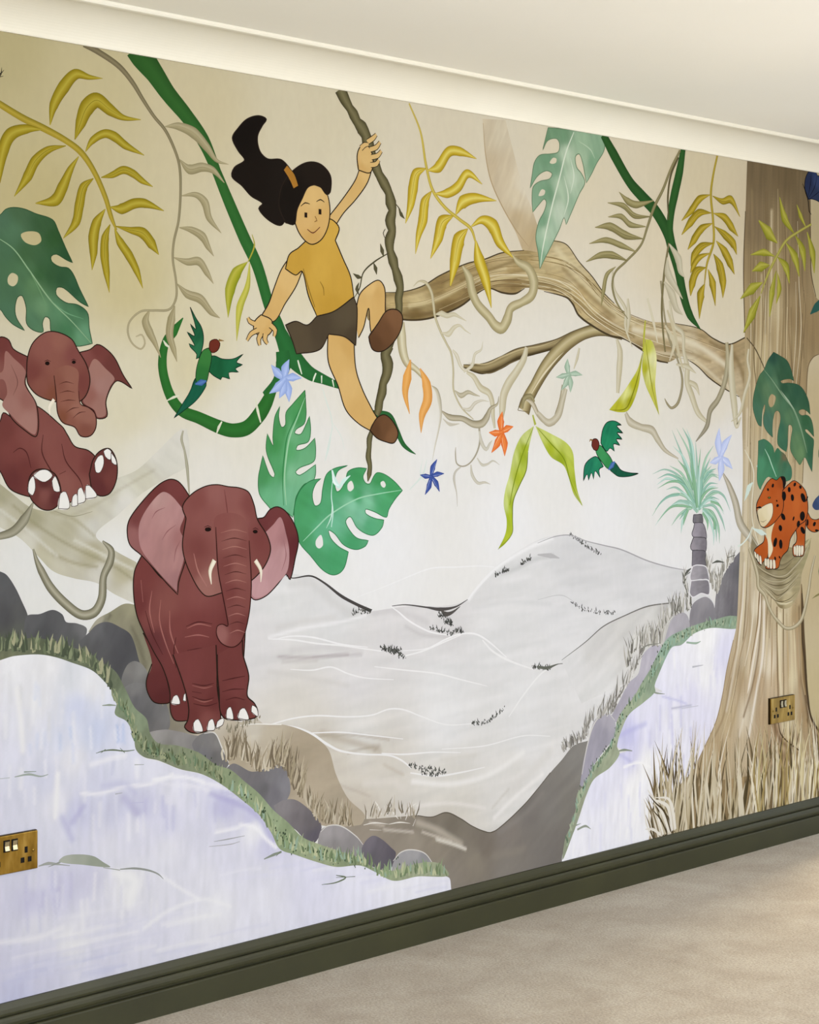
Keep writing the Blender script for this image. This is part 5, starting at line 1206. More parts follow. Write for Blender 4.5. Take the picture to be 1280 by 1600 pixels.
R('5384,1893 5391,1745 5382,1550', '1.5 4.1 1.5', 'D8CBAA', 12)
R('5581,1820 5567,1633 5551,1416 5545,1202', '1.6 3.9 3.9 1.6', 'BBA87F', 12)
R('5601,1954 5612,1843 5598,1672', '1.6 3.5 1.6', 'BBA87F', 12)
R('5386,1596 5383,1423 5379,1233', '1.5 5.2 1.5', 'C9B994', 12)
R('5469,1967 5477,1797 5467,1567 5451,1308 5438,1024', '1.5 2.7 3.8 2.7 1.5', 'D8CBAA', 12)
R('5560,1866 5554,1722 5529,1508 5516,1296', '1.6 2.3 2.3 1.5', 'C9B994', 12)
R('5390,1410 5376,1191 5368,939 5335,712', '1.5 2.7 2.7 1.5', 'BBA87F', 12)
R('5552,2225 5556,1928 5561,1744', '1.6 5.4 1.6', 'BBA87F', 12)
R('5421,1975 5426,1795 5415,1578 5403,1329 5391,1055', '1.5 2.6 3.8 2.6 1.5', 'C9B994', 12)
R('5386,1313 5376,1043 5344,758 5295,544 5217,385', '1.5 3.0 4.5 2.9 1.4', 'D8CBAA', 12)
R('5442,873 5440,833 5435,772 5421,711 5397,641 5376,565', '3.8 10.4 12.3 12.2 9.3 0.9', 'B59F7C 6B5233 9A8058')
R('5448,854 5445,811 5440,758 5428,711 5404,632 5379,549 5369,523', '3.8 12.4 14.2 16.0 18.7 16.8 0.9', 'CDBE9F EFE7D8 E3D8C2 C0AA88')
R('5548,805 5546,750 5550,696 5551,587 5554,505', '2.9 7.7 9.7 8.7 1.0', 'B8A17A 5F482C A58B62')
R('5557,793 5556,722 5561,640 5565,558 5569,503', '3.9 14.5 17.4 16.4 1.0', 'D0BF98 E4D8B8 CDBB92')
R('5697,872 5699,794 5701,711 5708,628 5716,544 5728,487', '5.0 25.0 29.9 34.8 34.5 19.4', '4A3822 5A452A 8A7048 B59E76')
R('5346,972 5337,872 5325,780 5307,688 5277,611 5250,548', '1.9 6.5 8.3 11.0 10.8 6.3', 'C4B292 9F8765 B8A381')
R('5388,890 5379,816 5365,737 5332,660 5305,582', '1.9 9.4 12.0 13.7 3.6', 'C9BA9C A08866 C4B394')
R('5351,935 5346,845 5332,766 5314,688', '1.9 8.4 11.1 2.8', 'E0D6C2')
R('5411,867 5404,787 5388,708 5355,618', '1.9 7.5 9.3 2.8', 'DDD2BA')
R('5492,781 5487,700 5483,593', '1.9 9.6 2.9', 'D6C6A2')
R('5516,752 5516,644 5511,536', '1.9 7.7 2.9', 'A98F68')
R('5609,718 5614,636 5618,553', '2.0 9.8 2.9', 'BFA67C')
R('5648,743 5656,660 5661,549', '2.0 7.9 3.0', 'DACBA4')
R('5360,2133 5349,1941 5356,1728', '5.2 5.9 5.2', '5C4B31')
R('5700,840 5704,678 5720,595 5736,484 5760,402 5830,331', '6.4 10.3 11.8 11.7 10.3 7.3', '3E2E1C')
R('5752,2298 5752,2165 5756,2009 5760,1943 5789,1869', '4.1 6.5 6.5 6.5 4.0', '54432B')
R('5810,1670 5769,1656 5740,1624 5728,1526 5716,1373 5704,1220', '2.5 4.0 5.4 5.6 4.8 4.0', '6A5638')
R('5554,411 5569,370 5616,334 5680,300 5712,278', '4.3 6.1 5.1 5.0 2.6', '4A3622')
R('5290,711 5253,619 5228,535 5192,453 5132,381 5072,315', '3.6 4.3 4.3 4.8 4.5 3.2', '9A8562')
R('5367,1712 5416,1677 5462,1624 5477,1603', '4.0 5.5 5.3 3.4', '4F4129')
R('5511,2146 5515,1951 5508,1734', '2.3 6.2 2.3', 'CDBE98')
R('5546,2040 5558,1844 5550,1648', '2.3 6.2 2.3', 'CDBE98')
R('5609,1825 5605,1649', '2.4 2.4', 'CDBE98')
R('5454,1882 5446,1688', '2.3 2.3', 'CDBE98')
R('5492,1473 5496,1257 5492,1127', '2.3 6.1 2.3', 'CDBE98')
R('5477,2208 5481,1992 5469,1775', '2.3 6.1 2.3', '6A5737')
R('5589,2217 5601,1956 5597,1649', '2.4 6.3 2.4', '6A5737')
R('5632,1826 5640,1562', '2.4 2.4', '6A5737')
R('5704,1807 5712,1652', '2.4 2.4', '6A5737')
R('5416,1838 5409,1644 5431,1516', '2.3 6.0 2.2', '6A5737')
R('5386,1451 5386,1216', '2.2 2.2', '6A5737')
flush_fill()
TINT(1, 1, 1, '808080', 0)
P(47, 'painted_tall_grass', label='tall cream and brown grass at the foot of the big trunk', kind='stuff')
F('4825,86! 4858,150 4935,191 5037,242 5160,258 5341,251 5569,252 5871,245! 5871,45! 5305,53!', '5054,215,A08A66 5305,222,A78F69 5648,209,9A8460 4952,127,7A6A4E 5196,111,776647 5492,106,7A684A 5769,104,85724F 5305,155,8C7854', res=7, streak=(86, 0.16, 60, 5))
GRASS('4851,118 4986,122 5160,121 5379,114 5609,107 5851,99', 120, '106.8 320.4', '7.7 14.7', '-12 12', '5F5238 6E5F45 54482F 7D6C4C', 31)
GRASS('4884,117 4986,122 5160,121 5379,114 5609,107 5851,99', 130, '117.5 352.5', '6.4 14.1', '-10 14', 'CFC3A6 DDD3BA BDAF8E E6DEC9 B5A683', 32)
GRASS('4851,118 4918,124 4969,129', 40, '40.5 154.0', '6.1 12.2', '-32 -2', '5A4D36 E3DCCB C9BEA4 8C7D62 F0EBDF', 33)
GRASS('5416,109 5492,111 5728,103 5830,102', 46, '155.4 332.9', '5.3 11.3', '-6 14', 'DCCFA6 C6B786 A89460 EFE6C9 6E5C3A', 34)
R('4935,130 4901,196 4858,242 4825,279', '11.7 13.7 10.1 2.5', 'EDE8DC')
R('4952,131 4931,208 4884,234 4845,244', '12.7 13.9 8.2 2.0', 'EDE8DC')
R('4969,133 4952,205 4931,236 4864,249', '12.9 15.5 8.5 2.0', 'EDE8DC')
R('4891,128 4851,151 4812,157', '8.5 9.0 2.0', 'EDE8DC')
R('4945,130 4911,198 4864,233 4831,262', '5.9 8.0 4.6 2.4', '57492F')
R('4925,127 4891,177 4851,211', '5.5 6.4 2.4', '57492F')
P(48, 'painted_green_creeper', label='thick flat green creeper running from the coving behind the swinging child')
R('2825,2320 2840,2302 2877,2267 2920,2222 2978,2173 3030,2119 3072,2047 3111,1977 3162,1890 3206,1821 3247,1720 3274,1674 3303,1607 3303,1584', '73.7 70.2 56.0 46.9 40.8 39.8 29.5 33.9 36.9 36.1 35.0 40.9 44.9 45.5', '2C4E22 35602A 2F5825|2D5A27 35692E 2F602A|2A6A34 2F7338 2A6832')
R('3270,1687 3289,1648 3320,1601 3381,1557 3436,1539 3499,1521', '24.8 43.4 60.0 39.1 26.5 15.7', '276030 2C6C36 286431')
R('3344,1587 3350,1571 3358,1551', '4.5 6.0 3.0', 'DDE6CE')
R('3408,1555 3401,1542 3397,1532', '4.3 5.9 3.0', 'DDE6CE')
R('3428,1549 3428,1529', '4.7 3.1', 'DDE6CE')
R('3467,1539 3472,1520', '4.7 3.1', 'DDE6CE')
R('3291,1609 3294,1575 3274,1530 3229,1495', '45.3 52.2 33.8 18.8', '276030 2C6C36 286431')
P(49, 'painted_green_creeper', label='green creeper loop with pale gaps below the left-hand bird')
R('3258,1511 3239,1479 3217,1451 3173,1414 3126,1406 3083,1414 3013,1438 2964,1453 2934,1479 2913,1518 2902,1566 2911,1617 2937,1647 2966,1681', '28.1 38.5 42.8 39.0 35.2 34.7 30.1 28.6 29.1 27.8 26.9 23.2 25.6 2.5', '2A5F28 30702F 2B6629')
R('2915,1478 2937,1487 2954,1491', '2.2 6.6 3.3', 'DADBC2')
R('3072,1398 3079,1414 3089,1428', '2.7 8.1 4.0', 'DADBC2')
R('3199,1487 3207,1456 3217,1426', '2.9 8.7 4.3', 'DADBC2')
R('2905,1624 2913,1614 2924,1608', '2.5 7.3 3.5', 'DADBC2')
P(50, 'painted_green_creeper', label='green creeper tail hanging from the lower end of the rope vine')
R('3597,1456 3638,1450 3680,1442 3707,1405 3731,1369 3757,1351 3781,1340', '5.9 20.4 20.4 18.6 14.9 9.4 2.0', '2A5A30 2F6A38 2A6032')
flush_fill()
TINT(0.93, 0.94, 0.85, '808080', 0)
P(51, 'painted_palm_frond', label='large olive yellow frond at the upper left under the coving')
R('2430,2143 2500,2115 2560,2097 2620,2076 2664,2052 2701,2010 2733,1953 2749,1910 2765,1880', '16.1 17.2 17.3 15.6 16.6 15.0 14.1 12.8 5.1', '8A7822 C4AC48 A88F2E')
P(52, 'leaflet', parent=51)
R('2576,2107 2586,2153 2614,2199 2648,2233 2686,2231 2725,2233', '2.4 23.9 31.1 25.0 12.5 1.0', '8A781C AD972C C4B349 B0982C 857420', 5)
R('2576,2107 2586,2153 2614,2199 2648,2233 2686,2231', '1.2 1.4 1.6 1.0 0.5', 'C4B349')
P(53, 'leaflet', parent=51)
R('2645,2081 2661,2121 2679,2159 2708,2180 2746,2162 2785,2148 2837,2149', '2.3 29.0 39.4 36.2 29.8 14.1 1.6', '8A781C AD972C C4B349 B0982C 857420', 5)
R('2645,2081 2661,2121 2679,2159 2708,2180 2746,2162 2785,2148', '1.2 1.4 1.5 1.3 1.0 0.6', '8A781C')
P(54, 'leaflet', parent=51)
R('2675,2056 2695,2084 2730,2104 2759,2100 2791,2083 2847,2065', '2.2 17.0 20.4 24.7 20.6 1.7', '8A781C AD972C C4B349 B0982C 857420', 5)
R('2675,2056 2695,2084 2730,2104 2759,2100 2791,2083', '1.1 1.3 1.5 1.1 0.6', 'C4B349')
P(55, 'leaflet', parent=51)
R('2720,2000 2752,2009 2785,2024 2814,2018 2840,2004 2873,1992', '2.0 15.4 19.7 20.4 16.2 1.7', '8A781C AD972C C4B349 B0982C 857420', 5)
R('2720,2000 2752,2009 2785,2024 2814,2018 2840,2004', '1.0 1.3 1.6 1.1 0.6', '8A781C')
P(56, 'leaflet', parent=51)
R('2746,1933 2778,1931 2817,1947 2850,1950 2907,1937', '2.1 25.8 24.9 22.6 1.7', '8A781C AD972C C4B349 B0982C 857420', 5)
R('2746,1933 2778,1931 2817,1947 2850,1950', '1.1 1.4 1.2 0.5', 'C4B349')
P(57, 'leaflet', parent=51)
R('2762,1889 2804,1883 2843,1878 2870,1854 2891,1830', '2.1 15.0 28.7 27.6 1.9', '8A781C AD972C C4B349 B0982C 857420', 5)
R('2762,1889 2804,1883 2843,1878 2870,1854', '1.1 1.4 1.3 0.6', '8A781C')
P(58, 'leaflet', parent=51)
R('2759,1883 2775,1853 2801,1823 2824,1788 2843,1746', '2.6 22.7 25.2 19.3 1.3', '8A781C AD972C C4B349 B0982C 857420', 5)
R('2759,1883 2775,1853 2801,1823 2824,1788', '1.3 1.7 1.5 0.6', 'C4B349')
P(59, 'leaflet', parent=51)
R('2746,1892 2732,1860 2730,1818 2736,1777 2744,1731', '2.4 22.4 25.5 19.2 1.3', '8A781C AD972C C4B349 B0982C 857420', 5)
R('2746,1892 2732,1860 2730,1818 2736,1777', '1.2 1.7 1.5 0.6', '8A781C')
P(60, 'leaflet', parent=51)
R('2732,1927 2708,1894 2698,1858 2698,1822 2694,1781', '2.3 26.1 29.9 22.6 1.2', '8A781C AD972C C4B349 B0982C 857420', 5)
R('2732,1927 2708,1894 2698,1858 2698,1822', '1.1 1.6 1.5 0.6', 'C4B349')
P(61, 'leaflet', parent=51)
R('2698,1996 2670,1973 2658,1931 2648,1890 2613,1850', '2.1 22.8 26.5 23.0 1.6', '8A781C AD972C C4B349 B0982C 857420', 5)
R('2698,1996 2670,1973 2658,1931 2648,1890', '1.1 1.5 1.4 0.6', '8A781C')
P(62, 'leaflet', parent=51)
R('2656,2043 2633,2011 2611,1968 2590,1936 2536,1924', '2.2 16.9 28.2 28.5 2.0', '8A781C AD972C C4B349 B0982C 857420', 5)
R('2656,2043 2633,2011 2611,1968 2590,1936', '1.1 1.5 1.3 0.6', 'C4B349')
P(63, 'leaflet', parent=51)
R('2620,2064 2572,2050 2536,2021 2515,1984 2479,1935', '2.0 17.0 24.3 24.9 1.6', '8A781C AD972C C4B349 B0982C 857420', 5)
R('2620,2064 2572,2050 2536,2021 2515,1984', '1.0 1.3 1.2 0.5', '8A781C')
P(64, 'leaflet', parent=51)
R('2554,2094 2512,2091 2470,2074 2450,2038 2436,1962', '2.0 21.6 30.2 30.1 11.3', '8A781C AD972C C4B349 B0982C 857420', 5)
R('2554,2094 2512,2091 2470,2074 2450,2038', '1.0 1.3 1.2 0.5', 'C4B349')
flush_fill()
TINT(1, 1, 1, '808080', 0)
P(65, 'painted_vine', label='grey-brown curling vine with drooping leaves from the coving')
R('2670,2306 2714,2293 2772,2268 2811,2236 2843,2198 2877,2161 2910,2133 2937,2093 2954,2052 2958,1994 2952,1918 2937,1864 2934,1821 2944,1768 2944,1728 2924,1700 2877,1695 2837,1691 2804,1666 2798,1640 2811,1614 2837,1601 2849,1615 2840,1635 2822,1630', '14.5 14.9 14.5 13.1 10.8 9.3 9.2 8.6 8.3 7.8 7.4 7.3 7.2 6.8 6.9 6.0 5.6 5.2 5.3 5.7 4.8 4.2 5.3 4.5 2.6', '5F563C 8A7E60 6C6247|6F664A 958B6A 7A7052|8A8160 AFA583 948A68|A79E7C BDB493 A39A78')
P(66, 'leaflet', parent=65)
R('2910,2141 2951,2146 2999,2135 3041,2104 3072,2075 3111,2069', '2.1 19.7 29.1 22.2 9.9 1.1', '948A66 B4AA86 A59A74 8E8460', 5)
R('2910,2141 2951,2146 2999,2135 3041,2104 3072,2075', '1.1 1.4 1.8 1.3 0.7', 'A59A74')
P(67, 'leaflet', parent=65)
R('2954,2066 2985,2045 3027,2054 3062,2049 3097,2022', '2.5 24.6 22.7 17.0 1.9', '948A66 B4AA86 A59A74 8E8460', 5)
R('2954,2066 2985,2045 3027,2054 3062,2049', '1.2 1.5 1.3 0.6', '948A66')
P(68, 'leaflet', parent=65)
R('2961,1978 3006,1984 3034,1968 3048,1931 3087,1896', '2.1 14.5 24.3 19.0 1.3', '948A66 B4AA86 A59A74 8E8460', 5)
R('2961,1978 3006,1984 3034,1968 3048,1931', '1.1 1.5 1.6 0.7', 'A59A74')
P(69, 'leaflet', parent=65)
R('2954,1900 2992,1897 3027,1883 3044,1860 3063,1837', '2.2 16.9 23.8 16.1 1.3', '948A66 B4AA86 A59A74 8E8460', 5)
R('2954,1900 2992,1897 3027,1883 3044,1860', '1.1 1.5 1.5 0.7', '948A66')
P(70, 'leaflet', parent=65)
R('2937,1826 2978,1818 3016,1821 3041,1795 3062,1769', '2.2 17.4 22.0 17.1 1.3', '948A66 B4AA86 A59A74 8E8460', 5)
R('2937,1826 2978,1818 3016,1821 3041,1795', '1.1 1.5 1.4 0.7', 'A59A74')
P(71, 'leaflet', parent=65)
R('2947,1763 2978,1740 3020,1729 3055,1698 3083,1685', '2.4 21.0 23.9 16.0 1.2', '948A66 B4AA86 A59A74 8E8460', 5)
R('2947,1763 2978,1740 3020,1729 3055,1698', '1.2 1.6 1.4 0.6', '948A66')
P(72, 'leaflet', parent=65)
R('2863,1695 2851,1668 2863,1642 2880,1616 2897,1582', '2.5 22.5 23.2 14.2 1.3', '948A66 B4AA86 A59A74 8E8460', 5)
R('2863,1695 2851,1668 2863,1642 2880,1616', '1.3 1.8 1.5 0.6', 'A59A74')
P(73, 'leaflet', parent=65)
R('2940,1709 2930,1677 2924,1639 2937,1602 2947,1573', '2.6 23.9 23.0 16.1 1.3', '948A66 B4AA86 A59A74 8E8460', 5)
R('2940,1709 2930,1677 2924,1639 2937,1602', '1.3 1.8 1.6 0.7', '948A66')
P(74, 'painted_leaf_spray', label='small yellow-green leaf pair hanging beside the green creeper')
R('3188,1900 3196,1873 3175,1830', '2.2 5.0 3.4', 'A5A038')
R('3173,1830 3137,1800 3115,1755 3109,1687', '1.8 32.1 32.2 1.4', '7C8420 A4A52C B9B548 8E9024')
R('3180,1828 3173,1769 3147,1713 3137,1630', '2.2 17.0 22.6 1.4', '9A9A30 C9C55C B0AC38')
P(75, 'painted_black_twig', label='tip of a thin black creature or twig at the left edge')
R('2436,2194 2444,2207 2446,2222', '2.1 2.7 0.6', '16120E')
R('2436,2204 2446,2210 2452,2217', '1.4 2.0 0.5', '16120E')
R('2437,2198 2445,2201 2451,2203', '1.4 1.4 0.5', '16120E')
P(76, 'painted_monstera_leaf', label='dark green monstera leaf above the sitting elephant')
F('2407,1876! 2441,1890 2456,1904 2476,1910 2506,1909 2536,1901 2584,1890 2599,1866 2620,1827 2639,1795! 2620,1801 2593,1812 2579,1806 2581,1794 2602,1784 2627,1782 2642,1767 2658,1737 2684,1695! 2658,1706 2614,1735 2595,1735 2593,1719 2620,1702 2651,1699 2673,1689 2683,1677 2686,1646 2695,1610! 2679,1606 2651,1602 2633,1609 2596,1623 2579,1633 2575,1662 2563,1667 2555,1651 2557,1632 2530,1635 2512,1650 2511,1685 2500,1712 2488,1708 2481,1683 2485,1661 2507,1633! 2476,1646 2456,1662 2441,1679 2407,1690!', '2447,1879,4E6E54 2488,1897,4A6848 2560,1883,3C5C3A 2590,1850,33562F 2620,1806,2F5232 2512,1809,42633F 2476,1857,527456 2453,1816,4A6C4E 2500,1764,4F7350 2548,1762,3B5F3A 2530,1736,5C8058 2578,1763,375A38 2476,1718,48694C 2554,1687,6A8F68 2608,1760,335637 2645,1731,31573A 2590,1678,5A8460 2639,1675,507C58 2670,1630,669470 2620,1634,477650 2465,1673,4B6E52 2530,1655,54795A 2664,1702,3A6344', holes=['2497,1851 2518,1859 2545,1857 2552,1840 2536,1829 2512,1832 2500,1841', '2462,1751 2473,1762 2488,1756 2487,1741 2476,1732 2463,1737'], res=6, streak=(-48, 0.07, 90, 14))
R('2430,1841 2476,1817 2518,1772 2578,1705 2639,1657 2692,1610', '1.6 2.8 3.4 3.4 2.3 1.2', '8FAE86')
R('2518,1772 2548,1726 2566,1692', '0.6 3.0 0.6', '6E9468')
R('2578,1705 2620,1679 2670,1666', '0.5 2.7 0.5', '73A078')
R('2407,1876! 2441,1890 2456,1904 2476,1910 2506,1909 2536,1901 2584,1890 2599,1866 2620,1827 2639,1795! 2620,1801 2593,1812 2579,1806 2581,1794 2602,1784 2627,1782 2642,1767 2658,1737 2684,1695! 2658,1706 2614,1735 2595,1735 2593,1719 2620,1702 2651,1699 2673,1689 2683,1677 2686,1646 2695,1610! 2679,1606 2651,1602 2633,1609 2596,1623 2579,1633 2575,1662 2563,1667 2555,1651 2557,1632 2530,1635 2512,1650 2511,1685 2500,1712 2488,1708 2481,1683 2485,1661 2507,1633! 2476,1646 2456,1662 2441,1679 2407,1690! 2407,1876!', '1.7 1.7 1.7 1.7 1.8 1.8 1.9 2.1 2.1 2.2 1.9 1.8 2.0 2.0 1.8 1.9 2.1 2.1 2.2 1.9 1.9 1.9 2.1 1.9 1.8 2.0 2.2 2.2 2.2 1.8 1.8 1.9 1.9 2.1 2.1 1.8 2.1 1.8 1.8 2.1 2.1 2.0 1.9 2.0 2.0 2.0 1.9 1.9 1.8 2.0 2.0', '2B4A2E')
P(77, 'painted_monstera_leaf', label='tall light green monstera leaf left of the child vine')
F('3369,1510! 3372,1474 3373,1446 3366,1423 3339,1409 3333,1399 3354,1396 3372,1420 3385,1443! 3389,1406 3381,1377 3343,1367 3339,1355 3369,1360 3404,1386! 3407,1354 3401,1326 3350,1309 3336,1298 3350,1290 3407,1317! 3406,1291 3397,1274 3366,1266 3339,1236 3333,1213 3327,1182! 3297,1200 3259,1201 3243,1213 3213,1245 3209,1284 3216,1314 3224,1342! 3247,1294 3261,1286 3265,1294 3241,1339 3235,1361 3239,1398! 3259,1367 3258,1389 3265,1440 3282,1468! 3278,1440 3288,1414 3301,1420 3303,1451 3327,1474', '3358,1485,4C9152 3343,1440,4A9557 3289,1406,4A9355 3267,1372,438C4E 3312,1355,59A268 3373,1383,63A673 3289,1299,519C62 3229,1294,4B9259 3244,1227,6AAE80 3320,1293,7DB88E 3381,1337,6CAC7C 3312,1237,76B48C 3289,1215,6FB088 3381,1286,7CB890 3327,1395,6EAF7C', res=6, streak=(75, 0.06, 90, 12))
R('3372,1497 3343,1440 3316,1389 3304,1338 3298,1282 3304,1214', '1.5 3.6 5.2 5.3 4.5 2.3', '9CCBA2')
R('3372,1497 3335,1437 3307,1389 3297,1338 3291,1282 3295,1214', '0.7 2.2 3.0 3.0 2.3 1.5', '2F7A42')
R('3369,1510! 3372,1474 3373,1446 3366,1423 3339,1409 3333,1399 3354,1396 3372,1420 3385,1443! 3389,1406 3381,1377 3343,1367 3339,1355 3369,1360 3404,1386! 3407,1354 3401,1326 3350,1309 3336,1298 3350,1290 3407,1317! 3406,1291 3397,1274 3366,1266 3339,1236 3333,1213 3327,1182! 3297,1200 3259,1201 3243,1213 3213,1245 3209,1284 3216,1314 3224,1342! 3247,1294 3261,1286 3265,1294 3241,1339 3235,1361 3239,1398! 3259,1367 3258,1389 3265,1440 3282,1468! 3278,1440 3288,1414 3301,1420 3303,1451 3327,1474 3369,1510!', '2.7 2.7 2.7 2.4 2.3 2.3 2.2 2.5 2.3 2.7 2.3 2.2 2.0 2.1 2.0 2.7 2.3 2.1 2.7 2.1 2.0 2.7 2.3 2.3 2.5 2.7 2.1 2.0 2.0 2.2 2.5 2.6 2.6 2.1 2.4 2.0 2.5 2.5 2.6 2.0 2.1 2.6 2.6 2.0 2.6 2.3 2.6 2.5 2.3 2.3', '2F6F40')
P(78, 'painted_monstera_leaf', label='bright green monstera leaf spread below the rope vine')
F('3729,1242! 3701,1265 3663,1286 3632,1292 3618,1281 3605,1263 3589,1265 3579,1282 3593,1304! 3556,1306 3523,1296 3514,1272 3495,1248 3482,1245 3475,1272 3487,1299 3523,1313! 3475,1306 3445,1290 3432,1255 3424,1216 3404,1210 3395,1240 3408,1268 3426,1280! 3389,1275 3358,1257 3339,1230 3331,1196 3335,1157 3350,1116 3389,1080 3428,1044 3463,1027 3491,1029 3511,1045 3525,1084! 3491,1099 3461,1123 3453,1144 3475,1134 3507,1104 3552,1089 3589,1097 3599,1111! 3556,1120 3527,1144 3515,1166 3532,1177 3556,1148 3589,1130 3622,1125 3651,1145 3658,1164! 3622,1170 3589,1184 3589,1195 3622,1187 3668,1171 3676,1191 3701,1219', '3689,1251,479D60 3638,1275,43965A 3556,1283,45975C 3499,1266,449A60 3467,1290,479A62 3358,1224,48975F 3397,1189,4E9E68 3452,1198,55A472 3556,1230,4A9F66 3638,1234,56A672 3597,1217,7FBF9A 3540,1207,86C4A2 3655,1198,4FA26C 3475,1163,6FB892 3572,1177,7DBE9C 3605,1147,5AA97A 3366,1138,4A9862 3428,1142,62AE84 3412,1074,4E9D6A 3475,1065,4A9D68 3540,1108,4B9E6A', holes=['3408,1120 3426,1133 3433,1107 3420,1098 3408,1105', '3522,1263 3536,1272 3545,1254 3532,1244 3523,1249', '3645,1265 3657,1269 3665,1258 3659,1251 3648,1256'], res=6, streak=(-25, 0.06, 90, 12))
R('3362,1119 3412,1154 3459,1185 3556,1223 3638,1235 3727,1243', '1.3 4.0 3.8 3.7 3.0 1.2', '9FD2B0')
R('3463,1152 3469,1192 3463,1233 3467,1273', '2.4 4.0 3.2 1.6', 'C6E6DA')
R('3445,1150 3463,1181 3466,1221', '0.8 3.9 0.8', 'D6EEE4')
R('3729,1242! 3701,1265 3663,1286 3632,1292 3618,1281 3605,1263 3589,1265 3579,1282 3593,1304! 3556,1306 3523,1296 3514,1272 3495,1248 3482,1245 3475,1272 3487,1299 3523,1313! 3475,1306 3445,1290 3432,1255 3424,1216 3404,1210 3395,1240 3408,1268 3426,1280! 3389,1275 3358,1257 3339,1230 3331,1196 3335,1157 3350,1116 3389,1080 3428,1044 3463,1027 3491,1029 3511,1045 3525,1084! 3491,1099 3461,1123 3453,1144 3475,1134 3507,1104 3552,1089 3589,1097 3599,1111! 3556,1120 3527,1144 3515,1166 3532,1177 3556,1148 3589,1130 3622,1125 3651,1145 3658,1164! 3622,1170 3589,1184 3589,1195 3622,1187 3668,1171 3676,1191 3701,1219 3729,1242!', '2.4 2.4 2.2 2.1 2.6 2.3 2.3 2.9 2.5 2.1 2.4 2.7 2.4 2.5 2.8 2.4 2.3 2.1 2.5 2.7 2.6 2.3 2.7 2.5 2.1 2.1 2.4 2.6 2.7 2.6 2.4 2.3 2.2 2.0 2.2 2.7 2.7 2.2 2.4 2.4 2.3 2.2 2.0 2.3 2.3 2.1 2.5 2.8 2.1 2.3 2.1 2.2 2.6 2.4 2.1 2.3 2.1 2.1 2.1 2.7 2.6 2.5', '2F7648')
P(79, 'painted_mint_flower', label='pale mint flower on the bright monstera leaf')
R('3467,1302 3475,1273 3495,1258', '2.3 16.1 2.0', 'D2ECE6')
R('3532,1286 3507,1272 3491,1256 3471,1267', '2.0 12.2 8.2 1.3', 'CDEAE2')
R('3463,1305 3475,1267 3491,1260', '0.8 7.3 1.2', 'E8F6F2')
P(80, 'painted_faint_creeper', label='very faint mint creeper lines in the sky left of the rope vine')
R('3432,1515 3445,1481 3463,1440 3467,1406', '2.3 3.1 3.1 1.6', 'D5E2DA')
R('3463,1429 3499,1388 3511,1353', '1.4 2.2 0.8', 'D5E2DA')
R('3467,1417 3452,1360 3440,1325', '1.6 7.8 1.5', 'D5E2DA')
R('3757,1243 3809,1284 3826,1326', '2.2 6.3 1.7', 'D5E2DA')
R('3826,1260 3800,1284 3809,1327', '1.5 4.3 0.9', 'D5E2DA')
P(81, 'painted_vine', label='thick pale vine looping under the arching limb')
R('3970,1867 3997,1837 4011,1795 4034,1762 4081,1729 4109,1705 4137,1699 4161,1726 4176,1758 4224,1777 4268,1801 4278,1840 4254,1877 4205,1894 4181,1914', '8.2 31.6 33.9 30.7 31.1 32.3 33.5 37.7 28.7 24.7 33.3 41.5 32.5 19.6 5.0', '9A8F68 BBB088 CEC49E AFA47A 968B64')
P(82, 'painted_vine', label='thin pale vine with wavy leaves down from the limb')
R('3772,1800 3794,1815 3822,1812 3844,1786 3852,1752 3858,1721 3881,1679 3906,1645 3923,1622 3932,1575 3932,1524 3944,1497 3970,1466 4016,1436', '1.7 3.9 9.9 10.8 10.1 8.8 8.5 7.3 7.8 6.9 6.9 5.9 5.3 2.8', '9F9471 CFC7A6 B0A682')
R('3861,1727 3884,1730 3906,1725 3935,1730 3958,1723 3987,1713', '3.1 17.2 14.9 11.8 6.8 1.3', 'BFB797 D3CCB2 C0B899')
R('3884,1677 3912,1674 3935,1693 3958,1700 3981,1687 4005,1677', '2.4 17.7 12.9 7.2 4.5 1.3', 'C3BB9C D6CFB6 C3BB9C')
R('3929,1630 3946,1615 3961,1588 3981,1572', '5.9 13.7 11.4 8.6', 'C4BCA0 DDD7C4 BFB799')
R('3975,1570 4010,1589 4022,1621 4049,1635 4055,1658', '6.1 12.0 9.2 6.1 1.2', 'C4BCA0 DAD4C0 BFB799')
R('3938,1517 3964,1503 3993,1513 4022,1506 4043,1502', '2.6 15.8 11.8 6.6 1.6', 'A39B7E C6BFA6 A49C80')
R('3967,1468 3999,1464 4022,1482 4052,1490 4082,1487', '2.4 12.2 10.5 5.6 1.2', 'C0B9A2 D9D4C4 BAB39C')
P(83, 'painted_vine', label='vine drooping across from the twig to the orange flower')
R('3987,1569 4016,1557 4046,1526 4082,1511 4096,1483 4099,1447 4106,1411', '7.7 16.2 21.0 19.9 18.9 15.6 8.4', 'B3AA8A C8C0A2 D6CFB6 BCB394')
R('3884,1459 3918,1442 3970,1438 4016,1423 4052,1425 4073,1443 4088,1467 4118,1481 4124,1503', '4.3 17.8 16.1 20.9 23.7 22.9 11.8 7.1 2.4', '80775C B0A78C C3BBA2 968D72')
R('3889,1438 3918,1422 3958,1424', '1.8 10.4 1.6', 'C6C0AE')
R('4246,1647 4234,1614 4203,1577 4166,1540 4145,1507 4139,1467 4133,1427', '15.5 24.8 27.3 31.8 31.5 27.7 12.0', 'B3AA8A C8C0A2 D6CFB6 BCB394')
R('3844,1529 3864,1516 3875,1489 3881,1450 3872,1407 3858,1364 3847,1322', '1.8 12.2 15.6 9.1 6.7 5.5 2.2', '8D8468 C0B89C D3CCB8|C9C4B2 D9D5C8 DEDACE')
P(84, 'painted_vine', label='faint curling tendrils above the blue flower')
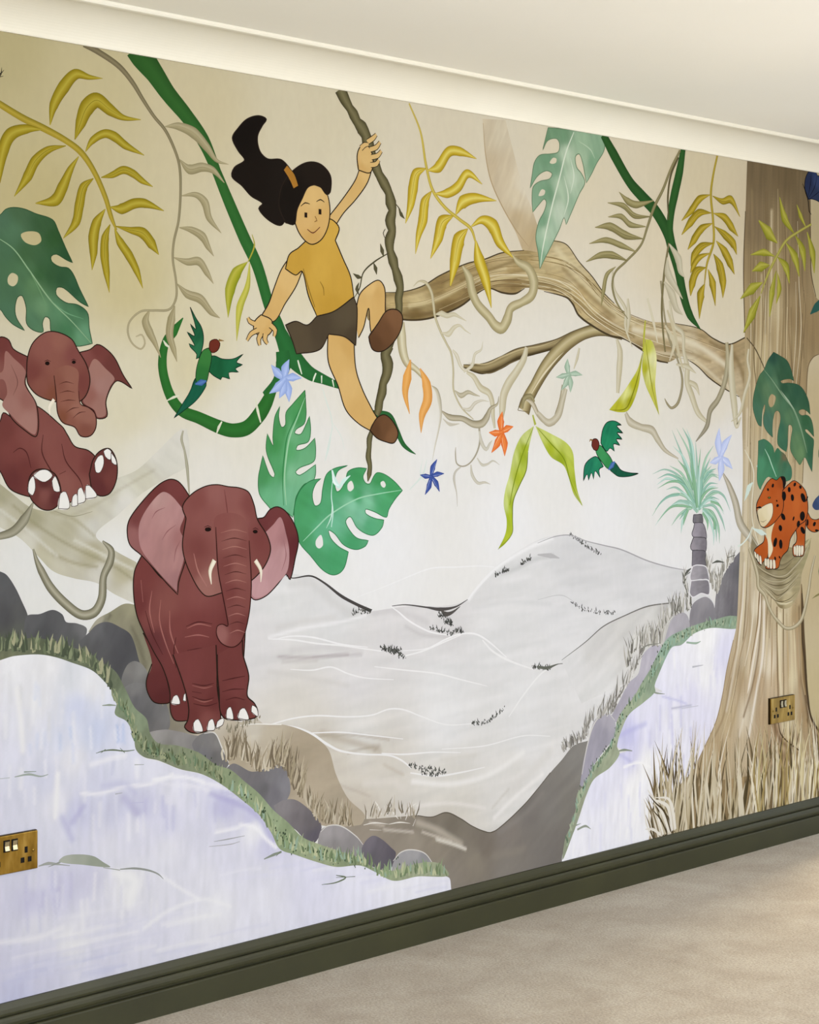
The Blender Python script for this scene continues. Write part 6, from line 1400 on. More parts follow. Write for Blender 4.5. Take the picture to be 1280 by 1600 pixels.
R('4040,1411 4043,1375 4028,1339 3999,1312 3970,1304 3946,1313 3941,1340 3942,1358', '8.3 7.1 5.9 4.6 3.9 4.6 4.6 1.7', 'A8A18C')
R('3964,1303 3941,1289 3935,1270 3946,1230', '3.6 7.1 9.2 3.4', 'B5AF9E D2CEC2 A9A390')
R('4040,1403 4052,1367 4070,1351 4085,1367 4096,1377', '6.9 14.3 11.2 8.1 1.5', 'B9B4A2 D0CCBC C4BFAE')
R('4031,1327 4052,1307 4076,1309 4099,1318 4127,1306', '3.0 8.6 6.6 4.8 1.3', 'B9B4A2 D0CCBC C4BFAE')
R('4005,1308 4010,1280 4034,1256 4064,1257 4088,1251', '4.6 11.9 9.4 6.4 1.2', 'B9B4A2 D0CCBC C4BFAE')
R('3946,1230 3949,1191', '3.4 1.2', 'BDB8A8')
P(85, 'painted_vine', label='pale vine hanging from the cut stub')
R('4240,1496 4271,1484 4297,1452 4328,1431 4367,1429 4386,1456 4402,1494 4412,1540', '4.4 17.3 15.8 14.9 19.2 21.6 17.6 12.8', '8A805F BBB196 D3CCB6 A29878')
R('4228,1468 4234,1496 4265,1505 4281,1488', '6.1 15.6 14.2 6.5', '7C7250 A39972 857B58')
P(86, 'painted_vine', label='pale broad vine below the rope behind the orange leaves')
R('3723,1700 3725,1662 3731,1621 3747,1590 3777,1576 3805,1557 3833,1531 3844,1504', '27.2 35.9 33.3 25.7 17.5 15.9 15.3 5.4', 'A99E79 CBC2A0 DAD3B6 BAB08C 9F946E')
P(87, 'painted_vine', label='thin tendrils crossing the limb')
R('4647,1896 4658,1836 4713,1778 4713,1724 4746,1663', '8.7 10.3 14.8 13.0 3.1', 'B3AA8A C8C0A2 D6CFB6 BCB394')
R('4724,1812 4729,1758 4724,1710', '8.8 22.1 6.6', 'B3AA8A C8C0A2 D6CFB6 BCB394')
R('4669,1685 4685,1648 4682,1594 4674,1519', '10.5 26.2 28.3 15.2', 'B3AA8A C8C0A2 D6CFB6 BCB394')
R('4893,1876 4904,1807 4916,1752 4939,1690 4986,1621 5007,1559 4986,1495 4951,1475 4927,1488 4913,1505', '9.2 9.2 9.1 8.7 8.8 11.8 12.5 8.5 8.2 3.0', '7C7250 A99F80 857B5C')
R('4939,1816 4962,1740 5009,1713 5015,1657 5033,1608 5033,1559 5057,1517 5093,1460 5153,1425', '9.2 17.0 17.3 16.4 26.0 28.0 28.4 23.5 7.0', 'B3AA8A C8C0A2 D6CFB6 BCB394')
R('4824,1817 4853,1750 4876,1681', '11.0 13.3 4.5', 'D5CDB2')
R('4974,1614 5033,1608 5081,1588', '5.7 19.5 2.5', 'B3AA8A C8C0A2 D6CFB6 BCB394')
R('5045,1559 5081,1546 5099,1517', '15.9 20.6 3.3', 'B3AA8A C8C0A2 D6CFB6 BCB394')
R('5252,1693 5258,1635 5240,1562 5202,1504 5159,1468 5141,1418 5081,1368', '17.5 27.4 25.8 22.9 23.7 21.1 3.8', '8A805E C3BA98 A49A78|77705C A39C88 7D7662')
R('5283,1687 5277,1621 5283,1549 5296,1483 5309,1418 5334,1447', '12.5 30.1 37.6 34.9 20.4 4.3', 'B3AA8A C8C0A2 D6CFB6 BCB394')
R('5379,1675 5372,1638 5385,1587 5353,1520 5328,1462 5277,1432', '10.1 12.8 15.3 16.7 12.8 2.7', 'B3AA8A C8C0A2 D6CFB6 BCB394')
R('4488,1652 4478,1622 4462,1589', '8.0 11.8 3.9', 'B3AA8A C8C0A2 D6CFB6 BCB394')
R('4426,1529 4411,1496 4390,1450 4345,1427 4295,1456', '13.5 21.2 25.8 23.5 15.0', 'A79E82 CFC8B2 B5AD92')
R('4713,1458 4735,1431 4791,1414 4847,1404 4876,1376 4916,1341 4986,1313', '13.4 27.5 21.5 28.1 24.0 14.9 4.7', 'A39B80 D0C9B4 B0A88E')
R('5227,1266 5265,1222 5302,1163 5328,1097 5379,1051 5430,1012', '6.3 23.8 34.8 37.5 32.7 18.9', '8F866C CDC6B4 A79F88')
P(88, 'painted_vine', label='thin vines wrapping the trunk and knotted hammock of vines under the leopard')
R('5355,1339 5388,1302 5407,1264 5404,1210 5397,1157 5400,1103 5416,1060 5435,1022 5454,986', '3.1 5.8 7.4 6.6 5.6 5.5 5.3 4.3 1.7', 'D9D3BC')
R('5400,1082 5379,1051 5341,1026 5314,1019', '2.6 5.4 5.2 8.6', 'DCE6DC')
R('5407,1087 5388,1042 5383,997', '2.7 4.6 1.9', 'DDD8C4')
R('5402,1229 5379,1211 5369,1193 5353,1169', '3.6 23.9 17.1 1.7', 'CFE0D4')
R('5426,1285 5449,1271 5473,1282 5495,1303', '6.6 13.5 14.2 2.4', 'CFE4D8')
R('5397,1077 5454,1059 5483,1052', '1.1 19.8 2.8', 'D2E0D6')
P(89, 'painted_vine_hammock', label='sagging nest of twisted vines on the trunk under the leopard')
F('5397,1045! 5435,1011 5483,998 5569,1010 5648,1001 5723,1020 5758,1030! 5748,986 5723,945 5698,905 5688,856 5663,824 5638,801 5599,793 5560,801 5521,833 5473,858 5435,887 5426,947 5393,1002', '5435,984,8F8468 5483,971,87795C 5594,982,8A7E5E 5648,974,968A66 5693,972,A39A72 5497,930,857A5C 5569,912,998D6B 5618,923,8F8360 5521,893,A3977A 5569,879,8D8162 5618,882,AFA480 5483,879,B9AD8C 5569,852,9C9070 5618,849,C3B690 5599,823,BFB18A 5569,809,8A7B58 5658,852,A79A74', res=6, streak=(0, 0.12, 60, 6))
R('5426,952 5473,928 5540,908 5599,908 5648,930 5698,960 5743,1003', '4.9 7.6 6.6 8.3 9.2 13.3 8.3', '6F6548 BDB292 93886A')
R('5440,917 5492,897 5569,888 5618,898 5668,920', '2.9 6.6 6.0 7.0 2.7', '6F6548 C3B898 8A7F5F')
R('5445,900 5497,876 5540,862 5589,862 5648,886 5688,911', '3.6 8.2 6.5 7.2 7.7 3.0', '756A4C C6BB9A 93886A')
R('5449,884 5492,860 5531,833 5565,812 5618,813 5653,822', '4.4 11.0 9.9 7.7 8.6 2.5', '7B7052 CABF9E 9A8F70')
R('5550,829 5579,841 5618,857 5668,879', '2.6 7.3 6.7 2.0', '7B7052 C3B896')
R('5379,1011 5411,958 5430,914 5435,877 5473,847 5492,814 5521,779 5560,749 5599,727 5648,726 5693,745 5718,782 5743,847 5758,907 5784,967', '9.8 18.6 19.9 18.1 15.2 16.2 13.2 14.5 12.3 13.2 17.7 19.3 16.9 14.9 9.8', '8A7E60 D0C6A8 B5AA8A 85795A')
R('5492,981 5560,943 5599,943 5668,973', '1.9 11.7 12.2 2.7', '776C4F 968A6A')
R('5550,818 5599,810 5643,815', '2.2 6.0 1.7', 'D6CAA6')
R('5435,938 5492,916 5550,900 5609,900 5658,927', '0.6 2.6 3.3 2.7 0.7', '5E5338')
R('5445,906 5502,883 5560,875 5618,882 5673,909', '0.6 2.5 3.3 2.8 0.7', '5E5338')
R('5454,889 5511,861 5550,842 5599,853 5663,893', '0.6 2.4 3.0 2.7 0.7', '665B3E')
R('5473,863 5521,833 5560,820 5618,824 5668,846', '0.6 2.5 3.0 2.4 0.7', '665B3E')
R('5473,950 5531,931 5589,930 5638,952', '0.6 2.5 2.9 0.7', '5E5338')
R('5698,999 5728,1003 5758,1030', '11.5 14.0 8.2', 'C6BA94 A89C74')
flush_fill()
TINT(1, 1, 1, 'C9D2BC', 0.22)
P(90, 'painted_monstera_leaf', label='pale green monstera leaf hanging from the coving above the limb')
F('4343,2298! 4593,2313! 4610,2278 4604,2254 4572,2217 4546,2181 4521,2151! 4514,2178 4504,2210 4488,2235 4469,2225 4475,2194 4498,2177 4514,2152 4488,2116 4457,2067 4426,2018! 4416,2038 4395,2003 4355,1948 4325,1908 4305,1879! 4298,1925 4287,1970 4300,2016 4325,2050 4335,2077 4325,2086 4300,2067 4273,2043! 4270,2084 4275,2117 4305,2136 4350,2148 4361,2164 4335,2170 4295,2151 4261,2112! 4270,2149 4280,2188 4305,2213 4355,2222 4390,2232 4395,2258 4380,2270 4340,2259 4318,2229! 4333,2271', '4375,2289,5C8660 4325,2251,4E7A52 4416,2280,5A855F 4498,2283,8FB08C 4572,2277,7FA581 4551,2215,6E9A74 4285,2163,6A9672 4335,2207,5A8762 4375,2185,638F6C 4426,2229,B4C9AC 4457,2153,BBCDB2 4395,2128,A5BFA0 4345,2104,5E8B66 4315,2023,679470 4335,1986,A9C2A6 4395,2056,BCCDB4 4457,2080,8FB090 4305,1926,6D9A76 4325,1946,93B596 4509,2224,9AB895 4488,2129,A0BB9C', holes=['4350,2196 4365,2211 4381,2210 4379,2199 4361,2193', '4299,2094 4313,2113 4329,2111 4325,2099 4307,2093'], res=6, streak=(-70, 0.07, 80, 12))
R('4462,2298 4426,2235 4395,2154 4360,2066 4320,1946 4307,1884', '2.7 5.6 5.7 5.7 4.8 1.9', 'DDE6CF')
R('4446,2218 4462,2167 4446,2113', '1.0 6.2 1.0', 'D8E3CC')
R('4416,2162 4436,2098 4416,2044', '1.0 6.2 1.0', 'D5E0C8')
R('4483,2274 4540,2254 4562,2229', '0.8 4.2 1.0', 'B5CBAC')
R('4343,2298! 4593,2313! 4610,2278 4604,2254 4572,2217 4546,2181 4521,2151! 4514,2178 4504,2210 4488,2235 4469,2225 4475,2194 4498,2177 4514,2152 4488,2116 4457,2067 4426,2018! 4416,2038 4395,2003 4355,1948 4325,1908 4305,1879! 4298,1925 4287,1970 4300,2016 4325,2050 4335,2077 4325,2086 4300,2067 4273,2043! 4270,2084 4275,2117 4305,2136 4350,2148 4361,2164 4335,2170 4295,2151 4261,2112! 4270,2149 4280,2188 4305,2213 4355,2222 4390,2232 4395,2258 4380,2270 4340,2259 4318,2229! 4333,2271 4343,2298!', '2.3 2.4 3.8 3.2 3.0 3.1 2.3 3.7 3.6 2.8 3.4 3.5 3.3 3.6 3.1 3.2 2.6 2.4 3.1 3.0 3.0 2.8 3.5 3.5 3.2 3.1 3.5 2.3 2.7 2.8 3.4 3.0 2.3 2.4 3.4 2.3 2.6 2.2 3.3 3.1 2.3 2.3 2.7 3.6 2.3 2.5 3.4 3.3 3.3', '4A6B4A')
flush_fill()
TINT(0.97, 0.97, 0.9, '808080', 0)
P(91, 'painted_palm_frond', label='bright yellow frond hanging over the arching limb')
R('3755,2299 3800,2226 3822,2137 3848,2071 3897,2027 3961,1996 4006,1974 4025,1939', '5.1 7.0 9.7 11.0 10.6 10.1 11.3 7.2', 'A8902C D9C765 B59B30')
P(92, 'leaflet', parent=91)
R('3828,2122 3871,2136 3915,2183 3961,2188 4029,2175', '2.4 33.2 29.8 26.7 2.0', 'A88E24 D0B638 E6D678 C9AE35 A38824', 5)
R('3828,2122 3871,2136 3915,2183 3961,2188', '1.2 1.8 1.5 0.6', 'E6D678')
P(93, 'leaflet', parent=91)
R('3822,2128 3783,2109 3770,2066 3761,2023 3741,1970', '2.5 31.9 38.3 28.0 2.4', 'A88E24 D0B638 E6D678 C9AE35 A38824', 5)
R('3822,2128 3783,2109 3770,2066 3761,2023', '1.3 1.9 1.9 0.8', 'A88E24')
P(94, 'leaflet', parent=91)
R('3857,2061 3906,2066 3951,2088 3992,2129 4053,2105', '2.4 27.0 31.5 25.9 2.2', 'A88E24 D0B638 E6D678 C9AE35 A38824', 5)
R('3857,2061 3906,2066 3951,2088 3992,2129', '1.2 1.6 1.6 0.7', 'E6D678')
P(95, 'leaflet', parent=91)
R('3844,2067 3818,2034 3809,1984 3792,1941 3780,1889', '3.0 34.1 36.9 21.7 1.7', 'A88E24 D0B638 E6D678 C9AE35 A38824', 5)
R('3844,2067 3818,2034 3809,1984 3792,1941', '1.5 2.2 2.0 0.8', 'A88E24')
P(96, 'leaflet', parent=91)
R('3942,2010 3970,2046 4025,2063 4114,2063', '4.6 39.2 29.7 1.9', 'A88E24 D0B638 E6D678 C9AE35 A38824', 5)
R('3942,2010 3970,2046 4025,2063', '1.5 2.0 0.6', 'E6D678')
P(97, 'leaflet', parent=91)
R('3933,2006 3888,1984 3871,1940 3840,1880', '2.6 42.6 36.1 2.4', 'A88E24 D0B638 E6D678 C9AE35 A38824', 5)
R('3933,2006 3888,1984 3871,1940', '1.3 2.2 0.8', 'A88E24')
P(98, 'leaflet', parent=91)
R('4006,1981 4053,2003 4099,1988 4128,1946 4185,1905', '3.9 24.9 48.1 37.0 3.2', 'A88E24 D0B638 E6D678 C9AE35 A38824', 5)
R('4006,1981 4053,2003 4099,1988 4128,1946', '1.3 1.7 1.9 0.9', 'E6D678')
P(99, 'leaflet', parent=91)
R('3992,1974 3956,1940 3938,1877 3920,1809', '2.9 49.1 41.9 5.2', 'A88E24 D0B638 E6D678 C9AE35 A38824', 5)
R('3992,1974 3956,1940 3938,1877', '1.5 2.5 0.9', 'A88E24')
P(100, 'leaflet', parent=91)
R('4025,1942 4039,1890 4067,1835 4092,1755', '7.4 45.7 40.4 2.8', 'A88E24 D0B638 E6D678 C9AE35 A38824', 5)
R('4025,1942 4039,1890 4067,1835', '1.8 2.7 0.9', 'E6D678')
flush_fill()
TINT(1, 1, 1, '808080', 0)
P(101, 'painted_green_creeper', label='thick green creeper slanting from the pale monstera leaf down to the limb')
R('4602,2306 4653,2252 4735,2172 4802,2131 4870,2090 4930,2028 4953,1982 4986,1914 5012,1838 5047,1776 5107,1729', '29.3 38.9 37.6 40.8 43.9 46.6 47.2 43.5 41.0 33.3 2.9', '274A22 305A2A 2A5225')
P(102, 'painted_green_creeper', label='straight green creeper joining the slanting one in a fork')
R('5012,2305 4992,2230 4965,2154 4948,2100 4941,2044 4953,1996', '24.7 37.7 39.6 36.1 32.6 34.9', '2A4F24 33602C 2C5627')
P(103, 'painted_vine', label='grey-green vine with six leaves left of the green creeper fork')
R('4995,2298 4948,2237 4904,2165 4858,2105 4824,2042 4791,1983 4713,1925 4660,1888 4647,1847 4669,1797 4724,1749', '9.6 10.8 11.7 12.7 11.1 8.9 8.1 8.1 9.8 7.9 2.8', '6F6744 958C64 7B724E')
P(104, 'leaflet', parent=103)
R('4856,2126 4768,2106 4724,2113 4680,2138', '2.8 23.2 23.6 1.7', '6F673E 948B5C A69C6E 7C7348', 5)
R('4856,2126 4768,2106 4724,2113', '1.4 2.0 0.7', 'A69C6E')
P(105, 'leaflet', parent=103)
R('4838,2074 4757,2071 4702,2097 4624,2100', '2.8 18.9 19.1 2.0', '6F673E 948B5C A69C6E 7C7348', 5)
R('4838,2074 4757,2071 4702,2097', '1.4 2.2 0.8', '6F673E')
P(106, 'leaflet', parent=103)
R('4815,2041 4735,2042 4691,2063 4626,2057', '2.8 20.3 18.5 2.0', '6F673E 948B5C A69C6E 7C7348', 5)
R('4815,2041 4735,2042 4691,2063', '1.4 2.2 0.8', 'A69C6E')
P(107, 'leaflet', parent=103)
R('4800,2002 4713,2007 4636,2028 4562,2020', '2.8 27.2 26.4 2.0', '6F673E 948B5C A69C6E 7C7348', 5)
R('4800,2002 4713,2007 4636,2028', '1.4 2.1 0.7', '6F673E')
P(108, 'leaflet', parent=103)
R('4768,1959 4691,1974 4615,1985 4535,1969', '2.9 20.0 18.8 2.0', '6F673E 948B5C A69C6E 7C7348', 5)
R('4768,1959 4691,1974 4615,1985', '1.5 2.1 0.7', 'A69C6E')
P(109, 'leaflet', parent=103)
R('4722,1929 4647,1941 4588,1937 4519,1913', '2.9 24.7 20.2 2.1', '6F673E 948B5C A69C6E 7C7348', 5)
R('4722,1929 4647,1941 4588,1937', '1.4 2.1 0.7', '6F673E')
P(110, 'leaflet', parent=103)
R('4664,1907 4620,1879 4604,1831 4593,1784', '2.3 16.4 18.6 3.1', '6F673E 948B5C A69C6E 7C7348', 5)
R('4664,1907 4620,1879 4604,1831', '1.6 2.7 1.0', 'A69C6E')
P(111, 'painted_vine', label='thin dark vine with pale leaves falling from the creeper fork')
R('4986,2275 4945,2212 4930,2141 4934,2071', '6.0 8.5 9.2 4.7', '5E5538')
R('4935,1998 4910,1895 4898,1790 4907,1700 4916,1652', '9.0 11.3 10.3 9.2 6.9', '5E5538 8A8058 655C3E')
R('4937,1995 4986,1949 4997,1914 5021,1893', '5.9 36.3 26.3 2.0', 'B5AD90 CFC8AE C4BCA0 B5AC90')
R('4927,1952 4930,1903 4974,1857 5009,1824', '4.6 35.6 22.1 2.0', 'B5AD90 CFC8AE C4BCA0 B5AC90')
R('4910,1874 4951,1835 4974,1794 5009,1773', '7.9 37.5 26.2 1.8', 'B5AD90 CFC8AE C4BCA0 B5AC90')
R('4927,1785 4962,1723 4986,1654 5015,1591', '8.7 15.7 13.6 3.4', 'C9BF9E')
R('4916,1736 4962,1681 4939,1625', '8.1 18.5 4.4', 'CFC6A8')
flush_fill()
TINT(0.93, 0.94, 0.88, '808080', 0)
P(112, 'painted_palm_frond', label='narrow yellow frond hanging from the coving right of the creeper fork')
R('5202,2311 5175,2233 5163,2171 5175,2090 5178,2018 5141,1944 5126,1872', '9.2 10.5 12.2 12.3 11.9 10.3 4.7', '8F7D1E CDB44A A38826')
P(113, 'leaflet', parent=112)
R('5159,2171 5099,2151 5057,2113 5003,2074', '2.2 25.6 26.1 2.5', '8F7D1E BFA430 CDB44A A98F28 857418', 5)
R('5159,2171 5099,2151 5057,2113', '1.5 2.4 0.9', 'CDB44A')
P(114, 'leaflet', parent=112)
R('5165,2112 5099,2107 5051,2073 5003,2029', '2.1 26.5 29.8 2.7', '8F7D1E BFA430 CDB44A A98F28 857418', 5)
R('5165,2112 5099,2107 5051,2073', '1.4 2.2 0.8', '8F7D1E')
P(115, 'leaflet', parent=112)
R('5172,2079 5111,2056 5069,2018 5036,1984', '2.3 27.8 29.7 2.8', '8F7D1E BFA430 CDB44A A98F28 857418', 5)
R('5172,2079 5111,2056 5069,2018', '1.5 2.5 0.9', 'CDB44A')
P(116, 'leaflet', parent=112)
R('5178,2015 5111,1999 5069,1965 5053,1932', '2.2 26.4 31.3 3.3', '8F7D1E BFA430 CDB44A A98F28 857418', 5)
R('5178,2015 5111,1999 5069,1965', '1.5 2.3 0.9', '8F7D1E')
P(117, 'leaflet', parent=112)
R('5159,1981 5099,1962 5066,1933 5051,1910', '2.2 20.8 22.9 3.1', '8F7D1E BFA430 CDB44A A98F28 857418', 5)
R('5159,1981 5099,1962 5066,1933', '1.5 2.4 0.9', 'CDB44A')
P(118, 'leaflet', parent=112)
R('5135,1933 5083,1916 5059,1875 5051,1836', '2.2 31.6 35.7 3.5', '8F7D1E BFA430 CDB44A A98F28 857418', 5)
R('5135,1933 5083,1916 5059,1875', '1.5 2.6 1.1', '8F7D1E')
P(119, 'leaflet', parent=112)
R('5129,1879 5107,1842 5099,1764', '4.3 42.0 2.4', '8F7D1E BFA430 CDB44A A98F28 857418', 5)
R('5129,1879 5107,1842', '2.1 1.1', 'CDB44A')
P(120, 'leaflet', parent=112)
R('5172,2168 5227,2155 5277,2164 5328,2112', '2.4 20.6 28.4 2.2', '8F7D1E BFA430 CDB44A A98F28 857418', 5)
R('5172,2168 5227,2155 5277,2164', '1.6 2.2 0.7', '8F7D1E')
P(121, 'leaflet', parent=112)
R('5178,2112 5240,2102 5277,2076 5317,2046', '2.3 28.9 32.0 2.0', '8F7D1E BFA430 CDB44A A98F28 857418', 5)
R('5178,2112 5240,2102 5277,2076', '1.5 2.6 1.0', 'CDB44A')
P(122, 'leaflet', parent=112)
R('5184,2069 5240,2046 5290,2019 5309,1985', '2.6 28.7 33.5 2.4', '8F7D1E BFA430 CDB44A A98F28 857418', 5)
R('5184,2069 5240,2046 5290,2019', '1.7 2.7 0.9', '8F7D1E')
P(123, 'leaflet', parent=112)
R('5192,2023 5240,1990 5271,1956 5296,1919', '2.9 35.0 36.0 2.3', '8F7D1E BFA430 CDB44A A98F28 857418', 5)
R('5192,2023 5240,1990 5271,1956', '1.9 3.1 1.1', 'CDB44A')
P(124, 'leaflet', parent=112)
R('5178,1979 5212,1941 5230,1892 5230,1838', '3.2 41.8 39.7 2.5', '8F7D1E BFA430 CDB44A A98F28 857418', 5)
R('5178,1979 5212,1941 5230,1892', '2.1 3.5 1.2', '8F7D1E')
P(125, 'leaflet', parent=112)
R('5147,1927 5172,1882 5188,1810', '3.5 38.5 2.4', '8F7D1E BFA430 CDB44A A98F28 857418', 5)
R('5147,1927 5172,1882', '2.3 1.2', 'CDB44A')
flush_fill()
TINT(1, 1, 1, '808080', 0)
P(126, 'painted_leaf_frond', label='yellow-green frond arching across the big trunk')
R('5760,2120 5677,2087 5602,2051 5549,1999 5496,1936 5450,1863', '8.2 9.1 11.1 12.6 12.2 4.6', '8A8634 B9B25C 979038')
P(127, 'leaflet', parent=126)
R('5549,2040 5496,2070 5437,2108', '3.9 49.7 6.0', '7C7A24 A09E34 B5B04E 8C8A2A', 5)
R('5549,2040 5496,2070', '2.0 1.0', 'B5B04E')
P(128, 'leaflet', parent=126)
R('5650,2081 5592,2129 5562,2198', '4.4 39.3 2.6', '7C7A24 A09E34 B5B04E 8C8A2A', 5)
R('5650,2081 5592,2129', '2.2 1.1', '7C7A24')
P(129, 'leaflet', parent=126)
R('5533,1994 5469,2003 5389,1990', '3.1 26.7 2.2', '7C7A24 A09E34 B5B04E 8C8A2A', 5)
R('5533,1994 5469,2003', '1.6 0.8', 'B5B04E')
P(130, 'leaflet', parent=126)
R('5502,1962 5450,1954 5398,1936', '4.5 36.4 3.1', '7C7A24 A09E34 B5B04E 8C8A2A', 5)
R('5502,1962 5450,1954', '1.5 0.7', '7C7A24')
P(131, 'leaflet', parent=126)
R('5459,1901 5398,1877 5330,1840', '4.8 39.6 2.5', '7C7A24 A09E34 B5B04E 8C8A2A', 5)
R('5459,1901 5398,1877', '1.6 0.8', 'B5B04E')
P(132, 'leaflet', parent=126)
R('5446,1855 5398,1794 5348,1728', '6.5 43.4 3.2', '7C7A24 A09E34 B5B04E 8C8A2A', 5)
R('5446,1855 5398,1794', '2.2 1.1', '7C7A24')
P(133, 'leaflet', parent=126)
R('5602,2044 5657,1998 5684,1933', '4.4 42.0 4.0', '7C7A24 A09E34 B5B04E 8C8A2A', 5)
R('5602,2044 5657,1998', '2.2 1.1', 'B5B04E')
P(134, 'leaflet', parent=126)
R('5660,2074 5705,2024 5719,1955', '4.8 39.6 4.1', '7C7A24 A09E34 B5B04E 8C8A2A', 5)
R('5660,2074 5705,2024', '2.4 1.2', '7C7A24')
P(135, 'leaflet', parent=126)
R('5733,2091 5767,2021 5779,1951', '5.3 38.6 4.2', '7C7A24 A09E34 B5B04E 8C8A2A', 5)
R('5733,2091 5767,2021', '2.7 1.3', 'B5B04E')
P(136, 'leaflet', parent=126)
R('5551,1992 5602,1961 5623,1907', '4.0 38.0 4.0', '7C7A24 A09E34 B5B04E 8C8A2A', 5)
R('5551,1992 5602,1961', '2.0 1.0', '7C7A24')
P(137, 'leaflet', parent=126)
R('5723,2109 5691,2145 5668,2181', '4.9 22.4 2.6', '7C7A24 A09E34 B5B04E 8C8A2A', 5)
R('5723,2109 5691,2145', '2.4 1.2', 'B5B04E')
P(138, 'leaflet', parent=126)
R('5542,1946 5516,1870 5502,1787', '3.8 33.3 3.9', '7C7A24 A09E34 B5B04E 8C8A2A', 5)
R('5542,1946 5516,1870', '2.5 1.3', '7C7A24')
P(139, 'leaflet', parent=126)
R('5549,1939 5560,1887 5542,1834', '4.0 29.3 3.8', '7C7A24 A09E34 B5B04E 8C8A2A', 5)
R('5549,1939 5560,1887', '2.7 1.3', 'B5B04E')
P(140, 'painted_monstera_leaf', label='dark green monstera leaf on the big trunk above the leopard')
F('5526,1669! 5560,1659 5609,1641 5633,1612 5651,1573! 5628,1579 5594,1577 5569,1571 5577,1564 5618,1566 5678,1560 5713,1541 5743,1503 5753,1458! 5733,1469 5708,1476 5683,1472 5680,1464 5698,1455 5733,1456 5758,1442 5771,1414 5776,1380! 5758,1392 5733,1406 5721,1406 5723,1399 5758,1380 5775,1369 5771,1330 5764,1258! 5743,1283 5718,1309 5688,1284 5668,1298 5643,1318 5628,1340 5633,1381 5641,1408 5633,1421 5618,1421 5614,1403 5611,1354 5604,1329! 5569,1343 5550,1359 5552,1395 5567,1436 5565,1460 5550,1470 5535,1466 5523,1441 5519,1408 5521,1379! 5492,1395 5468,1419 5464,1446 5475,1476 5473,1492 5461,1473 5456,1441 5454,1417! 5435,1422 5411,1457 5402,1489 5411,1532 5440,1586 5468,1608 5492,1641', '5521,1653,2E5040 5594,1627,34573F 5569,1588,37593F 5618,1584,35583E 5497,1598,446B50 5449,1570,4A6E4E 5426,1516,456C50 5416,1476,4A7258 5483,1544,5C7B58 5531,1561,56795A 5521,1503,5F7D5A 5594,1551,31543C 5668,1541,315640 5718,1505,34583F 5643,1505,31563E 5594,1490,4F7556 5618,1450,5A7C58 5718,1436,37603F 5743,1381,3A6445 5753,1325,386347 5668,1422,557A58 5668,1367,5F7F58 5693,1325,68875C 5569,1408,3E6B52 5492,1436,4A705C 5594,1354,3F6A50 5743,1275,3E6A50', holes=['5516,1526 5538,1517 5535,1501 5521,1484 5504,1483 5495,1500 5502,1517'], res=6, streak=(-60, 0.08, 90, 14))
R('5468,1608 5521,1571 5584,1520 5643,1480 5678,1436 5708,1381 5733,1325', '1.4 3.7 5.9 7.8 8.0 6.5 1.9', '7E9878')
R('5569,1539 5618,1502 5653,1474', '0.7 7.5 1.5', 'A3B49A')
R('5526,1669! 5560,1659 5609,1641 5633,1612 5651,1573! 5628,1579 5594,1577 5569,1571 5577,1564 5618,1566 5678,1560 5713,1541 5743,1503 5753,1458! 5733,1469 5708,1476 5683,1472 5680,1464 5698,1455 5733,1456 5758,1442 5771,1414 5776,1380! 5758,1392 5733,1406 5721,1406 5723,1399 5758,1380 5775,1369 5771,1330 5764,1258! 5743,1283 5718,1309 5688,1284 5668,1298 5643,1318 5628,1340 5633,1381 5641,1408 5633,1421 5618,1421 5614,1403 5611,1354 5604,1329! 5569,1343 5550,1359 5552,1395 5567,1436 5565,1460 5550,1470 5535,1466 5523,1441 5519,1408 5521,1379! 5492,1395 5468,1419 5464,1446 5475,1476 5473,1492 5461,1473 5456,1441 5454,1417! 5435,1422 5411,1457 5402,1489 5411,1532 5440,1586 5468,1608 5492,1641 5526,1669!', '1.0 1.1 1.3 1.6 1.7 1.0 1.0 1.3 1.0 1.0 1.0 1.4 1.7 1.7 1.1 1.0 1.1 1.5 1.0 1.0 1.5 1.7 1.6 1.2 1.1 1.3 1.3 1.2 1.7 1.8 1.6 1.5 1.0 1.0 1.3 1.4 1.7 1.7 1.7 1.2 1.4 1.7 1.7 1.0 1.2 1.6 1.7 1.7 1.6 1.0 1.4 1.6 1.7 1.1 1.3 1.5 1.7 1.6 1.0 1.6 1.7 1.3 1.3 1.5 1.6 1.6 1.4 1.4 1.4 1.3', '24412F')
P(141, 'painted_monstera_leaf', label='smaller green leaf behind the leopard head')
F('5435,1368! 5473,1373 5521,1349 5531,1327! 5550,1343 5569,1332 5594,1321 5618,1293 5636,1271 5633,1238 5594,1228 5550,1229 5492,1246 5454,1215 5447,1204 5430,1226 5428,1264 5433,1317', '5454,1344,45745A 5492,1327,3F7553 5550,1316,3C7050 5594,1288,3F6E52 5618,1255,44755A 5454,1290,4E8A66 5454,1236,4C8662 5521,1262,44805C 5594,1310,6C6248', res=6, streak=(60, 0.06, 80, 14))
R('5473,1341 5497,1314 5516,1284 5543,1245', '1.6 5.0 5.1 2.5', 'A9CDB4')
R('5435,1368! 5473,1373 5521,1349 5531,1327! 5550,1343 5569,1332 5594,1321 5618,1293 5636,1271 5633,1238 5594,1228 5550,1229 5492,1246 5454,1215 5447,1204 5430,1226 5428,1264 5433,1317 5435,1368!', '1.0 1.0 1.3 1.0 1.0 1.1 1.3 1.4 1.7 1.4 1.0 1.0 1.0 1.4 1.1 1.6 1.7 1.7 1.7', '2C5A42')
P(142, 'painted_long_leaf', label='long lime green leaf hanging below the cut stub')
R('4273,1450 4285,1421', '5.7 9.5', 'A9B24A')
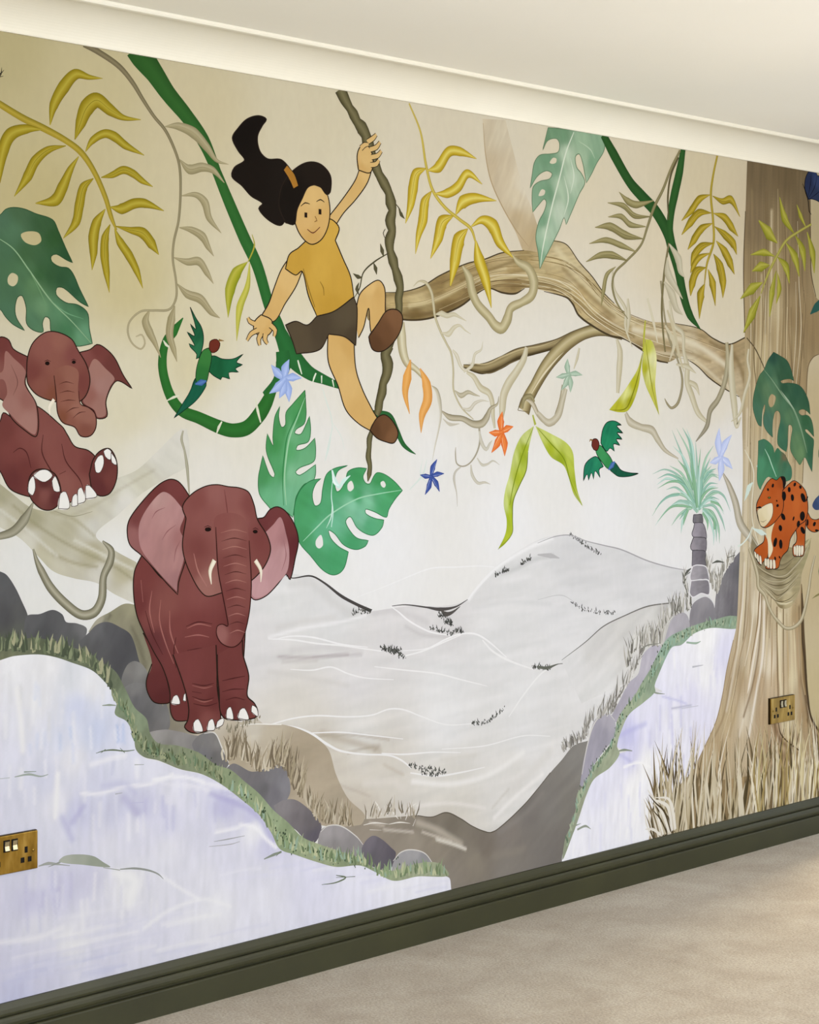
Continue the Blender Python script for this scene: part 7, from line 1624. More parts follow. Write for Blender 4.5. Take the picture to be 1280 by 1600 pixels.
F('4278,1418! 4224,1389 4190,1341 4171,1278 4152,1234 4145,1190 4158,1145 4152,1107 4120,1063! 4152,1079 4181,1106 4183,1150 4187,1201 4214,1245 4244,1289 4252,1341', '4244,1379,C9D284 4195,1328,C6D07A 4166,1252,CDD68A 4152,1189,C9D482 4176,1189,A8BA32 4224,1328,9DB02A 4239,1353,A3B52E 4205,1264,AEBE34 4171,1151,A9BB2E 4161,1100,B0BE36 4137,1076,A6B42E', res=5, streak=(-70, 0.1, 60, 8))
R('4276,1414 4234,1347 4205,1290 4185,1239 4171,1189', '1.8 3.6 4.6 3.8 1.9', '7C8E1E')
R('4252,1341 4244,1289 4214,1245 4187,1201 4183,1150 4181,1106 4120,1063', '2.0 3.8 3.6 3.8 3.9 2.7 0.8', '6F7E22')
P(143, 'painted_long_leaf', label='lime green leaf curving right from the cut stub')
F('4285,1418! 4355,1395 4426,1368 4457,1339 4465,1286 4478,1226 4505,1175! 4462,1213 4436,1267 4414,1300 4355,1327 4315,1372', '4315,1401,C3CC6E 4375,1378,C9D27C 4436,1345,BEC95E 4355,1353,A6B52C 4405,1319,98AA26 4446,1286,B0BE44 4462,1246,A9B836 4488,1193,B4BE60', res=5, streak=(-45, 0.1, 60, 8))
R('4295,1411 4355,1366 4416,1319 4446,1253 4498,1179', '1.6 4.0 4.4 3.8 0.9', '7E8E20')
P(144, 'painted_leaf_pair', label='pair of yellow-lime leaves hanging from the limb above the right-hand bird')
R('4813,1748 4807,1706 4802,1651', '5.6 8.9 6.7', 'B5B640')
F('4800,1651! 4774,1596 4735,1554 4691,1513 4631,1467! 4680,1460 4724,1465 4757,1500 4782,1555', '4779,1610,C6C658 4713,1520,DADB88 4757,1548,B5B62A 4735,1493,A9AA1E 4680,1472,B3B32C', res=5, streak=(60, 0.1, 60, 8))
R('4800,1648 4779,1582 4746,1513 4713,1472 4636,1466', '2.2 4.2 5.0 3.8 0.7', '7F8016')
F('4813,1689! 4847,1684 4870,1639 4868,1591 4864,1542 4885,1451! 4847,1501 4813,1548 4796,1603', '4824,1666,BDBF4A 4853,1625,DDDCA2 4836,1583,D5D586 4813,1597,AFB02C 4858,1528,C0C04E', res=5, streak=(80, 0.1, 60, 8))
R('4813,1686 4830,1611 4847,1542 4881,1456', '2.2 4.5 4.4 1.1', '96962A')
P(145, 'painted_orange_leaf', label='pair of soft orange leaves beside the rope vine')
R('3761,1599 3748,1550 3740,1507 3757,1450', '3.4 33.8 22.3 1.7', 'D08E3C E6AE62 DB9A48')
R('3798,1576 3823,1533 3828,1490 3806,1448 3802,1398', '3.3 34.2 36.5 25.6 1.7', 'D08E3C E8B068 D99848')
P(146, 'painted_rope_vine', label='twisted olive rope vine the child swings on')
R('3495,2305 3511,2281 3530,2259 3544,2244 3558,2225 3574,2212 3589,2194 3599,2168 3612,2143 3623,2121 3640,2093 3659,2071 3676,2048 3684,2022 3690,1999 3682,1972 3689,1945 3679,1918 3682,1891 3693,1865 3701,1844 3712,1819 3720,1792 3714,1765 3716,1738 3707,1708 3690,1671 3672,1641 3663,1617', '42.7 37.7 27.9 35.9 30.7 43.0 35.8 44.4 32.8 37.6 30.4 36.4 29.8 42.3 30.3 40.4 30.3 38.3 28.7 38.4 28.4 37.0 29.0 30.5 27.0 29.2 39.2 44.1 37.2', '45402A 6C6544 7B7452 655E3E 423D28')
R('3676,1637 3663,1610 3672,1584 3668,1557 3655,1533 3651,1509 3642,1488 3637,1465 3630,1447', '39.7 36.8 43.8 35.8 29.2 34.4 29.3 30.9 19.3', '45402A 6C6544 7B7452 655E3E 423D28')
R('3612,1403 3603,1382 3602,1359 3599,1335 3605,1311 3602,1288 3597,1269', '16.0 21.2 18.1 21.4 16.5 18.0 3.3', '4C472F 76704E 4A452E')
R('3676,1885 3622,1858 3580,1826 3566,1784 3541,1751', '2.5 4.5 4.3 3.8 1.4', '4A452E')
R('3663,1949 3655,1937 3663,1923', '2.2 3.3 2.4', '4A452E')
R('3701,2021 3718,2007 3729,1987', '2.2 4.0 1.7', '4A452E')
R('3644,1908 3651,1889 3657,1873', '1.7 14.9 1.7', '57523A')
R('3618,1855 3626,1840 3630,1824', '1.6 14.7 1.7', '57523A')
R('3542,1822 3560,1814 3576,1813', '1.3 12.4 2.4', '57523A')
R('3564,1799 3556,1781 3564,1766', '1.5 13.0 1.6', '57523A')
R('3714,2010 3724,1993 3738,1982', '1.7 12.7 1.5', '57523A')
P(147, 'painted_child', label='child in an ochre T-shirt and brown skirt swinging on the rope vine, dark ponytail flying')
P(148, 'leg', parent=147)
F('3552,1723! 3567,1768 3605,1797 3639,1809 3660,1790 3663,1741 3660,1693 3639,1658 3610,1667 3600,1732 3581,1680 3562,1652', '3634,1771,CDA766 3586,1734,D3AE6C 3634,1685,D0AA69 3610,1787,D9B676', res=5)
R('3552,1723! 3567,1768 3605,1797 3639,1809 3660,1790 3663,1741 3660,1693 3639,1658 3610,1667 3600,1732 3581,1680 3562,1652', '3.9 3.6 3.1 3.0 4.1 4.2 4.0 3.1 3.9 3.2 3.8 3.6', '2A211A')
P(149, 'leg', parent=147)
F('3450,1658! 3452,1586 3487,1523 3515,1461 3562,1424 3619,1400! 3643,1420 3614,1461 3576,1516 3552,1571 3545,1651!', '3491,1595,D3AE6C 3526,1528,D6B272 3562,1452,CFA968 3526,1630,CBA461', res=5)
R('3450,1658! 3452,1586 3487,1523 3515,1461 3562,1424 3619,1400! 3643,1420 3614,1461 3576,1516 3552,1571 3545,1651!', '3.9 3.9 3.8 3.6 3.2 2.9 4.1 3.8 3.8 4.0 4.0', '2A211A')
P(150, 'shoe', parent=147)
F('3605,1406 3629,1437 3658,1448 3687,1434 3712,1399 3697,1372 3663,1375 3629,1386', '3658,1413,6A4A30 3687,1386,7A573A 3629,1406,5C3F28', res=5)
R('3605,1406 3629,1437 3658,1448 3687,1434 3712,1399 3697,1372 3663,1375 3629,1386 3605,1406', '3.7 3.4 2.9 3.6 4.2 3.2 3.0 3.2 3.5', '2A211A')
P(151, 'shoe', parent=147)
F('3600,1656 3634,1692 3668,1728 3707,1733 3729,1716 3722,1678 3687,1638 3648,1618 3614,1623', '3658,1669,6A4A30 3702,1715,7A573A 3629,1637,5C3F28', res=5)
R('3600,1656 3634,1692 3668,1728 3707,1733 3729,1716 3722,1678 3687,1638 3648,1618 3614,1623 3600,1656', '3.5 3.5 3.2 3.1 4.2 3.9 3.4 3.0 3.5 4.0', '2A211A')
P(152, 'skirt', label='dark brown skirt', parent=147)
F('3411,1703! 3468,1719 3545,1760! 3557,1730 3552,1631! 3510,1653 3454,1658! 3422,1617 3339,1603! 3323,1640 3301,1676! 3337,1687 3377,1679', '3354,1641,574B38 3422,1669,4D4232 3515,1697,584D3A 3538,1656,4A3F2F', res=5)
R('3411,1703! 3468,1719 3545,1760! 3557,1730 3552,1631! 3510,1653 3454,1658! 3422,1617 3339,1603! 3323,1640 3301,1676! 3337,1687 3377,1679 3411,1703!', '2.9 3.0 2.9 4.0 3.7 3.0 3.0 3.0 2.9 3.6 3.6 2.8 2.8 3.1', '2A211A')
P(153, 'arm', parent=147)
F('3323,1858! 3288,1819 3262,1769 3244,1729 3218,1695! 3262,1684 3301,1732 3337,1776 3359,1817!', '3266,1736,D3AE6C 3310,1804,D9B676 3240,1699,CFA968', res=5)
R('3323,1858! 3288,1819 3262,1769 3244,1729 3218,1695! 3262,1684 3301,1732 3337,1776 3359,1817!', '3.2 3.3 3.5 3.4 3.6 2.9 3.3 3.4 3.5', '2A211A')
P(154, 'hand', parent=147)
F('3218,1699 3253,1687 3257,1664 3240,1647 3210,1646 3193,1662 3197,1682', '3223,1676,D6B272 3240,1660,CFA968', res=5)
R('3218,1699 3253,1687 3257,1664 3240,1647 3210,1646 3193,1662 3197,1682 3218,1699', '2.9 3.3 3.6 2.8 2.9 3.6 3.3 3.0', '2A211A')
R('3206,1659 3184,1649 3171,1632', '15.3 14.3 9.6', '2A211A')
R('3206,1659 3184,1649 3171,1632', '11.0 9.8 5.7', 'D6B272')
R('3218,1650 3210,1637 3214,1621', '17.7 17.0 10.7', '2A211A')
R('3218,1650 3210,1637 3214,1621', '12.8 11.7 6.4', 'D6B272')
R('3233,1650 3231,1637 3240,1626', '19.2 17.2 10.1', '2A211A')
R('3233,1650 3231,1637 3240,1626', '13.9 11.8 6.0', 'D6B272')
R('3197,1675 3180,1681 3174,1690', '15.4 14.6 10.1', '2A211A')
R('3197,1675 3180,1681 3174,1690', '11.1 10.0 6.1', 'D6B272')
R('3249,1674 3266,1661 3262,1645', '16.9 17.0 10.6', '2A211A')
R('3249,1674 3266,1661 3262,1645', '12.2 11.7 6.4', 'D6B272')
P(155, 'arm', parent=147)
F('3436,1949! 3477,1989 3519,2033 3552,2073 3567,2105! 3614,2110! 3595,2067 3552,2019 3505,1977 3468,1931!', '3491,1983,D6B272 3562,2057,D3AE6C 3590,2094,D9B676', res=5)
R('3436,1949! 3477,1989 3519,2033 3552,2073 3567,2105! 3614,2110! 3595,2067 3552,2019 3505,1977 3468,1931!', '3.2 3.3 3.3 3.5 3.0 3.9 3.6 3.3 3.3 3.4', '2A211A')
P(156, 'hand', parent=147)
F('3562,2098 3557,2135 3567,2159 3590,2169 3610,2154 3617,2120 3605,2095', '3586,2127,D9B676 3576,2106,CFA968', res=5)
R('3562,2098 3557,2135 3567,2159 3590,2169 3610,2154 3617,2120 3605,2095 3562,2098', '4.1 4.0 3.3 3.0 4.0 4.1 2.9 3.0', '2A211A')
R('3595,2176 3617,2189 3629,2200', '16.0 16.5 11.6', '2A211A')
R('3595,2176 3617,2189 3629,2200', '12.4 11.9 7.7', 'D9B676')
R('3605,2157 3629,2166 3643,2181', '15.5 16.3 11.9', '2A211A')
R('3605,2157 3629,2166 3643,2181', '12.0 11.8 7.9', 'D9B676')
R('3610,2137 3634,2144 3648,2158', '15.4 16.0 11.6', '2A211A')
R('3610,2137 3634,2144 3648,2158', '11.9 11.6 7.8', 'D9B676')
R('3607,2116 3629,2121 3639,2133', '15.3 16.0 12.1', '2A211A')
R('3607,2116 3629,2121 3639,2133', '11.9 11.6 8.1', 'D9B676')
R('3571,2157 3586,2168 3600,2170', '16.8 15.6 10.2', '2A211A')
R('3571,2157 3586,2168 3600,2170', '13.0 11.3 6.8', 'D9B676')
P(157, 'shirt', label='ochre T-shirt', parent=147)
F('3345,1876! 3314,1857 3301,1820! 3337,1806 3359,1817 3381,1755 3411,1703! 3473,1719 3545,1760! 3533,1813 3505,1859 3477,1905! 3491,1939 3459,1960 3436,1945!', '3354,1840,C39A3E 3422,1827,CDA548 3491,1798,C79E42 3468,1729,BF963A 3457,1930,CDA548', res=5)
R('3345,1876! 3314,1857 3301,1820! 3337,1806 3359,1817 3381,1755 3411,1703! 3473,1719 3545,1760! 3533,1813 3505,1859 3477,1905! 3491,1939 3459,1960 3436,1945! 3345,1876!', '3.0 3.3 3.7 2.8 3.5 3.8 3.1 3.0 3.6 3.9 3.8 4.0 4.0 2.9 3.1 3.1', '2A211A')
R('3363,1824 3381,1775 3404,1726', '2.2 3.6 2.2', '8A6A28')
R('3422,1794 3434,1778 3436,1758', '1.7 3.2 1.8', '8A6A28')
P(158, 'ponytail', label='black flying ponytail', parent=147)
F('3328,2069! 3288,2098 3240,2096 3214,2113 3206,2148 3223,2179 3236,2196 3210,2202 3171,2189 3142,2163 3123,2136 3142,2106 3163,2085 3129,2063 3121,2040 3154,2020 3184,1997 3223,1981 3210,1967 3244,1940 3288,1931 3306,1968 3301,2017', '3159,2165,17120E 3201,2041,1C1611 3288,2032,1F1914', res=5)
R('3328,2069! 3288,2098 3240,2096 3214,2113 3206,2148 3223,2179 3236,2196 3210,2202 3171,2189 3142,2163 3123,2136 3142,2106 3163,2085 3129,2063 3121,2040 3154,2020 3184,1997 3223,1981 3210,1967 3244,1940 3288,1931 3306,1968 3301,2017 3328,2069!', '3.4 3.0 2.9 3.6 3.6 3.2 3.7 2.7 2.8 3.0 3.6 3.5 3.4 3.0 3.5 3.2 3.2 3.5 3.6 3.1 2.8 3.7 3.6 3.4', '2A211A')
P(159, 'head', label='face with dot eyes and a small smile', parent=147)
F('3323,1989 3332,1946 3354,1909 3390,1889 3427,1904 3452,1943 3457,1994 3440,2033 3386,2044 3337,2023', '3399,2009,D9B676 3377,1949,D6B070 3434,1962,D3AC69 3395,1905,CDA55F', res=5)
R('3323,1989 3332,1946 3354,1909 3390,1889 3427,1904 3452,1943 3457,1994 3440,2033 3386,2044 3337,2023 3323,1989', '3.8 3.8 3.5 2.9 3.2 3.7 3.9 3.4 2.8 3.1 3.5', '2A211A')
P(160, 'hair', parent=147)
F('3301,1938! 3279,1979 3288,2029 3319,2068 3372,2099 3422,2101 3459,2074 3459,2031 3445,2023 3418,2044 3381,2037 3359,2005 3341,1974 3332,1937', '3332,2020,1A1510 3399,2079,221B15', res=5)
R('3301,1938! 3279,1979 3288,2029 3319,2068 3372,2099 3422,2101 3459,2074 3459,2031 3445,2023 3418,2044 3381,2037 3359,2005 3341,1974 3332,1937 3301,1938!', '3.7 3.7 3.5 3.0 2.8 3.1 3.9 3.8 3.1 3.0 3.0 3.4 3.6 3.1 2.8', '2A211A')
P(161, 'hair_tie', parent=147)
R('3301,2079 3323,2058 3337,2033', '16.4 21.3 17.6', 'A9762E')
R('3372,1970 3372,1957', '9.9 9.9', '241A14')
R('3422,1983 3422,1969', '10.0 10.0', '241A14')
R('3404,1963 3411,1952 3402,1948', '2.2 3.6 1.7', '8A6436')
R('3377,1927 3397,1919 3422,1936', '2.2 3.3 2.1', '6E3A2A')
R('3354,1985 3370,1995 3386,1993', '1.7 3.3 1.7', '241A14')
R('3409,2001 3424,2008 3438,2002', '1.7 3.3 1.9', '241A14')
flush_fill()
TINT(0.95, 0.92, 0.91, '808080', 0)
P(162, 'painted_elephant', label='large reddish brown elephant standing on the left bank with pink ear linings')
P(163, 'leg', parent=162)
F('2843,922! 2877,878 2903,833 2917,800 2927,751 2917,746 2877,753 2857,779 2853,806 2870,846', '2890,802,653534 2877,856,6D3B39 2903,758,5C2F2E', res=7)
R('2843,922! 2877,878 2903,833 2917,800 2927,751 2917,746 2877,753 2857,779 2853,806 2870,846', '3.0 3.0 3.1 3.2 3.4 2.7 2.7 3.1 3.3 3.3', '2A211A')
P(164, 'body', parent=162)
F('2840,1109! 2818,1071 2815,1019 2825,966 2847,922 2877,872 2903,833 2924,778 2927,724 2944,701 3013,699 3072,703 3083,784 3151,777 3158,821 3162,854 3169,942 3184,1024 3083,1111 2971,1138 2917,1045', '2837,1070,7A4340 2830,992,713C3A 2877,962,84504B 2917,986,8A5650 2944,931,7C4643 3013,1007,89534F 3013,926,7A4341 2978,848,733E3C 2877,899,68393A 3119,890,6F3B39 3013,791,6C3837 2958,742,6F3B39 3140,812,683635', res=7)
R('2840,1109! 2818,1071 2815,1019 2825,966 2847,922 2877,872 2903,833 2924,778 2927,724 2944,701 3013,699 3072,703 3083,784 3151,777 3158,821 3162,854 3169,942 3184,1024 3083,1111 2971,1138 2917,1045 2840,1109!', '3.2 3.3 3.3 3.2 3.0 3.0 3.1 3.3 3.3 2.6 2.7 3.4 3.3 3.1 3.7 3.7 3.7 3.4 2.9 2.9 2.7 2.8', '2A211A')
R('2870,1021 2863,974 2877,920', '1.3 4.6 1.3', 'A56F68')
R('2897,998 2893,950 2910,896 2937,840', '1.3 3.5 3.4 1.3', 'A56F68')
R('2924,970 2927,916 2958,849', '1.3 4.6 1.3', 'A56F68')
R('2837,1049 2843,996', '1.3 1.3', 'A56F68')
R('2978,923 3013,931 3055,922', '1.1 3.8 1.1', 'A56F68')
R('2971,902 3013,904 3048,896', '1.1 3.8 1.1', 'A56F68')
R('2850,975 2870,920 2903,865', '1.3 3.1 1.2', '4E2826')
R('2944,904 2937,872 2944,829', '1.4 3.4 1.3', '4E2826')
R('2975,928 3013,936 3058,928', '1.1 2.7 1.1', '4E2826')
R('2978,869 3027,870 3069,859', '1.1 2.7 1.1', '4E2826')
P(165, 'leg', parent=162)
F('2934,863! 2968,784 2983,730 2980,698 2970,683 2994,666 3040,665 3082,684 3084,707 3074,768 3073,810 3070,875!', '2994,805,7A4442 3032,772,74403D 3063,739,6B3836 2994,705,6F3C39 3040,688,84504B', res=7)
R('2934,863! 2968,784 2983,730 2980,698 2970,683 2994,666 3040,665 3082,684 3084,707 3074,768 3073,810 3070,875!', '3.5 3.5 3.7 3.8 3.5 2.9 3.1 3.7 3.8 3.8 3.8 3.8', '2A211A')
R('2994,787 3032,778 3063,781', '1.2 2.9 1.2', '4E2826')
R('2994,755 3032,742 3063,745', '1.2 2.9 1.2', '4E2826')
R('2998,737 3040,727 3074,731', '1.2 3.0 1.2', '4E2826')
R('2994,767 3024,760', '1.2 1.2', '4E2826')
R('3001,748 3032,738 3059,740', '1.2 3.5 1.2', '97625B')
R('2994,782 3032,772 3059,774', '1.2 3.5 1.2', '97625B')
P(166, 'leg', parent=162)
F('3074,851! 3075,803 3080,755 3084,707 3105,687 3196,680 3207,694 3196,717 3172,739 3177,788 3158,844 3156,880!', '3101,795,74403D 3140,761,7A4442 3164,717,70403C 3109,711,6A3735 3188,696,784441', res=7)
R('3074,851! 3075,803 3080,755 3084,707 3105,687 3196,680 3207,694 3196,717 3172,739 3177,788 3158,844 3156,880!', '3.9 3.8 3.8 3.6 2.9 3.1 4.0 3.4 3.8 3.9 3.8 3.9', '2A211A')
R('3090,784 3125,787 3164,789', '1.2 3.1 1.2', '4E2826')
R('3090,757 3125,760 3164,756', '1.2 3.0 1.2', '4E2826')
R('3101,735 3133,738 3164,729', '1.2 3.0 1.2', '4E2826')
P(167, 'toenail', parent=162)
flush_fill()
TINT(1, 1, 1, '808080', 0)
F('3000,669 2998,690 3013,698 3028,666', '0,0,EDEBE6', res=6)
R('3000,669 2998,690 3013,698 3028,666 3000,669', '2.2 2.3 1.8 2.3 1.8', '4A3A34')
P(168, 'toenail', parent=162)
flush_fill()
TINT(1, 1, 1, '808080', 0)
F('3041,666 3046,688 3059,693 3066,666', '0,0,EDEBE6', res=6)
R('3041,666 3046,688 3059,693 3066,666 3041,666', '2.3 2.3 1.9 2.3 1.8', '4A3A34')
P(169, 'toenail', parent=162)
flush_fill()
TINT(1, 1, 1, '808080', 0)
F('3070,668 3074,685 3095,691 3092,675', '0,0,EDEBE6', res=6)
R('3070,668 3074,685 3095,691 3092,675 3070,668', '2.3 2.2 1.8 2.2 2.0', '4A3A34')
P(170, 'toenail', parent=162)
flush_fill()
TINT(1, 1, 1, '808080', 0)
F('3103,690 3105,711 3117,717 3126,685', '0,0,EDEBE6', res=6)
R('3103,690 3105,711 3117,717 3126,685 3103,690', '2.4 2.3 2.0 2.4 1.8', '4A3A34')
P(171, 'toenail', parent=162)
flush_fill()
TINT(1, 1, 1, '808080', 0)
F('3140,686 3148,706 3163,709 3177,679', '0,0,EDEBE6', res=6)
R('3140,686 3148,706 3163,709 3177,679 3140,686', '2.4 2.3 2.0 2.3 1.8', '4A3A34')
P(172, 'toenail', parent=162)
flush_fill()
TINT(1, 1, 1, '808080', 0)
F('3185,697 3188,713 3204,704 3207,683', '0,0,EDEBE6', res=6)
R('3185,697 3188,713 3204,704 3207,683 3185,697', '2.4 2.0 2.1 2.0 1.9', '4A3A34')
P(173, 'toenail', parent=162)
flush_fill()
TINT(1, 1, 1, '808080', 0)
F('2928,744 2936,761 2948,763 2956,741', '0,0,EDEBE6', res=6)
R('2928,744 2936,761 2948,763 2956,741 2928,744', '2.2 2.1 1.9 2.1 1.7', '4A3A34')
P(174, 'toenail', parent=162)
flush_fill()
TINT(1, 1, 1, '808080', 0)
F('2965,748 2968,762 2973,765 2974,745', '0,0,EDEBE6', res=6)
R('2965,748 2968,762 2973,765 2974,745 2965,748', '2.3 2.3 2.1 2.3 1.7', '4A3A34')
flush_fill()
TINT(0.95, 0.92, 0.91, '808080', 0)
P(175, 'ear', parent=162)
F('3191,1156! 3202,1181 3228,1186 3247,1204 3274,1211 3305,1196 3333,1162 3346,1122 3335,1077 3317,1023 3303,1037 3274,1013 3237,987 3199,978 3182,991 3182,1035 3224,1060 3247,1104', '3213,1161,6E3A3A 3288,1198,75403F 3326,1157,6C3838 3337,1111,632F33 3228,1105,84504F 3206,1006,BB8F92', res=7)
R('3191,1156! 3202,1181 3228,1186 3247,1204 3274,1211 3305,1196 3333,1162 3346,1122 3335,1077 3317,1023 3303,1037 3274,1013 3237,987 3199,978 3182,991 3182,1035 3224,1060 3247,1104 3191,1156!', '3.6 3.2 3.1 3.1 2.8 3.2 3.5 3.8 3.8 3.6 2.9 3.3 3.1 2.8 3.5 3.5 3.4 3.6 3.1', '2A211A')
P(176, 'ear_lining', label='pink ear lining', parent=162)
F('3228,1144! 3258,1165 3284,1184 3303,1141 3314,1095 3307,1045 3274,1016 3237,991 3202,983 3188,993 3188,1029 3228,1057 3247,1098', '3265,1148,B88C8E 3295,1090,C09A9C 3258,1047,C49DA0 3213,1005,C9A3A6 3295,1130,AF8284', res=6, streak=(70, 0.05, 60, 12))
R('3295,1124 3303,1085 3288,1046', '0.7 3.0 0.7', '9A6E72')
P(177, 'ear', parent=162)
F('2978,1208! 2992,1230 2978,1255 2951,1282 2924,1288 2890,1275 2843,1238 2804,1197 2796,1171 2804,1135 2837,1109 2877,1073 2917,1035 2949,1007! 2952,1037 2973,1090 2978,1143', '2877,1258,713C3A 2944,1262,7A4442 2824,1197,7B4745 2811,1155,9A6A68 2971,1224,74403D', res=7)
R('2978,1208! 2992,1230 2978,1255 2951,1282 2924,1288 2890,1275 2843,1238 2804,1197 2796,1171 2804,1135 2837,1109 2877,1073 2917,1035 2949,1007! 2952,1037 2973,1090 2978,1143 2978,1208!', '3.3 3.5 3.1 2.9 2.7 2.9 3.0 3.1 3.3 3.0 2.8 2.9 2.9 2.7 3.4 3.4 3.4 3.4', '2A211A')
P(178, 'ear_lining', label='pink ear lining', parent=162)
F('2970,1202 2947,1233 2920,1254 2900,1257 2870,1235 2840,1199 2830,1170 2837,1125 2878,1077 2918,1039 2946,1015! 2949,1043 2968,1093 2970,1138 2956,1165', '2890,1237,C09C98 2863,1195,B98F8D 2850,1143,B78C8B 2917,1194,BD9492 2944,1203,BA9190 2903,1120,B18785 2944,1091,B58B89 2937,1038,A98080 2958,1144,A87A78', res=6, streak=(70, 0.05, 60, 12))
R('2870,1195 2883,1211 2910,1220', '0.6 2.9 0.6', '97696A')
R('2900,1141 2917,1162 2944,1177', '0.6 3.0 0.6', '97696A')
R('2937,1086 2944,1118 2958,1139', '0.7 3.4 0.7', '97696A')
P(179, 'head', parent=162)
F('2975,1192 2964,1221 2992,1250 3034,1268 3072,1272 3111,1266 3147,1262 3177,1250 3195,1217 3206,1181 3239,1138 3250,1101 3228,1060 3177,1024 3083,1002 3034,1000 2985,1062 2964,1122', '3013,1234,87524D 3069,1248,976560 3126,1247,93605B 3177,1218,834E4A 3034,1190,8E5A55 3083,1166,8F5C56 3140,1186,95625C 3213,1133,7C4643 3169,1108,834E49 3013,1115,7F4A46 2999,1072,89554F 3034,1027,A0726A', res=7)
R('2975,1192 2964,1221 2992,1250 3034,1268 3072,1272 3111,1266 3147,1262 3177,1250 3195,1217 3206,1181 3239,1138 3250,1101 3228,1060 3177,1024 3083,1002 3034,1000 2985,1062 2964,1122 2975,1192', '3.3 3.4 3.0 2.8 2.7 2.7 2.8 3.2 3.5 3.4 3.5 3.7 3.4 3.0 2.8 2.8 3.2 3.4 3.4', '2A211A')
R('3097,1259 3104,1220 3111,1176', '1.4 4.2 1.4', '7A4643')
R('2999,1105 3013,1061 3041,1021', '1.3 3.9 1.3', 'B07F77')
P(180, 'trunk', parent=162)
F('3065,1188 3072,1117 3077,1057 3090,1002 3104,946 3108,919 3090,925 3074,921 3072,899 3090,876 3126,865 3155,881 3177,941 3185,1007 3184,1051 3178,1129 3162,1185 3111,1201', '3083,1166,8A5550 3126,1137,95635C 3162,1108,84504B 3104,1067,7C4844 3140,1054,915E57 3111,1001,7A4542 3147,971,86524D 3126,917,7C4844 3090,898,9A6A66 3162,915,733F3D 3126,879,84504C', res=6)
R('3069,1167 3072,1117 3077,1057 3090,1002 3104,946 3108,919 3090,925 3074,921 3072,899 3090,876 3126,865 3155,881 3177,941 3185,1007 3184,1051 3178,1129', '2.1 3.5 3.5 3.5 3.5 3.5 2.2 2.7 3.4 2.8 2.8 3.5 3.7 3.7 3.6 2.2', '3A1F1C')
R('3085,1152 3129,1158 3171,1149', '0.6 2.7 0.6', 'AB7B72')
R('3087,1131 3129,1137 3171,1128', '0.6 2.7 0.6', '56302D')
R('3089,1110 3130,1116 3171,1107', '0.6 2.7 0.6', 'AB7B72')
R('3092,1089 3132,1095 3170,1086', '0.6 2.7 0.6', '56302D')
R('3094,1068 3132,1074 3169,1065', '0.6 2.7 0.6', 'AB7B72')
R('3097,1047 3133,1053 3169,1045', '0.6 2.7 0.6', '56302D')
R('3099,1026 3134,1032 3169,1024', '0.6 2.7 0.6', 'AB7B72')
R('3101,1006 3135,1011 3168,1003', '0.6 2.7 0.6', '56302D')
R('3104,985 3136,990 3167,982', '0.6 2.7 0.6', 'AB7B72')
R('3106,964 3137,969 3166,961', '0.6 2.7 0.6', '56302D')
R('3109,943 3138,948 3166,940', '0.6 2.7 0.6', 'AB7B72')
R('3111,922 3139,927 3166,919', '0.6 2.7 0.6', '56302D')
R('3114,900 3140,906 3165,898', '0.6 2.8 0.6', 'AB7B72')
flush_fill()
TINT(1, 1, 1, '808080', 0)
P(181, 'tusk', label='short cream tusk', parent=162)
R('3065,1085 3051,1059 3055,1026', '13.8 11.3 2.1', 'E6DDC4 F2EBDA CFC4A6')
flush_fill()
TINT(0.95, 0.92, 0.91, '808080', 0)
flush_fill()
TINT(1, 1, 1, '808080', 0)
P(182, 'tusk', label='short cream tusk', parent=162)
R('3199,1078 3217,1052 3217,1022', '11.9 10.0 2.2', 'E6DDC4 F2EBDA CFC4A6')
flush_fill()
TINT(0.95, 0.92, 0.91, '808080', 0)
P(183, 'eye', parent=162)
F('3055,1162 3053,1159 3047,1157 3041,1157 3036,1159 3034,1162 3036,1166 3041,1167 3047,1167 3053,1165', '0,0,1F1512', res=5)
R('3032,1168 3044,1171 3056,1166', '1.1 2.2 1.1', '4A2826')
P(184, 'eye', parent=162)
F('3207,1150 3205,1147 3201,1146 3196,1146 3192,1148 3190,1151 3192,1154 3196,1155 3201,1155 3205,1153', '0,0,1F1512', res=5)
R('3190,1157 3199,1160 3209,1155', '1.2 2.2 1.2', '4A2826')
P(185, 'painted_elephant', label='smaller reddish brown elephant sitting on the pale leaning trunk at the left edge')
P(186, 'body', parent=185)
F('2418,1407! 2441,1427 2450,1447 2476,1437 2524,1467 2608,1417 2624,1397 2645,1370 2683,1360 2708,1340 2727,1303 2708,1273 2683,1258 2620,1239 2548,1251 2494,1263 2465,1278 2441,1316 2418,1338!', '2453,1407,75423D 2476,1362,7D4843 2512,1387,84504A 2560,1387,8A5750 2476,1298,6A3937 2512,1317,733F3B 2584,1336,89554E 2639,1346,84504A 2620,1285,905E56 2683,1325,77433F 2670,1274,8A574F', res=7)
R('2418,1407! 2441,1427 2450,1447 2476,1437 2524,1467 2608,1417 2624,1397 2645,1370 2683,1360 2708,1340 2727,1303 2708,1273 2683,1258 2620,1239 2548,1251 2494,1263 2465,1278 2441,1316 2418,1338! 2418,1407!', '2.6 2.7 2.5 2.5 2.5 2.7 2.9 2.7 2.7 2.9 3.2 2.9 2.7 2.5 2.5 2.5 2.7 2.7 2.8 2.9', '2A211A')
R('2476,1357 2494,1367 2512,1357 2524,1322', '1.0 2.3 2.6 1.2', '4E2826')
R('2557,1397 2554,1357 2578,1316 2602,1285', '1.2 2.8 2.7 1.1', '4E2826')
R('2608,1376 2620,1336 2658,1294 2670,1269', '1.2 2.7 2.7 1.2', '4E2826')
R('2602,1306 2620,1313', '1.1 1.1', '4E2826')
P(187, 'ear', parent=185)
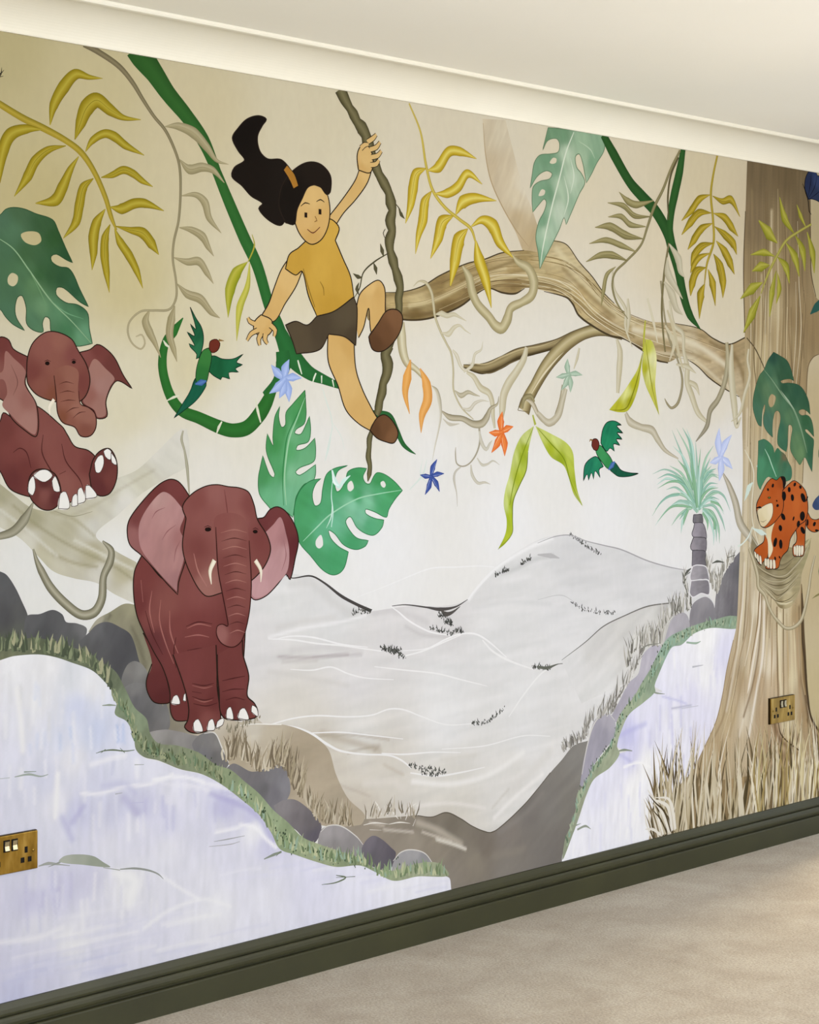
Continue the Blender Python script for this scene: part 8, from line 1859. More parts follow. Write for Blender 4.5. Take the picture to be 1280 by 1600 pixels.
F('2515,1574! 2476,1591 2465,1610 2446,1617 2418,1609! 2418,1486! 2453,1471 2470,1437 2500,1412 2539,1394 2540,1462 2509,1512 2513,1542', '2447,1605,74403B 2476,1576,7A4540 2441,1535,8A5A52', res=7)
R('2515,1574! 2476,1591 2465,1610 2446,1617 2418,1609! 2418,1486! 2453,1471 2470,1437 2500,1412 2539,1394 2540,1462 2509,1512 2513,1542 2515,1574!', '2.6 2.7 2.7 2.5 2.8 2.9 2.7 2.8 2.6 2.8 3.0 2.9 3.0 3.0', '2A211A')
P(188, 'ear_lining', label='dusty pink ear lining', parent=185)
F('2456,1585 2476,1571 2509,1542 2506,1512 2536,1467 2536,1399 2500,1417 2470,1442 2447,1464 2460,1491 2450,1521 2418,1515! 2418,1535! 2448,1540', '2465,1561,A3786E 2488,1511,9F746A 2476,1462,A57C72 2518,1427,AA8278 2512,1477,9A6C63', res=6)
R('2470,1556 2488,1516 2476,1486', '0.6 2.9 0.6', '7F554D')
P(189, 'ear', parent=185)
F('2658,1588! 2689,1596 2708,1608 2730,1601 2759,1578 2785,1537 2811,1506! 2768,1524 2749,1508 2734,1474 2737,1440 2708,1435 2698,1453 2664,1473 2679,1520', '2708,1597,78433E 2759,1562,70403A 2683,1576,84504A', res=7)
R('2658,1588! 2689,1596 2708,1608 2730,1601 2759,1578 2785,1537 2811,1506! 2768,1524 2749,1508 2734,1474 2737,1440 2708,1435 2698,1453 2664,1473 2679,1520 2658,1588!', '2.6 2.6 2.6 2.8 3.0 3.1 2.9 2.6 3.0 3.2 3.0 2.6 2.8 3.1 3.1 3.1', '2A211A')
P(190, 'ear_lining', label='dusty pink ear lining', parent=185)
F('2683,1545 2701,1574 2733,1552 2759,1529 2746,1510 2732,1475 2733,1443 2710,1438 2701,1454 2669,1474 2683,1515', '2708,1546,A77F74 2720,1510,A8837A 2714,1463,A37B70 2689,1489,98695F', res=6)
P(191, 'head', parent=185)
F('2512,1537 2515,1574 2530,1607 2563,1631 2596,1633 2636,1618 2654,1593 2679,1558 2688,1520 2673,1484 2639,1468 2590,1473 2542,1487 2516,1512', '2530,1537,7A4640 2560,1598,905E54 2602,1609,976659 2639,1580,84504A 2590,1559,8F5E52 2548,1512,8A584C 2620,1524,93624F 2664,1519,7A4640 2590,1488,84523F', res=6)
R('2512,1537 2515,1574 2530,1607 2563,1631 2596,1633 2636,1618 2654,1593 2679,1558 2688,1520 2673,1484 2639,1468 2590,1473 2542,1487 2516,1512 2512,1537', '3.0 2.9 2.7 2.5 2.6 2.8 3.0 3.1 3.1 2.9 2.6 2.6 2.6 2.9 3.0', '2A211A')
P(192, 'trunk', parent=185)
F('2587,1538 2593,1488 2597,1447 2611,1425 2645,1414 2661,1394 2689,1394 2705,1414 2703,1445 2683,1461 2661,1468 2654,1499 2654,1545 2620,1557', '2602,1513,8A5A4C 2633,1524,98695A 2620,1478,946454 2651,1453,A07262 2683,1438,9A6C5E 2614,1437,84543F 2676,1407,865648 2633,1427,8E5E50', res=6)
R('2587,1533 2593,1488 2597,1447 2611,1425 2645,1414 2661,1394 2689,1394 2705,1414 2703,1445 2683,1461 2661,1468 2656,1499', '1.8 3.0 3.0 2.7 2.7 2.7 2.7 3.1 3.1 2.7 2.4 1.2', '3A1F1C')
R('2601,1513 2620,1519 2642,1515', '0.5 2.5 0.5', '5E372E')
R('2602,1493 2624,1498 2645,1495', '0.5 2.5 0.5', '5E372E')
R('2605,1473 2627,1477 2648,1476', '0.5 2.5 0.5', '5E372E')
R('2620,1448 2639,1458 2658,1460', '0.5 2.6 0.5', '5E372E')
R('2639,1435 2658,1448 2676,1450', '0.5 2.6 0.5', '5E372E')
flush_fill()
TINT(1, 1, 1, '808080', 0)
P(193, 'tusk', label='short cream tusk', parent=185)
R('2587,1478 2575,1460 2576,1442', '8.0 7.2 1.8', 'E6DDC4 F2EBDA')
flush_fill()
TINT(0.95, 0.92, 0.91, '808080', 0)
P(194, 'eye', parent=185)
F('2575,1561 2574,1558 2571,1556 2567,1556 2563,1558 2562,1560 2563,1563 2567,1565 2571,1565 2574,1563', '0,0,1F1512', res=5)
R('2560,1565 2569,1568 2578,1565', '1.0 2.0 1.0', '4A2826')
P(195, 'eye', parent=185)
F('2648,1565 2647,1563 2644,1561 2640,1561 2638,1562 2636,1565 2638,1567 2640,1569 2644,1569 2647,1567', '0,0,1F1512', res=5)
R('2635,1569 2642,1572 2649,1569', '1.0 2.0 1.1', '4A2826')
P(196, 'foot', parent=185)
F('2515,1272 2521,1302 2539,1317 2569,1317 2593,1303 2606,1270 2602,1240 2581,1225 2554,1227 2527,1247', '2560,1286,5C3230 2560,1261,84544E 2536,1262,70403B 2590,1250,633534', res=6)
R('2515,1272 2521,1302 2539,1317 2569,1317 2593,1303 2606,1270 2602,1240 2581,1225 2554,1227 2527,1247 2515,1272', '3.0 2.9 2.6 2.5 2.8 3.0 3.0 2.6 2.6 2.7 2.9', '2A211A')
P(197, 'foot', parent=185)
F('2686,1304 2698,1340 2720,1360 2746,1363 2765,1334 2765,1292 2746,1259 2717,1253 2695,1268', '2727,1324,6A3A36 2746,1293,74423D 2714,1273,633534', res=6)
R('2686,1304 2698,1340 2720,1360 2746,1363 2765,1334 2765,1292 2746,1259 2717,1253 2695,1268 2686,1304', '3.1 3.0 2.7 2.7 3.2 3.2 2.9 2.6 3.0 3.1', '2A211A')
P(198, 'toenail', parent=185)
flush_fill()
TINT(1, 1, 1, '808080', 0)
F('2530,1304 2548,1316 2569,1316 2583,1303 2563,1289 2548,1292', '0,0,ECEAE4', res=6)
R('2530,1304 2548,1316 2569,1316 2583,1303 2563,1289 2548,1292 2530,1304', '1.6 1.5 1.5 1.8 1.6 1.5 1.6', '4A3A34')
P(199, 'toenail', parent=185)
flush_fill()
TINT(1, 1, 1, '808080', 0)
F('2516,1267 2518,1290 2530,1303 2536,1277 2528,1259', '0,0,ECEAE4', res=6)
R('2516,1267 2518,1290 2530,1303 2536,1277 2528,1259 2516,1267', '1.8 1.8 1.6 1.8 1.6 1.6', '4A3A34')
P(200, 'toenail', parent=185)
flush_fill()
TINT(1, 1, 1, '808080', 0)
F('2581,1291 2590,1302 2603,1275 2603,1266 2587,1268', '0,0,ECEAE4', res=6)
R('2581,1291 2590,1302 2603,1275 2603,1266 2587,1268 2581,1291', '1.7 1.6 1.8 1.6 1.7 1.8', '4A3A34')
P(201, 'toenail', parent=185)
flush_fill()
TINT(1, 1, 1, '808080', 0)
F('2701,1330 2711,1345 2724,1349 2728,1329 2717,1308 2705,1309', '0,0,ECEAE4', res=6)
R('2701,1330 2711,1345 2724,1349 2728,1329 2717,1308 2705,1309 2701,1330', '1.8 1.7 1.7 1.9 1.7 1.8 1.9', '4A3A34')
P(202, 'toenail', parent=185)
flush_fill()
TINT(1, 1, 1, '808080', 0)
F('2727,1358 2739,1364 2751,1355 2746,1337 2732,1345', '0,0,ECEAE4', res=6)
R('2727,1358 2739,1364 2751,1355 2746,1337 2732,1345 2727,1358', '1.6 1.6 1.9 1.7 1.7 1.9', '4A3A34')
P(203, 'toenail', parent=185)
flush_fill()
TINT(1, 1, 1, '808080', 0)
F('2749,1355 2762,1339 2765,1325 2751,1331', '0,0,ECEAE4', res=6)
R('2749,1355 2762,1339 2765,1325 2751,1331 2749,1355', '1.8 1.8 1.7 1.8 1.9', '4A3A34')
P(204, 'toenail', parent=185)
flush_fill()
TINT(1, 1, 1, '808080', 0)
F('2599,1227 2605,1262 2620,1265 2630,1228', '0,0,ECEAE4', res=6)
R('2599,1227 2605,1262 2620,1265 2630,1228 2599,1227', '1.8 1.8 1.7 1.8 1.5', '4A3A34')
P(205, 'toenail', parent=185)
flush_fill()
TINT(1, 1, 1, '808080', 0)
F('2636,1231 2639,1254 2650,1260 2653,1233', '0,0,ECEAE4', res=6)
R('2636,1231 2639,1254 2650,1260 2653,1233 2636,1231', '1.9 1.8 1.7 1.8 1.5', '4A3A34')
P(206, 'toenail', parent=185)
flush_fill()
TINT(1, 1, 1, '808080', 0)
F('2653,1236 2654,1269 2664,1274 2675,1243', '0,0,ECEAE4', res=6)
R('2653,1236 2654,1269 2664,1274 2675,1243 2653,1236', '1.9 1.9 1.7 1.9 1.6', '4A3A34')
P(207, 'toenail', parent=185)
flush_fill()
TINT(1, 1, 1, '808080', 0)
F('2676,1247 2676,1278 2686,1279 2708,1253', '0,0,ECEAE4', res=6)
R('2676,1247 2676,1278 2686,1279 2708,1253 2676,1247', '1.9 1.9 1.7 1.9 1.6', '4A3A34')
flush_fill()
TINT(0.95, 0.92, 0.91, '808080', 0)
flush_fill()
TINT(1, 1, 1, '808080', 0)
P(208, 'painted_bird', label='green parrot-like bird with a red-brown head flying up beside the creeper loop')
P(209, 'wing', parent=208)
F('2988,1708! 3006,1682 3023,1661 3030,1639 3028,1615 3016,1585 3006,1582! 3009,1593 2988,1611 2984,1619! 3002,1614 2978,1647! 3002,1638 2988,1667! 3006,1655', '3013,1644,1F5A3A 3020,1606,2A6C46', res=5, streak=(60, 0.1, 40, 6))
R('2988,1708! 3006,1682 3023,1661 3030,1639 3028,1615 3016,1585 3006,1582! 3009,1593 2988,1611 2984,1619! 3002,1614 2978,1647! 3002,1638 2988,1667! 3006,1655 2988,1708!', '2.3 2.2 2.3 2.4 2.3 2.2 2.2 2.3 2.1 1.8 2.4 2.3 2.2 2.3 2.4 2.3', '16231B')
P(210, 'wing', parent=208)
F('3046,1588 3065,1591 3090,1584 3126,1585 3159,1598! 3137,1577 3157,1571! 3133,1560 3144,1552! 3111,1550 3115,1534! 3090,1539 3085,1532! 3062,1542 3046,1556', '3069,1570,1B5A36 3119,1571,1F6440', res=5, streak=(60, 0.1, 40, 6))
R('3046,1588 3065,1591 3090,1584 3126,1585 3159,1598! 3137,1577 3157,1571! 3133,1560 3144,1552! 3111,1550 3115,1534! 3090,1539 3085,1532! 3062,1542 3046,1556 3046,1588', '1.9 1.9 1.9 1.9 2.1 2.4 2.4 2.2 2.0 2.0 2.0 1.9 1.9 2.0 2.4 2.4', '16231B')
P(211, 'tail', parent=208)
F('3006,1536 2985,1498 2964,1471 2937,1436! 2964,1452 3006,1479 3034,1509 3039,1523', '2441,1683,1B5A42', res=5, streak=(60, 0.1, 40, 6))
R('3006,1536 2985,1498 2964,1471 2937,1436! 2964,1452 3006,1479 3034,1509 3039,1523 3006,1536', '2.0 1.9 1.9 2.0 1.7 1.8 1.9 1.9 1.7', '16231B')
P(212, 'body', parent=208)
F('3051,1610 3030,1604 3016,1582 3006,1547 3009,1522 3037,1523 3048,1553 3056,1588', '3034,1585,3A7A3A 3027,1547,2F6E34', res=5)
R('3051,1610 3030,1604 3016,1582 3006,1547 3009,1522 3037,1523 3048,1553 3056,1588 3051,1610', '1.7 1.8 2.0 2.1 1.8 1.8 2.1 2.1 2.1', '16231B')
R('3004,1520 3023,1524 3039,1528', '3.3 16.4 3.3', '35599A 5A7FB8 35599A')
P(213, 'head', parent=208)
F('3048,1607 3051,1626 3072,1632 3083,1622 3076,1605 3058,1598', '3065,1616,6A2E22', res=5)
R('3048,1607 3051,1626 3072,1632 3083,1622 3076,1605 3058,1598 3048,1607', '2.1 1.8 1.7 2.1 1.9 1.6 1.9', '23140F')
R('3079,1630 3096,1629', '6.6 1.1', '8A6A3A')
P(214, 'painted_bird', label='green parrot-like bird with a red-brown head flying down at the right')
P(215, 'wing', parent=214)
F('4591,1365 4599,1404 4620,1428 4658,1433 4693,1421! 4669,1418 4700,1396! 4671,1397 4696,1377! 4667,1377 4685,1358! 4653,1362 4658,1340! 4636,1350 4620,1340', '4636,1404,1F7A56 4626,1371,26885E', res=5, streak=(60, 0.1, 40, 6))
R('4591,1365 4599,1404 4620,1428 4658,1433 4693,1421! 4669,1418 4700,1396! 4671,1397 4696,1377! 4667,1377 4685,1358! 4653,1362 4658,1340! 4636,1350 4620,1340 4591,1365', '3.6 3.4 2.6 2.3 3.3 3.6 3.7 3.7 3.7 3.4 3.1 2.8 2.9 2.3 2.4 2.9', '16231B')
P(216, 'wing', parent=214)
F('4604,1294 4572,1324 4540,1318 4514,1298 4507,1252! 4525,1272 4532,1253! 4546,1276 4556,1256! 4564,1281 4588,1260! 4583,1285', '4540,1298,22785A 4572,1304,2A8862', res=5, streak=(60, 0.1, 40, 6))
R('4604,1294 4572,1324 4540,1318 4514,1298 4507,1252! 4525,1272 4532,1253! 4546,1276 4556,1256! 4564,1281 4588,1260! 4583,1285 4604,1294', '3.0 2.5 2.6 3.4 3.4 2.3 2.4 2.3 2.4 2.3 2.4 3.4 2.5', '16231B')
P(217, 'tail', parent=214)
F('4636,1283 4658,1306 4691,1282 4735,1273 4779,1270! 4735,1262 4680,1262 4653,1273', '4295,1766,1B5A42', res=5, streak=(60, 0.1, 40, 6))
R('4636,1283 4658,1306 4691,1282 4735,1273 4779,1270! 4735,1262 4680,1262 4653,1273 4636,1283', '2.8 2.0 2.2 2.1 3.4 2.1 2.0 2.3 2.4', '16231B')
P(218, 'body', parent=214)
F('4564,1351 4588,1359 4615,1340 4642,1317 4653,1293 4626,1287 4593,1311 4572,1331', '4604,1330,3F9458 4631,1303,358A4C', res=5)
R('4564,1351 4588,1359 4615,1340 4642,1317 4653,1293 4626,1287 4593,1311 4572,1331 4564,1351', '2.2 2.1 2.5 2.8 3.0 2.1 2.5 2.8 3.0', '16231B')
R('4628,1284 4647,1298 4660,1308', '5.0 18.7 5.2', '35599A 5A7FB8 35599A')
P(219, 'head', parent=214)
F('4547,1358 4551,1376 4572,1378 4583,1363 4574,1344 4557,1346', '4566,1363,6E3026', res=5)
R('4547,1358 4551,1376 4572,1378 4583,1363 4574,1344 4557,1346 4547,1358', '3.1 2.5 2.2 3.2 2.5 2.3 2.7', '23140F')
R('4551,1374 4540,1376 4536,1370', '5.6 4.9 1.9', '8A6A3A')
P(220, 'painted_flower', label='light blue star flower on the green creeper')
R('3298,1538 3272,1554 3252,1573', '12.5 25.7 1.3', '8DA4D8 AFC2EC 8DA4D8', 4)
R('3289,1546 3263,1565', '1.3 0.6', 'C9D6F4', 4)
R('3298,1538 3301,1564 3314,1588', '15.1 29.5 1.4', '8DA4D8 AFC2EC 8DA4D8', 4)
R('3301,1549 3310,1576', '1.5 0.7', 'C9D6F4', 4)
R('3298,1538 3327,1543 3358,1541', '11.3 22.6 1.1', '8DA4D8 AFC2EC 8DA4D8', 4)
R('3310,1539 3343,1541', '1.1 0.6', 'C9D6F4', 4)
R('3298,1538 3310,1510 3314,1479', '14.7 30.1 1.5', '8DA4D8 AFC2EC 8DA4D8', 4)
R('3301,1527 3310,1495', '1.5 0.8', 'C9D6F4', 4)
R('3298,1538 3293,1512 3280,1488', '14.9 29.3 1.4', '8DA4D8 AFC2EC 8DA4D8', 4)
R('3295,1528 3285,1500', '1.5 0.7', 'C9D6F4', 4)
R('3298,1538 3275,1517 3246,1500', '13.0 25.1 1.2', '8DA4D8 AFC2EC 8DA4D8', 4)
R('3288,1531 3258,1510', '1.3 0.6', 'C9D6F4', 4)
P(221, 'painted_flower', label='orange star flower under the vines')
R('4136,1400 4132,1430 4139,1459', '15.2 30.4 1.9', 'D9672A EE8B48 D9672A', 4)
R('4136,1412 4138,1444', '1.9 1.0', 'F7C9A0', 4)
R('4136,1400 4159,1410 4187,1416', '11.1 21.4 1.3', 'D9672A EE8B48 D9672A', 4)
R('4145,1403 4174,1412', '1.3 0.7', 'F7C9A0', 4)
R('4136,1400 4148,1366 4149,1331', '14.7 30.2 1.9', 'D9672A EE8B48 D9672A', 4)
R('4137,1387 4145,1349', '1.9 0.9', 'F7C9A0', 4)
R('4136,1400 4118,1369 4092,1341', '14.2 27.3 1.6', 'D9672A EE8B48 D9672A', 4)
R('4126,1388 4102,1356', '1.7 0.9', 'F7C9A0', 4)
R('4136,1400 4108,1397 4081,1399', '10.2 20.2 1.3', 'D9672A EE8B48 D9672A', 4)
R('4124,1400 4094,1399', '1.3 0.6', 'F7C9A0', 4)
P(222, 'painted_flower', label='dark blue star flower in the white sky')
R('3842,1278 3849,1302 3866,1325', '10.4 20.2 1.6', '2F4288 4A60A8 2F4288', 4)
R('3847,1287 3860,1313', '1.7 0.8', 'A9B5DC', 4)
R('3842,1278 3867,1284 3895,1285', '7.6 14.9 1.2', '2F4288 4A60A8 2F4288', 4)
R('3852,1279 3881,1283', '1.2 0.6', 'A9B5DC', 4)
R('3842,1278 3863,1258 3876,1235', '8.9 18.7 1.6', '2F4288 4A60A8 2F4288', 4)
R('3848,1270 3867,1246', '1.6 0.8', 'A9B5DC', 4)
R('3842,1278 3834,1252 3818,1228', '10.3 20.2 1.6', '2F4288 4A60A8 2F4288', 4)
R('3837,1268 3824,1241', '1.7 0.8', 'A9B5DC', 4)
R('3842,1278 3819,1279 3798,1283', '7.3 14.6 1.2', '2F4288 4A60A8 2F4288', 4)
R('3834,1279 3809,1282', '1.2 0.6', 'A9B5DC', 4)
P(223, 'painted_flower', label='grey-green star flower on a vine under the limb')
R('4438,1572 4431,1595 4433,1618', '13.1 26.7 2.0', '8FAA92 B5CBB4 8FAA92', 4)
R('4437,1581 4434,1607', '2.1 1.0', 'D5E0D0', 4)
R('4438,1572 4470,1575 4503,1571', '8.6 17.2 1.3', '8FAA92 B5CBB4 8FAA92', 4)
R('4451,1572 4486,1572', '1.3 0.7', 'D5E0D0', 4)
R('4438,1572 4446,1546 4446,1518', '13.1 26.7 2.1', '8FAA92 B5CBB4 8FAA92', 4)
R('4439,1562 4444,1532', '2.0 1.0', 'D5E0D0', 4)
R('4438,1572 4425,1547 4403,1524', '12.4 23.6 1.7', '8FAA92 B5CBB4 8FAA92', 4)
R('4431,1563 4412,1536', '1.8 0.9', 'D5E0D0', 4)
R('4438,1572 4409,1566 4379,1562', '8.7 17.2 1.3', '8FAA92 B5CBB4 8FAA92', 4)
R('4426,1570 4393,1565', '1.3 0.7', 'D5E0D0', 4)
P(224, 'painted_flower', label='pale blue star flower beside the palm')
R('5217,1315 5204,1363 5210,1411', '19.3 39.4 2.5', 'B3C0E8 CBD5F4 B3C0E8', 4)
R('5215,1335 5211,1387', '2.5 1.2', 'E4EAFA', 4)
R('5217,1315 5240,1354 5280,1389', '18.2 34.0 2.0', 'B3C0E8 CBD5F4 B3C0E8', 4)
R('5230,1331 5263,1371', '2.1 1.1', 'E4EAFA', 4)
R('5217,1315 5255,1298 5285,1276', '13.2 28.1 1.9', 'B3C0E8 CBD5F4 B3C0E8', 4)
R('5230,1308 5267,1287', '1.7 0.9', 'E4EAFA', 4)
R('5217,1315 5220,1277 5209,1238', '19.8 39.6 2.4', 'B3C0E8 CBD5F4 B3C0E8', 4)
R('5215,1300 5210,1257', '2.5 1.2', 'E4EAFA', 4)
R('5217,1315 5188,1304 5156,1298', '13.0 24.9 1.5', 'B3C0E8 CBD5F4 B3C0E8', 4)
R('5205,1312 5170,1302', '1.6 0.8', 'E4EAFA', 4)
P(225, 'painted_butterfly', label='dark blue butterfly at the right end under the coving')
P(226, 'wing', parent=225)
F('5737,2206 5719,2238 5723,2277 5753,2309 5784,2309 5802,2292 5838,2303 5838,2195 5802,2204 5767,2208', '5746,2264,2A3350 5781,2236,2F3A55 5795,2268,38466A', res=5)
R('5737,2206 5719,2238 5723,2277 5753,2309 5784,2309 5802,2292 5838,2303 5838,2195 5802,2204 5767,2208 5737,2206', '4.0 4.2 3.7 2.6 2.8 2.5 4.2 4.0 2.5 2.3 2.3', '10131C')
R('5737,2209 5753,2257 5760,2296', '1.3 4.0 1.4', '10131C')
R('5739,2206 5781,2252 5795,2291', '1.1 3.5 1.3', '10131C')
R('5746,2206 5795,2230 5824,2248', '0.8 2.6 0.9', '10131C')
R('5705,2256 5723,2231 5739,2202 5746,2164 5760,2154', '2.5 5.2 5.5 4.1 2.2', '15120E')
P(227, 'painted_butterfly', label='blue wing of a butterfly at the right edge beside the leopard tail')
F('5766,1141 5784,1163 5815,1179! 5815,1125! 5784,1126', '5789,1146,3B4A6C 5804,1162,445678', res=5)
P(228, 'painted_leaf', label='dark green leaf tip at the right edge of the wall above the butterfly wing')
R('5835,1366 5812,1330 5807,1308', '18.5 12.5 1.5', '3A6448')
P(229, 'painted_leaf', label='olive leaf tip at the right edge beside the trunk')
R('5815,831 5789,825 5764,817', '8.2 6.4 0.6', '8A8052')
P(230, 'painted_leaf', label='green leaf sliver at the right edge beside the vine hammock')
R('5820,932 5810,910 5812,888', '14.7 8.2 1.0', '4A7050')
P(231, 'painted_leaf', label='dark green leaf tip at the right edge beside the trunk top')
R('5838,1855 5788,1830 5753,1807', '36.2 31.5 3.8', '2F5A50')
P(232, 'painted_leopard', label='rust orange leopard with black spots standing in the vine hammock on the trunk')
P(233, 'tail', parent=232)
F('5723,1131! 5741,1114 5758,1097 5789,1091 5825,1097! 5825,1058! 5789,1048 5753,1054 5728,1075', '5743,1092,B05420 5779,1071,BC602A 5810,1075,B55A26', res=5)
R('5723,1131! 5741,1114 5758,1097 5789,1091 5825,1097! 5825,1058! 5789,1048 5753,1054 5728,1075 5723,1131!', '3.5 3.6 2.9 2.5 3.6 4.1 2.5 2.9 4.3 4.5', '2A211A')
P(234, 'leg', parent=232)
F('5648,1095! 5668,1039 5663,1017 5643,1004 5646,974 5678,968 5710,971 5718,1005 5721,1051 5728,1106!', '5688,1080,B55A26 5693,1038,B05420 5678,986,BC6A38', res=5)
R('5648,1095! 5668,1039 5663,1017 5643,1004 5646,974 5678,968 5710,971 5718,1005 5721,1051 5728,1106!', '4.2 4.4 4.0 4.3 3.5 2.5 3.7 4.5 4.5 4.5', '2A211A')
P(235, 'leg', parent=232)
F('5473,1052! 5466,1028 5435,1015 5409,999 5426,968 5449,950 5464,961 5487,971 5502,1019!', '5454,1007,B05420 5473,1025,B55A26', res=5)
R('5473,1052! 5466,1028 5435,1015 5409,999 5426,968 5449,950 5464,961 5487,971 5502,1019!', '4.2 3.6 3.0 4.2 3.5 2.5 3.1 3.9 4.3', '2A211A')
P(236, 'body', parent=232)
F('5569,1190! 5594,1206 5618,1219 5651,1230 5693,1214 5723,1192 5734,1164 5738,1125 5723,1092 5688,1077 5653,1053 5628,1030 5614,995 5584,977 5567,961 5555,936 5521,933 5478,939 5492,970 5507,994 5492,1046 5492,1084 5531,1115', '5618,1200,B55A26 5693,1190,BA5F29 5668,1149,BF652C 5618,1151,B85C27 5569,1098,B55A26 5560,1030,B05420 5594,1015,AD5220 5540,976,B55A26 5708,1134,B55A26', res=5)
R('5569,1190! 5594,1206 5618,1219 5651,1230 5693,1214 5723,1192 5734,1164 5738,1125 5723,1092 5688,1077 5653,1053 5628,1030 5614,995 5584,977 5567,961 5555,936 5521,933 5478,939 5492,970 5507,994 5492,1046 5492,1084 5531,1115 5569,1190!', '3.2 3.1 2.9 2.5 3.0 3.8 4.4 4.5 3.7 3.2 3.5 4.0 3.9 3.4 4.0 3.2 2.4 3.6 4.1 4.3 4.2 4.0 3.9 4.1', '2A211A')
P(237, 'chest', label='cream chest', parent=232)
F('5483,1074 5521,1110 5540,1104 5521,1072 5511,1037 5521,999 5497,973 5492,1019', '5511,1072,DCCBA2 5502,1005,E6D8B6', res=5)
P(238, 'head', parent=232)
F('5454,1193 5440,1177 5426,1159 5423,1140 5428,1119 5440,1094 5454,1079 5483,1075 5521,1086 5555,1106 5579,1125 5587,1157 5579,1190 5599,1222 5594,1242 5569,1245 5543,1234 5516,1240 5492,1230 5473,1214', '5473,1193,B85C27 5521,1208,B05420 5560,1180,B55A26 5550,1125,B25622 5569,1228,A04C1E', res=5)
R('5454,1193 5440,1177 5426,1159 5423,1140 5428,1119 5440,1094 5454,1079 5483,1075 5521,1086 5555,1106 5579,1125 5587,1157 5579,1190 5599,1222 5594,1242 5569,1245 5543,1234 5516,1240 5492,1230 5473,1214 5454,1193', '3.6 3.7 4.1 4.2 4.0 3.7 2.7 2.5 2.9 3.3 4.0 4.4 4.4 4.3 3.3 2.5 2.5 2.5 3.1 3.5 3.6', '2A211A')
P(239, 'muzzle', label='cream muzzle', parent=232)
F('5428,1135 5454,1145 5487,1154 5516,1156 5523,1137 5516,1110 5492,1089 5468,1078 5449,1083 5437,1102', '5473,1128,E0D2AC 5454,1102,D9C9A0 5502,1138,E6D9B8', res=5)
R('5428,1135 5454,1145 5487,1154 5516,1156 5523,1137 5516,1110 5492,1089 5468,1078 5449,1083 5437,1102 5428,1135', '1.6 1.5 1.4 1.6 2.4 2.2 1.8 1.4 1.7 2.2 2.3', '3A2A1A')
R('5423,1143 5445,1145 5454,1142', '2.7 7.0 1.7', '1A1512')
R('5447,1098 5464,1095 5483,1101', '0.8 1.6 0.6', '3A2A1A')
P(240, 'eye', parent=232)
F('5509,1176 5507,1173 5502,1172 5496,1172 5492,1174 5490,1176 5492,1178 5496,1179 5502,1179 5507,1178', '0,0,1A1512', res=5)
F('5503,1176 5502,1174 5501,1174 5498,1174 5496,1175 5496,1176 5496,1177 5498,1178 5501,1178 5502,1177', '0,0,7C9A4A', res=5)
P(241, 'ear', parent=232)
F('5569,1244 5594,1241 5599,1222 5584,1206 5580,1228', '0,0,1A1512', res=5)
P(242, 'spot', parent=232)
F('5630,1200 5628,1193 5621,1191 5615,1193 5612,1200 5614,1207 5620,1209 5627,1207', '0,0,15110E', res=6)
P(243, 'spot', parent=232)
F('5651,1172 5649,1164 5643,1160 5635,1163 5631,1172 5632,1180 5638,1184 5646,1181', '0,0,15110E', res=6)
P(244, 'spot', parent=232)
F('5721,1172 5724,1160 5717,1154 5705,1157 5695,1168 5692,1180 5699,1186 5711,1183', '0,0,15110E', res=6)
P(245, 'spot', parent=232)
F('5663,1216 5658,1211 5651,1210 5647,1213 5648,1219 5653,1223 5660,1224 5664,1221', '0,0,15110E', res=6)
P(246, 'spot', parent=232)
F('5698,1208 5699,1204 5695,1201 5689,1201 5683,1205 5682,1210 5685,1213 5692,1212', '0,0,15110E', res=6)
P(247, 'spot', parent=232)
F('5602,1179 5598,1167 5589,1162 5580,1168 5576,1179 5580,1191 5589,1195 5598,1190', '0,0,15110E', res=6)
P(248, 'spot', parent=232)
F('5734,1163 5728,1156 5723,1153 5723,1157 5727,1165 5733,1173 5738,1175 5739,1171', '0,0,15110E', res=6)
P(249, 'spot', parent=232)
F('5595,1110 5598,1101 5592,1096 5582,1098 5573,1106 5571,1115 5576,1120 5586,1118', '0,0,15110E', res=6)
P(250, 'spot', parent=232)
F('5719,1106 5713,1094 5702,1090 5691,1096 5687,1108 5693,1119 5704,1123 5715,1118', '0,0,15110E', res=6)
P(251, 'spot', parent=232)
F('5688,1079 5683,1071 5676,1068 5669,1072 5668,1081 5673,1089 5680,1092 5687,1088', '0,0,15110E', res=6)
P(252, 'spot', parent=232)
F('5717,1059 5720,1049 5715,1044 5705,1046 5694,1055 5691,1065 5696,1070 5706,1068', '0,0,15110E', res=6)
P(253, 'spot', parent=232)
F('5578,1071 5576,1063 5569,1059 5561,1063 5556,1070 5558,1078 5565,1081 5573,1078', '0,0,15110E', res=6)
P(254, 'spot', parent=232)
F('5546,1021 5539,1010 5530,1007 5524,1013 5525,1024 5532,1035 5541,1039 5547,1033', '0,0,15110E', res=6)
P(255, 'spot', parent=232)
F('5580,1016 5578,1004 5571,999 5563,1004 5559,1016 5561,1027 5568,1032 5576,1027', '0,0,15110E', res=6)
P(256, 'spot', parent=232)
F('5558,1146 5554,1143 5548,1142 5543,1144 5542,1148 5546,1152 5552,1153 5557,1150', '0,0,15110E', res=6)
P(257, 'spot', parent=232)
F('5549,1164 5549,1161 5547,1160 5544,1161 5541,1163 5541,1166 5543,1167 5546,1167', '0,0,15110E', res=6)
P(258, 'spot', parent=232)
F('5541,969 5541,964 5538,961 5534,963 5530,968 5530,973 5533,975 5537,974', '0,0,15110E', res=6)
P(259, 'spot', parent=232)
F('5567,972 5568,968 5565,966 5561,967 5558,970 5557,974 5559,976 5563,975', '0,0,15110E', res=6)
P(260, 'spot', parent=232)
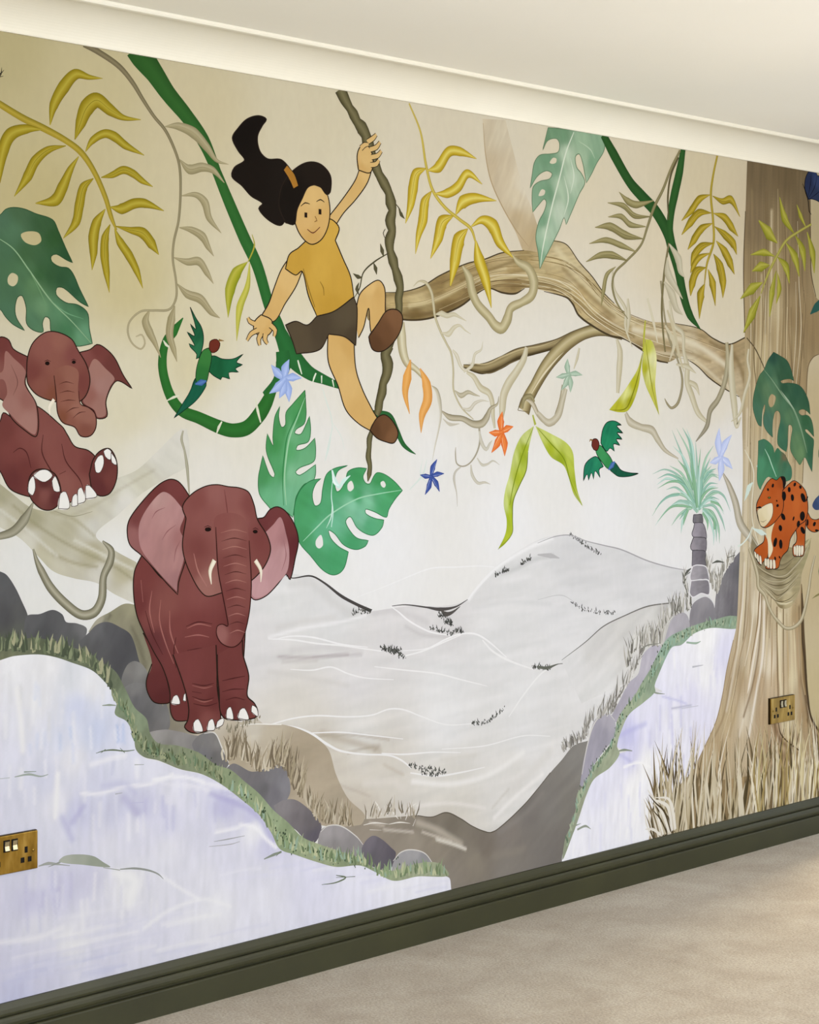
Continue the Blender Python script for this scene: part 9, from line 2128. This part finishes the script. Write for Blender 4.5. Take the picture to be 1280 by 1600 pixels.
F('5742,1083 5740,1074 5736,1071 5731,1075 5730,1084 5731,1093 5736,1096 5740,1092', '0,0,15110E', res=6)
P(261, 'spot', parent=232)
F('5787,1074 5781,1069 5773,1069 5769,1072 5770,1078 5777,1083 5784,1084 5789,1080', '0,0,15110E', res=6)
P(262, 'spot', parent=232)
F('5806,1052 5802,1050 5794,1050 5785,1051 5782,1054 5786,1057 5795,1057 5803,1055', '0,0,15110E', res=6)
P(263, 'spot', parent=232)
F('5528,1215 5524,1210 5518,1209 5514,1212 5514,1217 5518,1221 5524,1223 5528,1220', '0,0,15110E', res=6)
P(264, 'spot', parent=232)
F('5498,1203 5497,1199 5493,1198 5489,1199 5486,1203 5487,1207 5491,1208 5496,1207', '0,0,15110E', res=6)
P(265, 'spot', parent=232)
F('5653,1100 5649,1094 5645,1092 5642,1095 5643,1101 5647,1106 5651,1108 5654,1105', '0,0,15110E', res=6)
P(266, 'toe', parent=232)
F('5648,1003 5661,1005 5661,973 5651,976', '0,0,E6DCC2', res=6)
R('5648,1003 5661,1005 5661,973 5651,976 5648,1003', '1.2 1.8 1.9 1.8 2.0', '2A211A')
P(267, 'toe', parent=232)
F('5664,1006 5677,1006 5675,970 5664,972', '0,0,E6DCC2', res=6)
R('5664,1006 5677,1006 5675,970 5664,972 5664,1006', '1.1 1.9 1.9 1.9 2.0', '2A211A')
P(268, 'toe', parent=232)
F('5679,1005 5692,1004 5690,970 5679,970', '0,0,E6DCC2', res=6)
R('5679,1005 5692,1004 5690,970 5679,970 5679,1005', '1.1 1.9 1.9 1.9 2.0', '2A211A')
P(269, 'toe', parent=232)
F('5694,1003 5710,1003 5707,974 5694,972', '0,0,E6DCC2', res=6)
R('5694,1003 5710,1003 5707,974 5694,972 5694,1003', '1.1 1.9 1.9 1.8 2.0', '2A211A')
P(270, 'toe', parent=232)
F('5472,970 5484,971 5484,944 5471,950', '0,0,E6DCC2', res=6)
R('5472,970 5484,971 5484,944 5471,950 5472,970', '1.1 1.8 1.8 1.8 1.9', '2A211A')
P(271, 'toe', parent=232)
F('5486,968 5499,969 5499,938 5487,941', '0,0,E6DCC2', res=6)
R('5486,968 5499,969 5499,938 5487,941 5486,968', '1.1 1.8 1.9 1.8 1.9', '2A211A')
P(272, 'toe', parent=232)
F('5503,965 5516,965 5516,935 5504,936', '0,0,E6DCC2', res=6)
R('5503,965 5516,965 5516,935 5504,936 5503,965', '1.1 1.8 1.9 1.8 1.9', '2A211A')
P(273, 'toe', parent=232)
F('5521,964 5533,964 5538,936 5523,934', '0,0,E6DCC2', res=6)
R('5521,964 5533,964 5538,936 5523,934 5521,964', '1.1 1.7 1.9 1.7 1.9', '2A211A')
P(274, 'toe', parent=232)
F('5409,999 5421,993 5426,972 5414,980', '0,0,E6DCC2', res=6)
R('5409,999 5421,993 5426,972 5414,980 5409,999', '1.2 1.7 1.8 1.6 1.8', '2A211A')
P(275, 'toe', parent=232)
F('5425,989 5435,987 5439,960 5428,968', '0,0,E6DCC2', res=6)
R('5425,989 5435,987 5439,960 5428,968 5425,989', '1.1 1.7 1.8 1.7 1.9', '2A211A')
P(276, 'toe', parent=232)
F('5440,982 5450,981 5455,951 5442,957', '0,0,E6DCC2', res=6)
R('5440,982 5450,981 5455,951 5442,957 5440,982', '1.1 1.7 1.9 1.7 1.9', '2A211A')
flush()
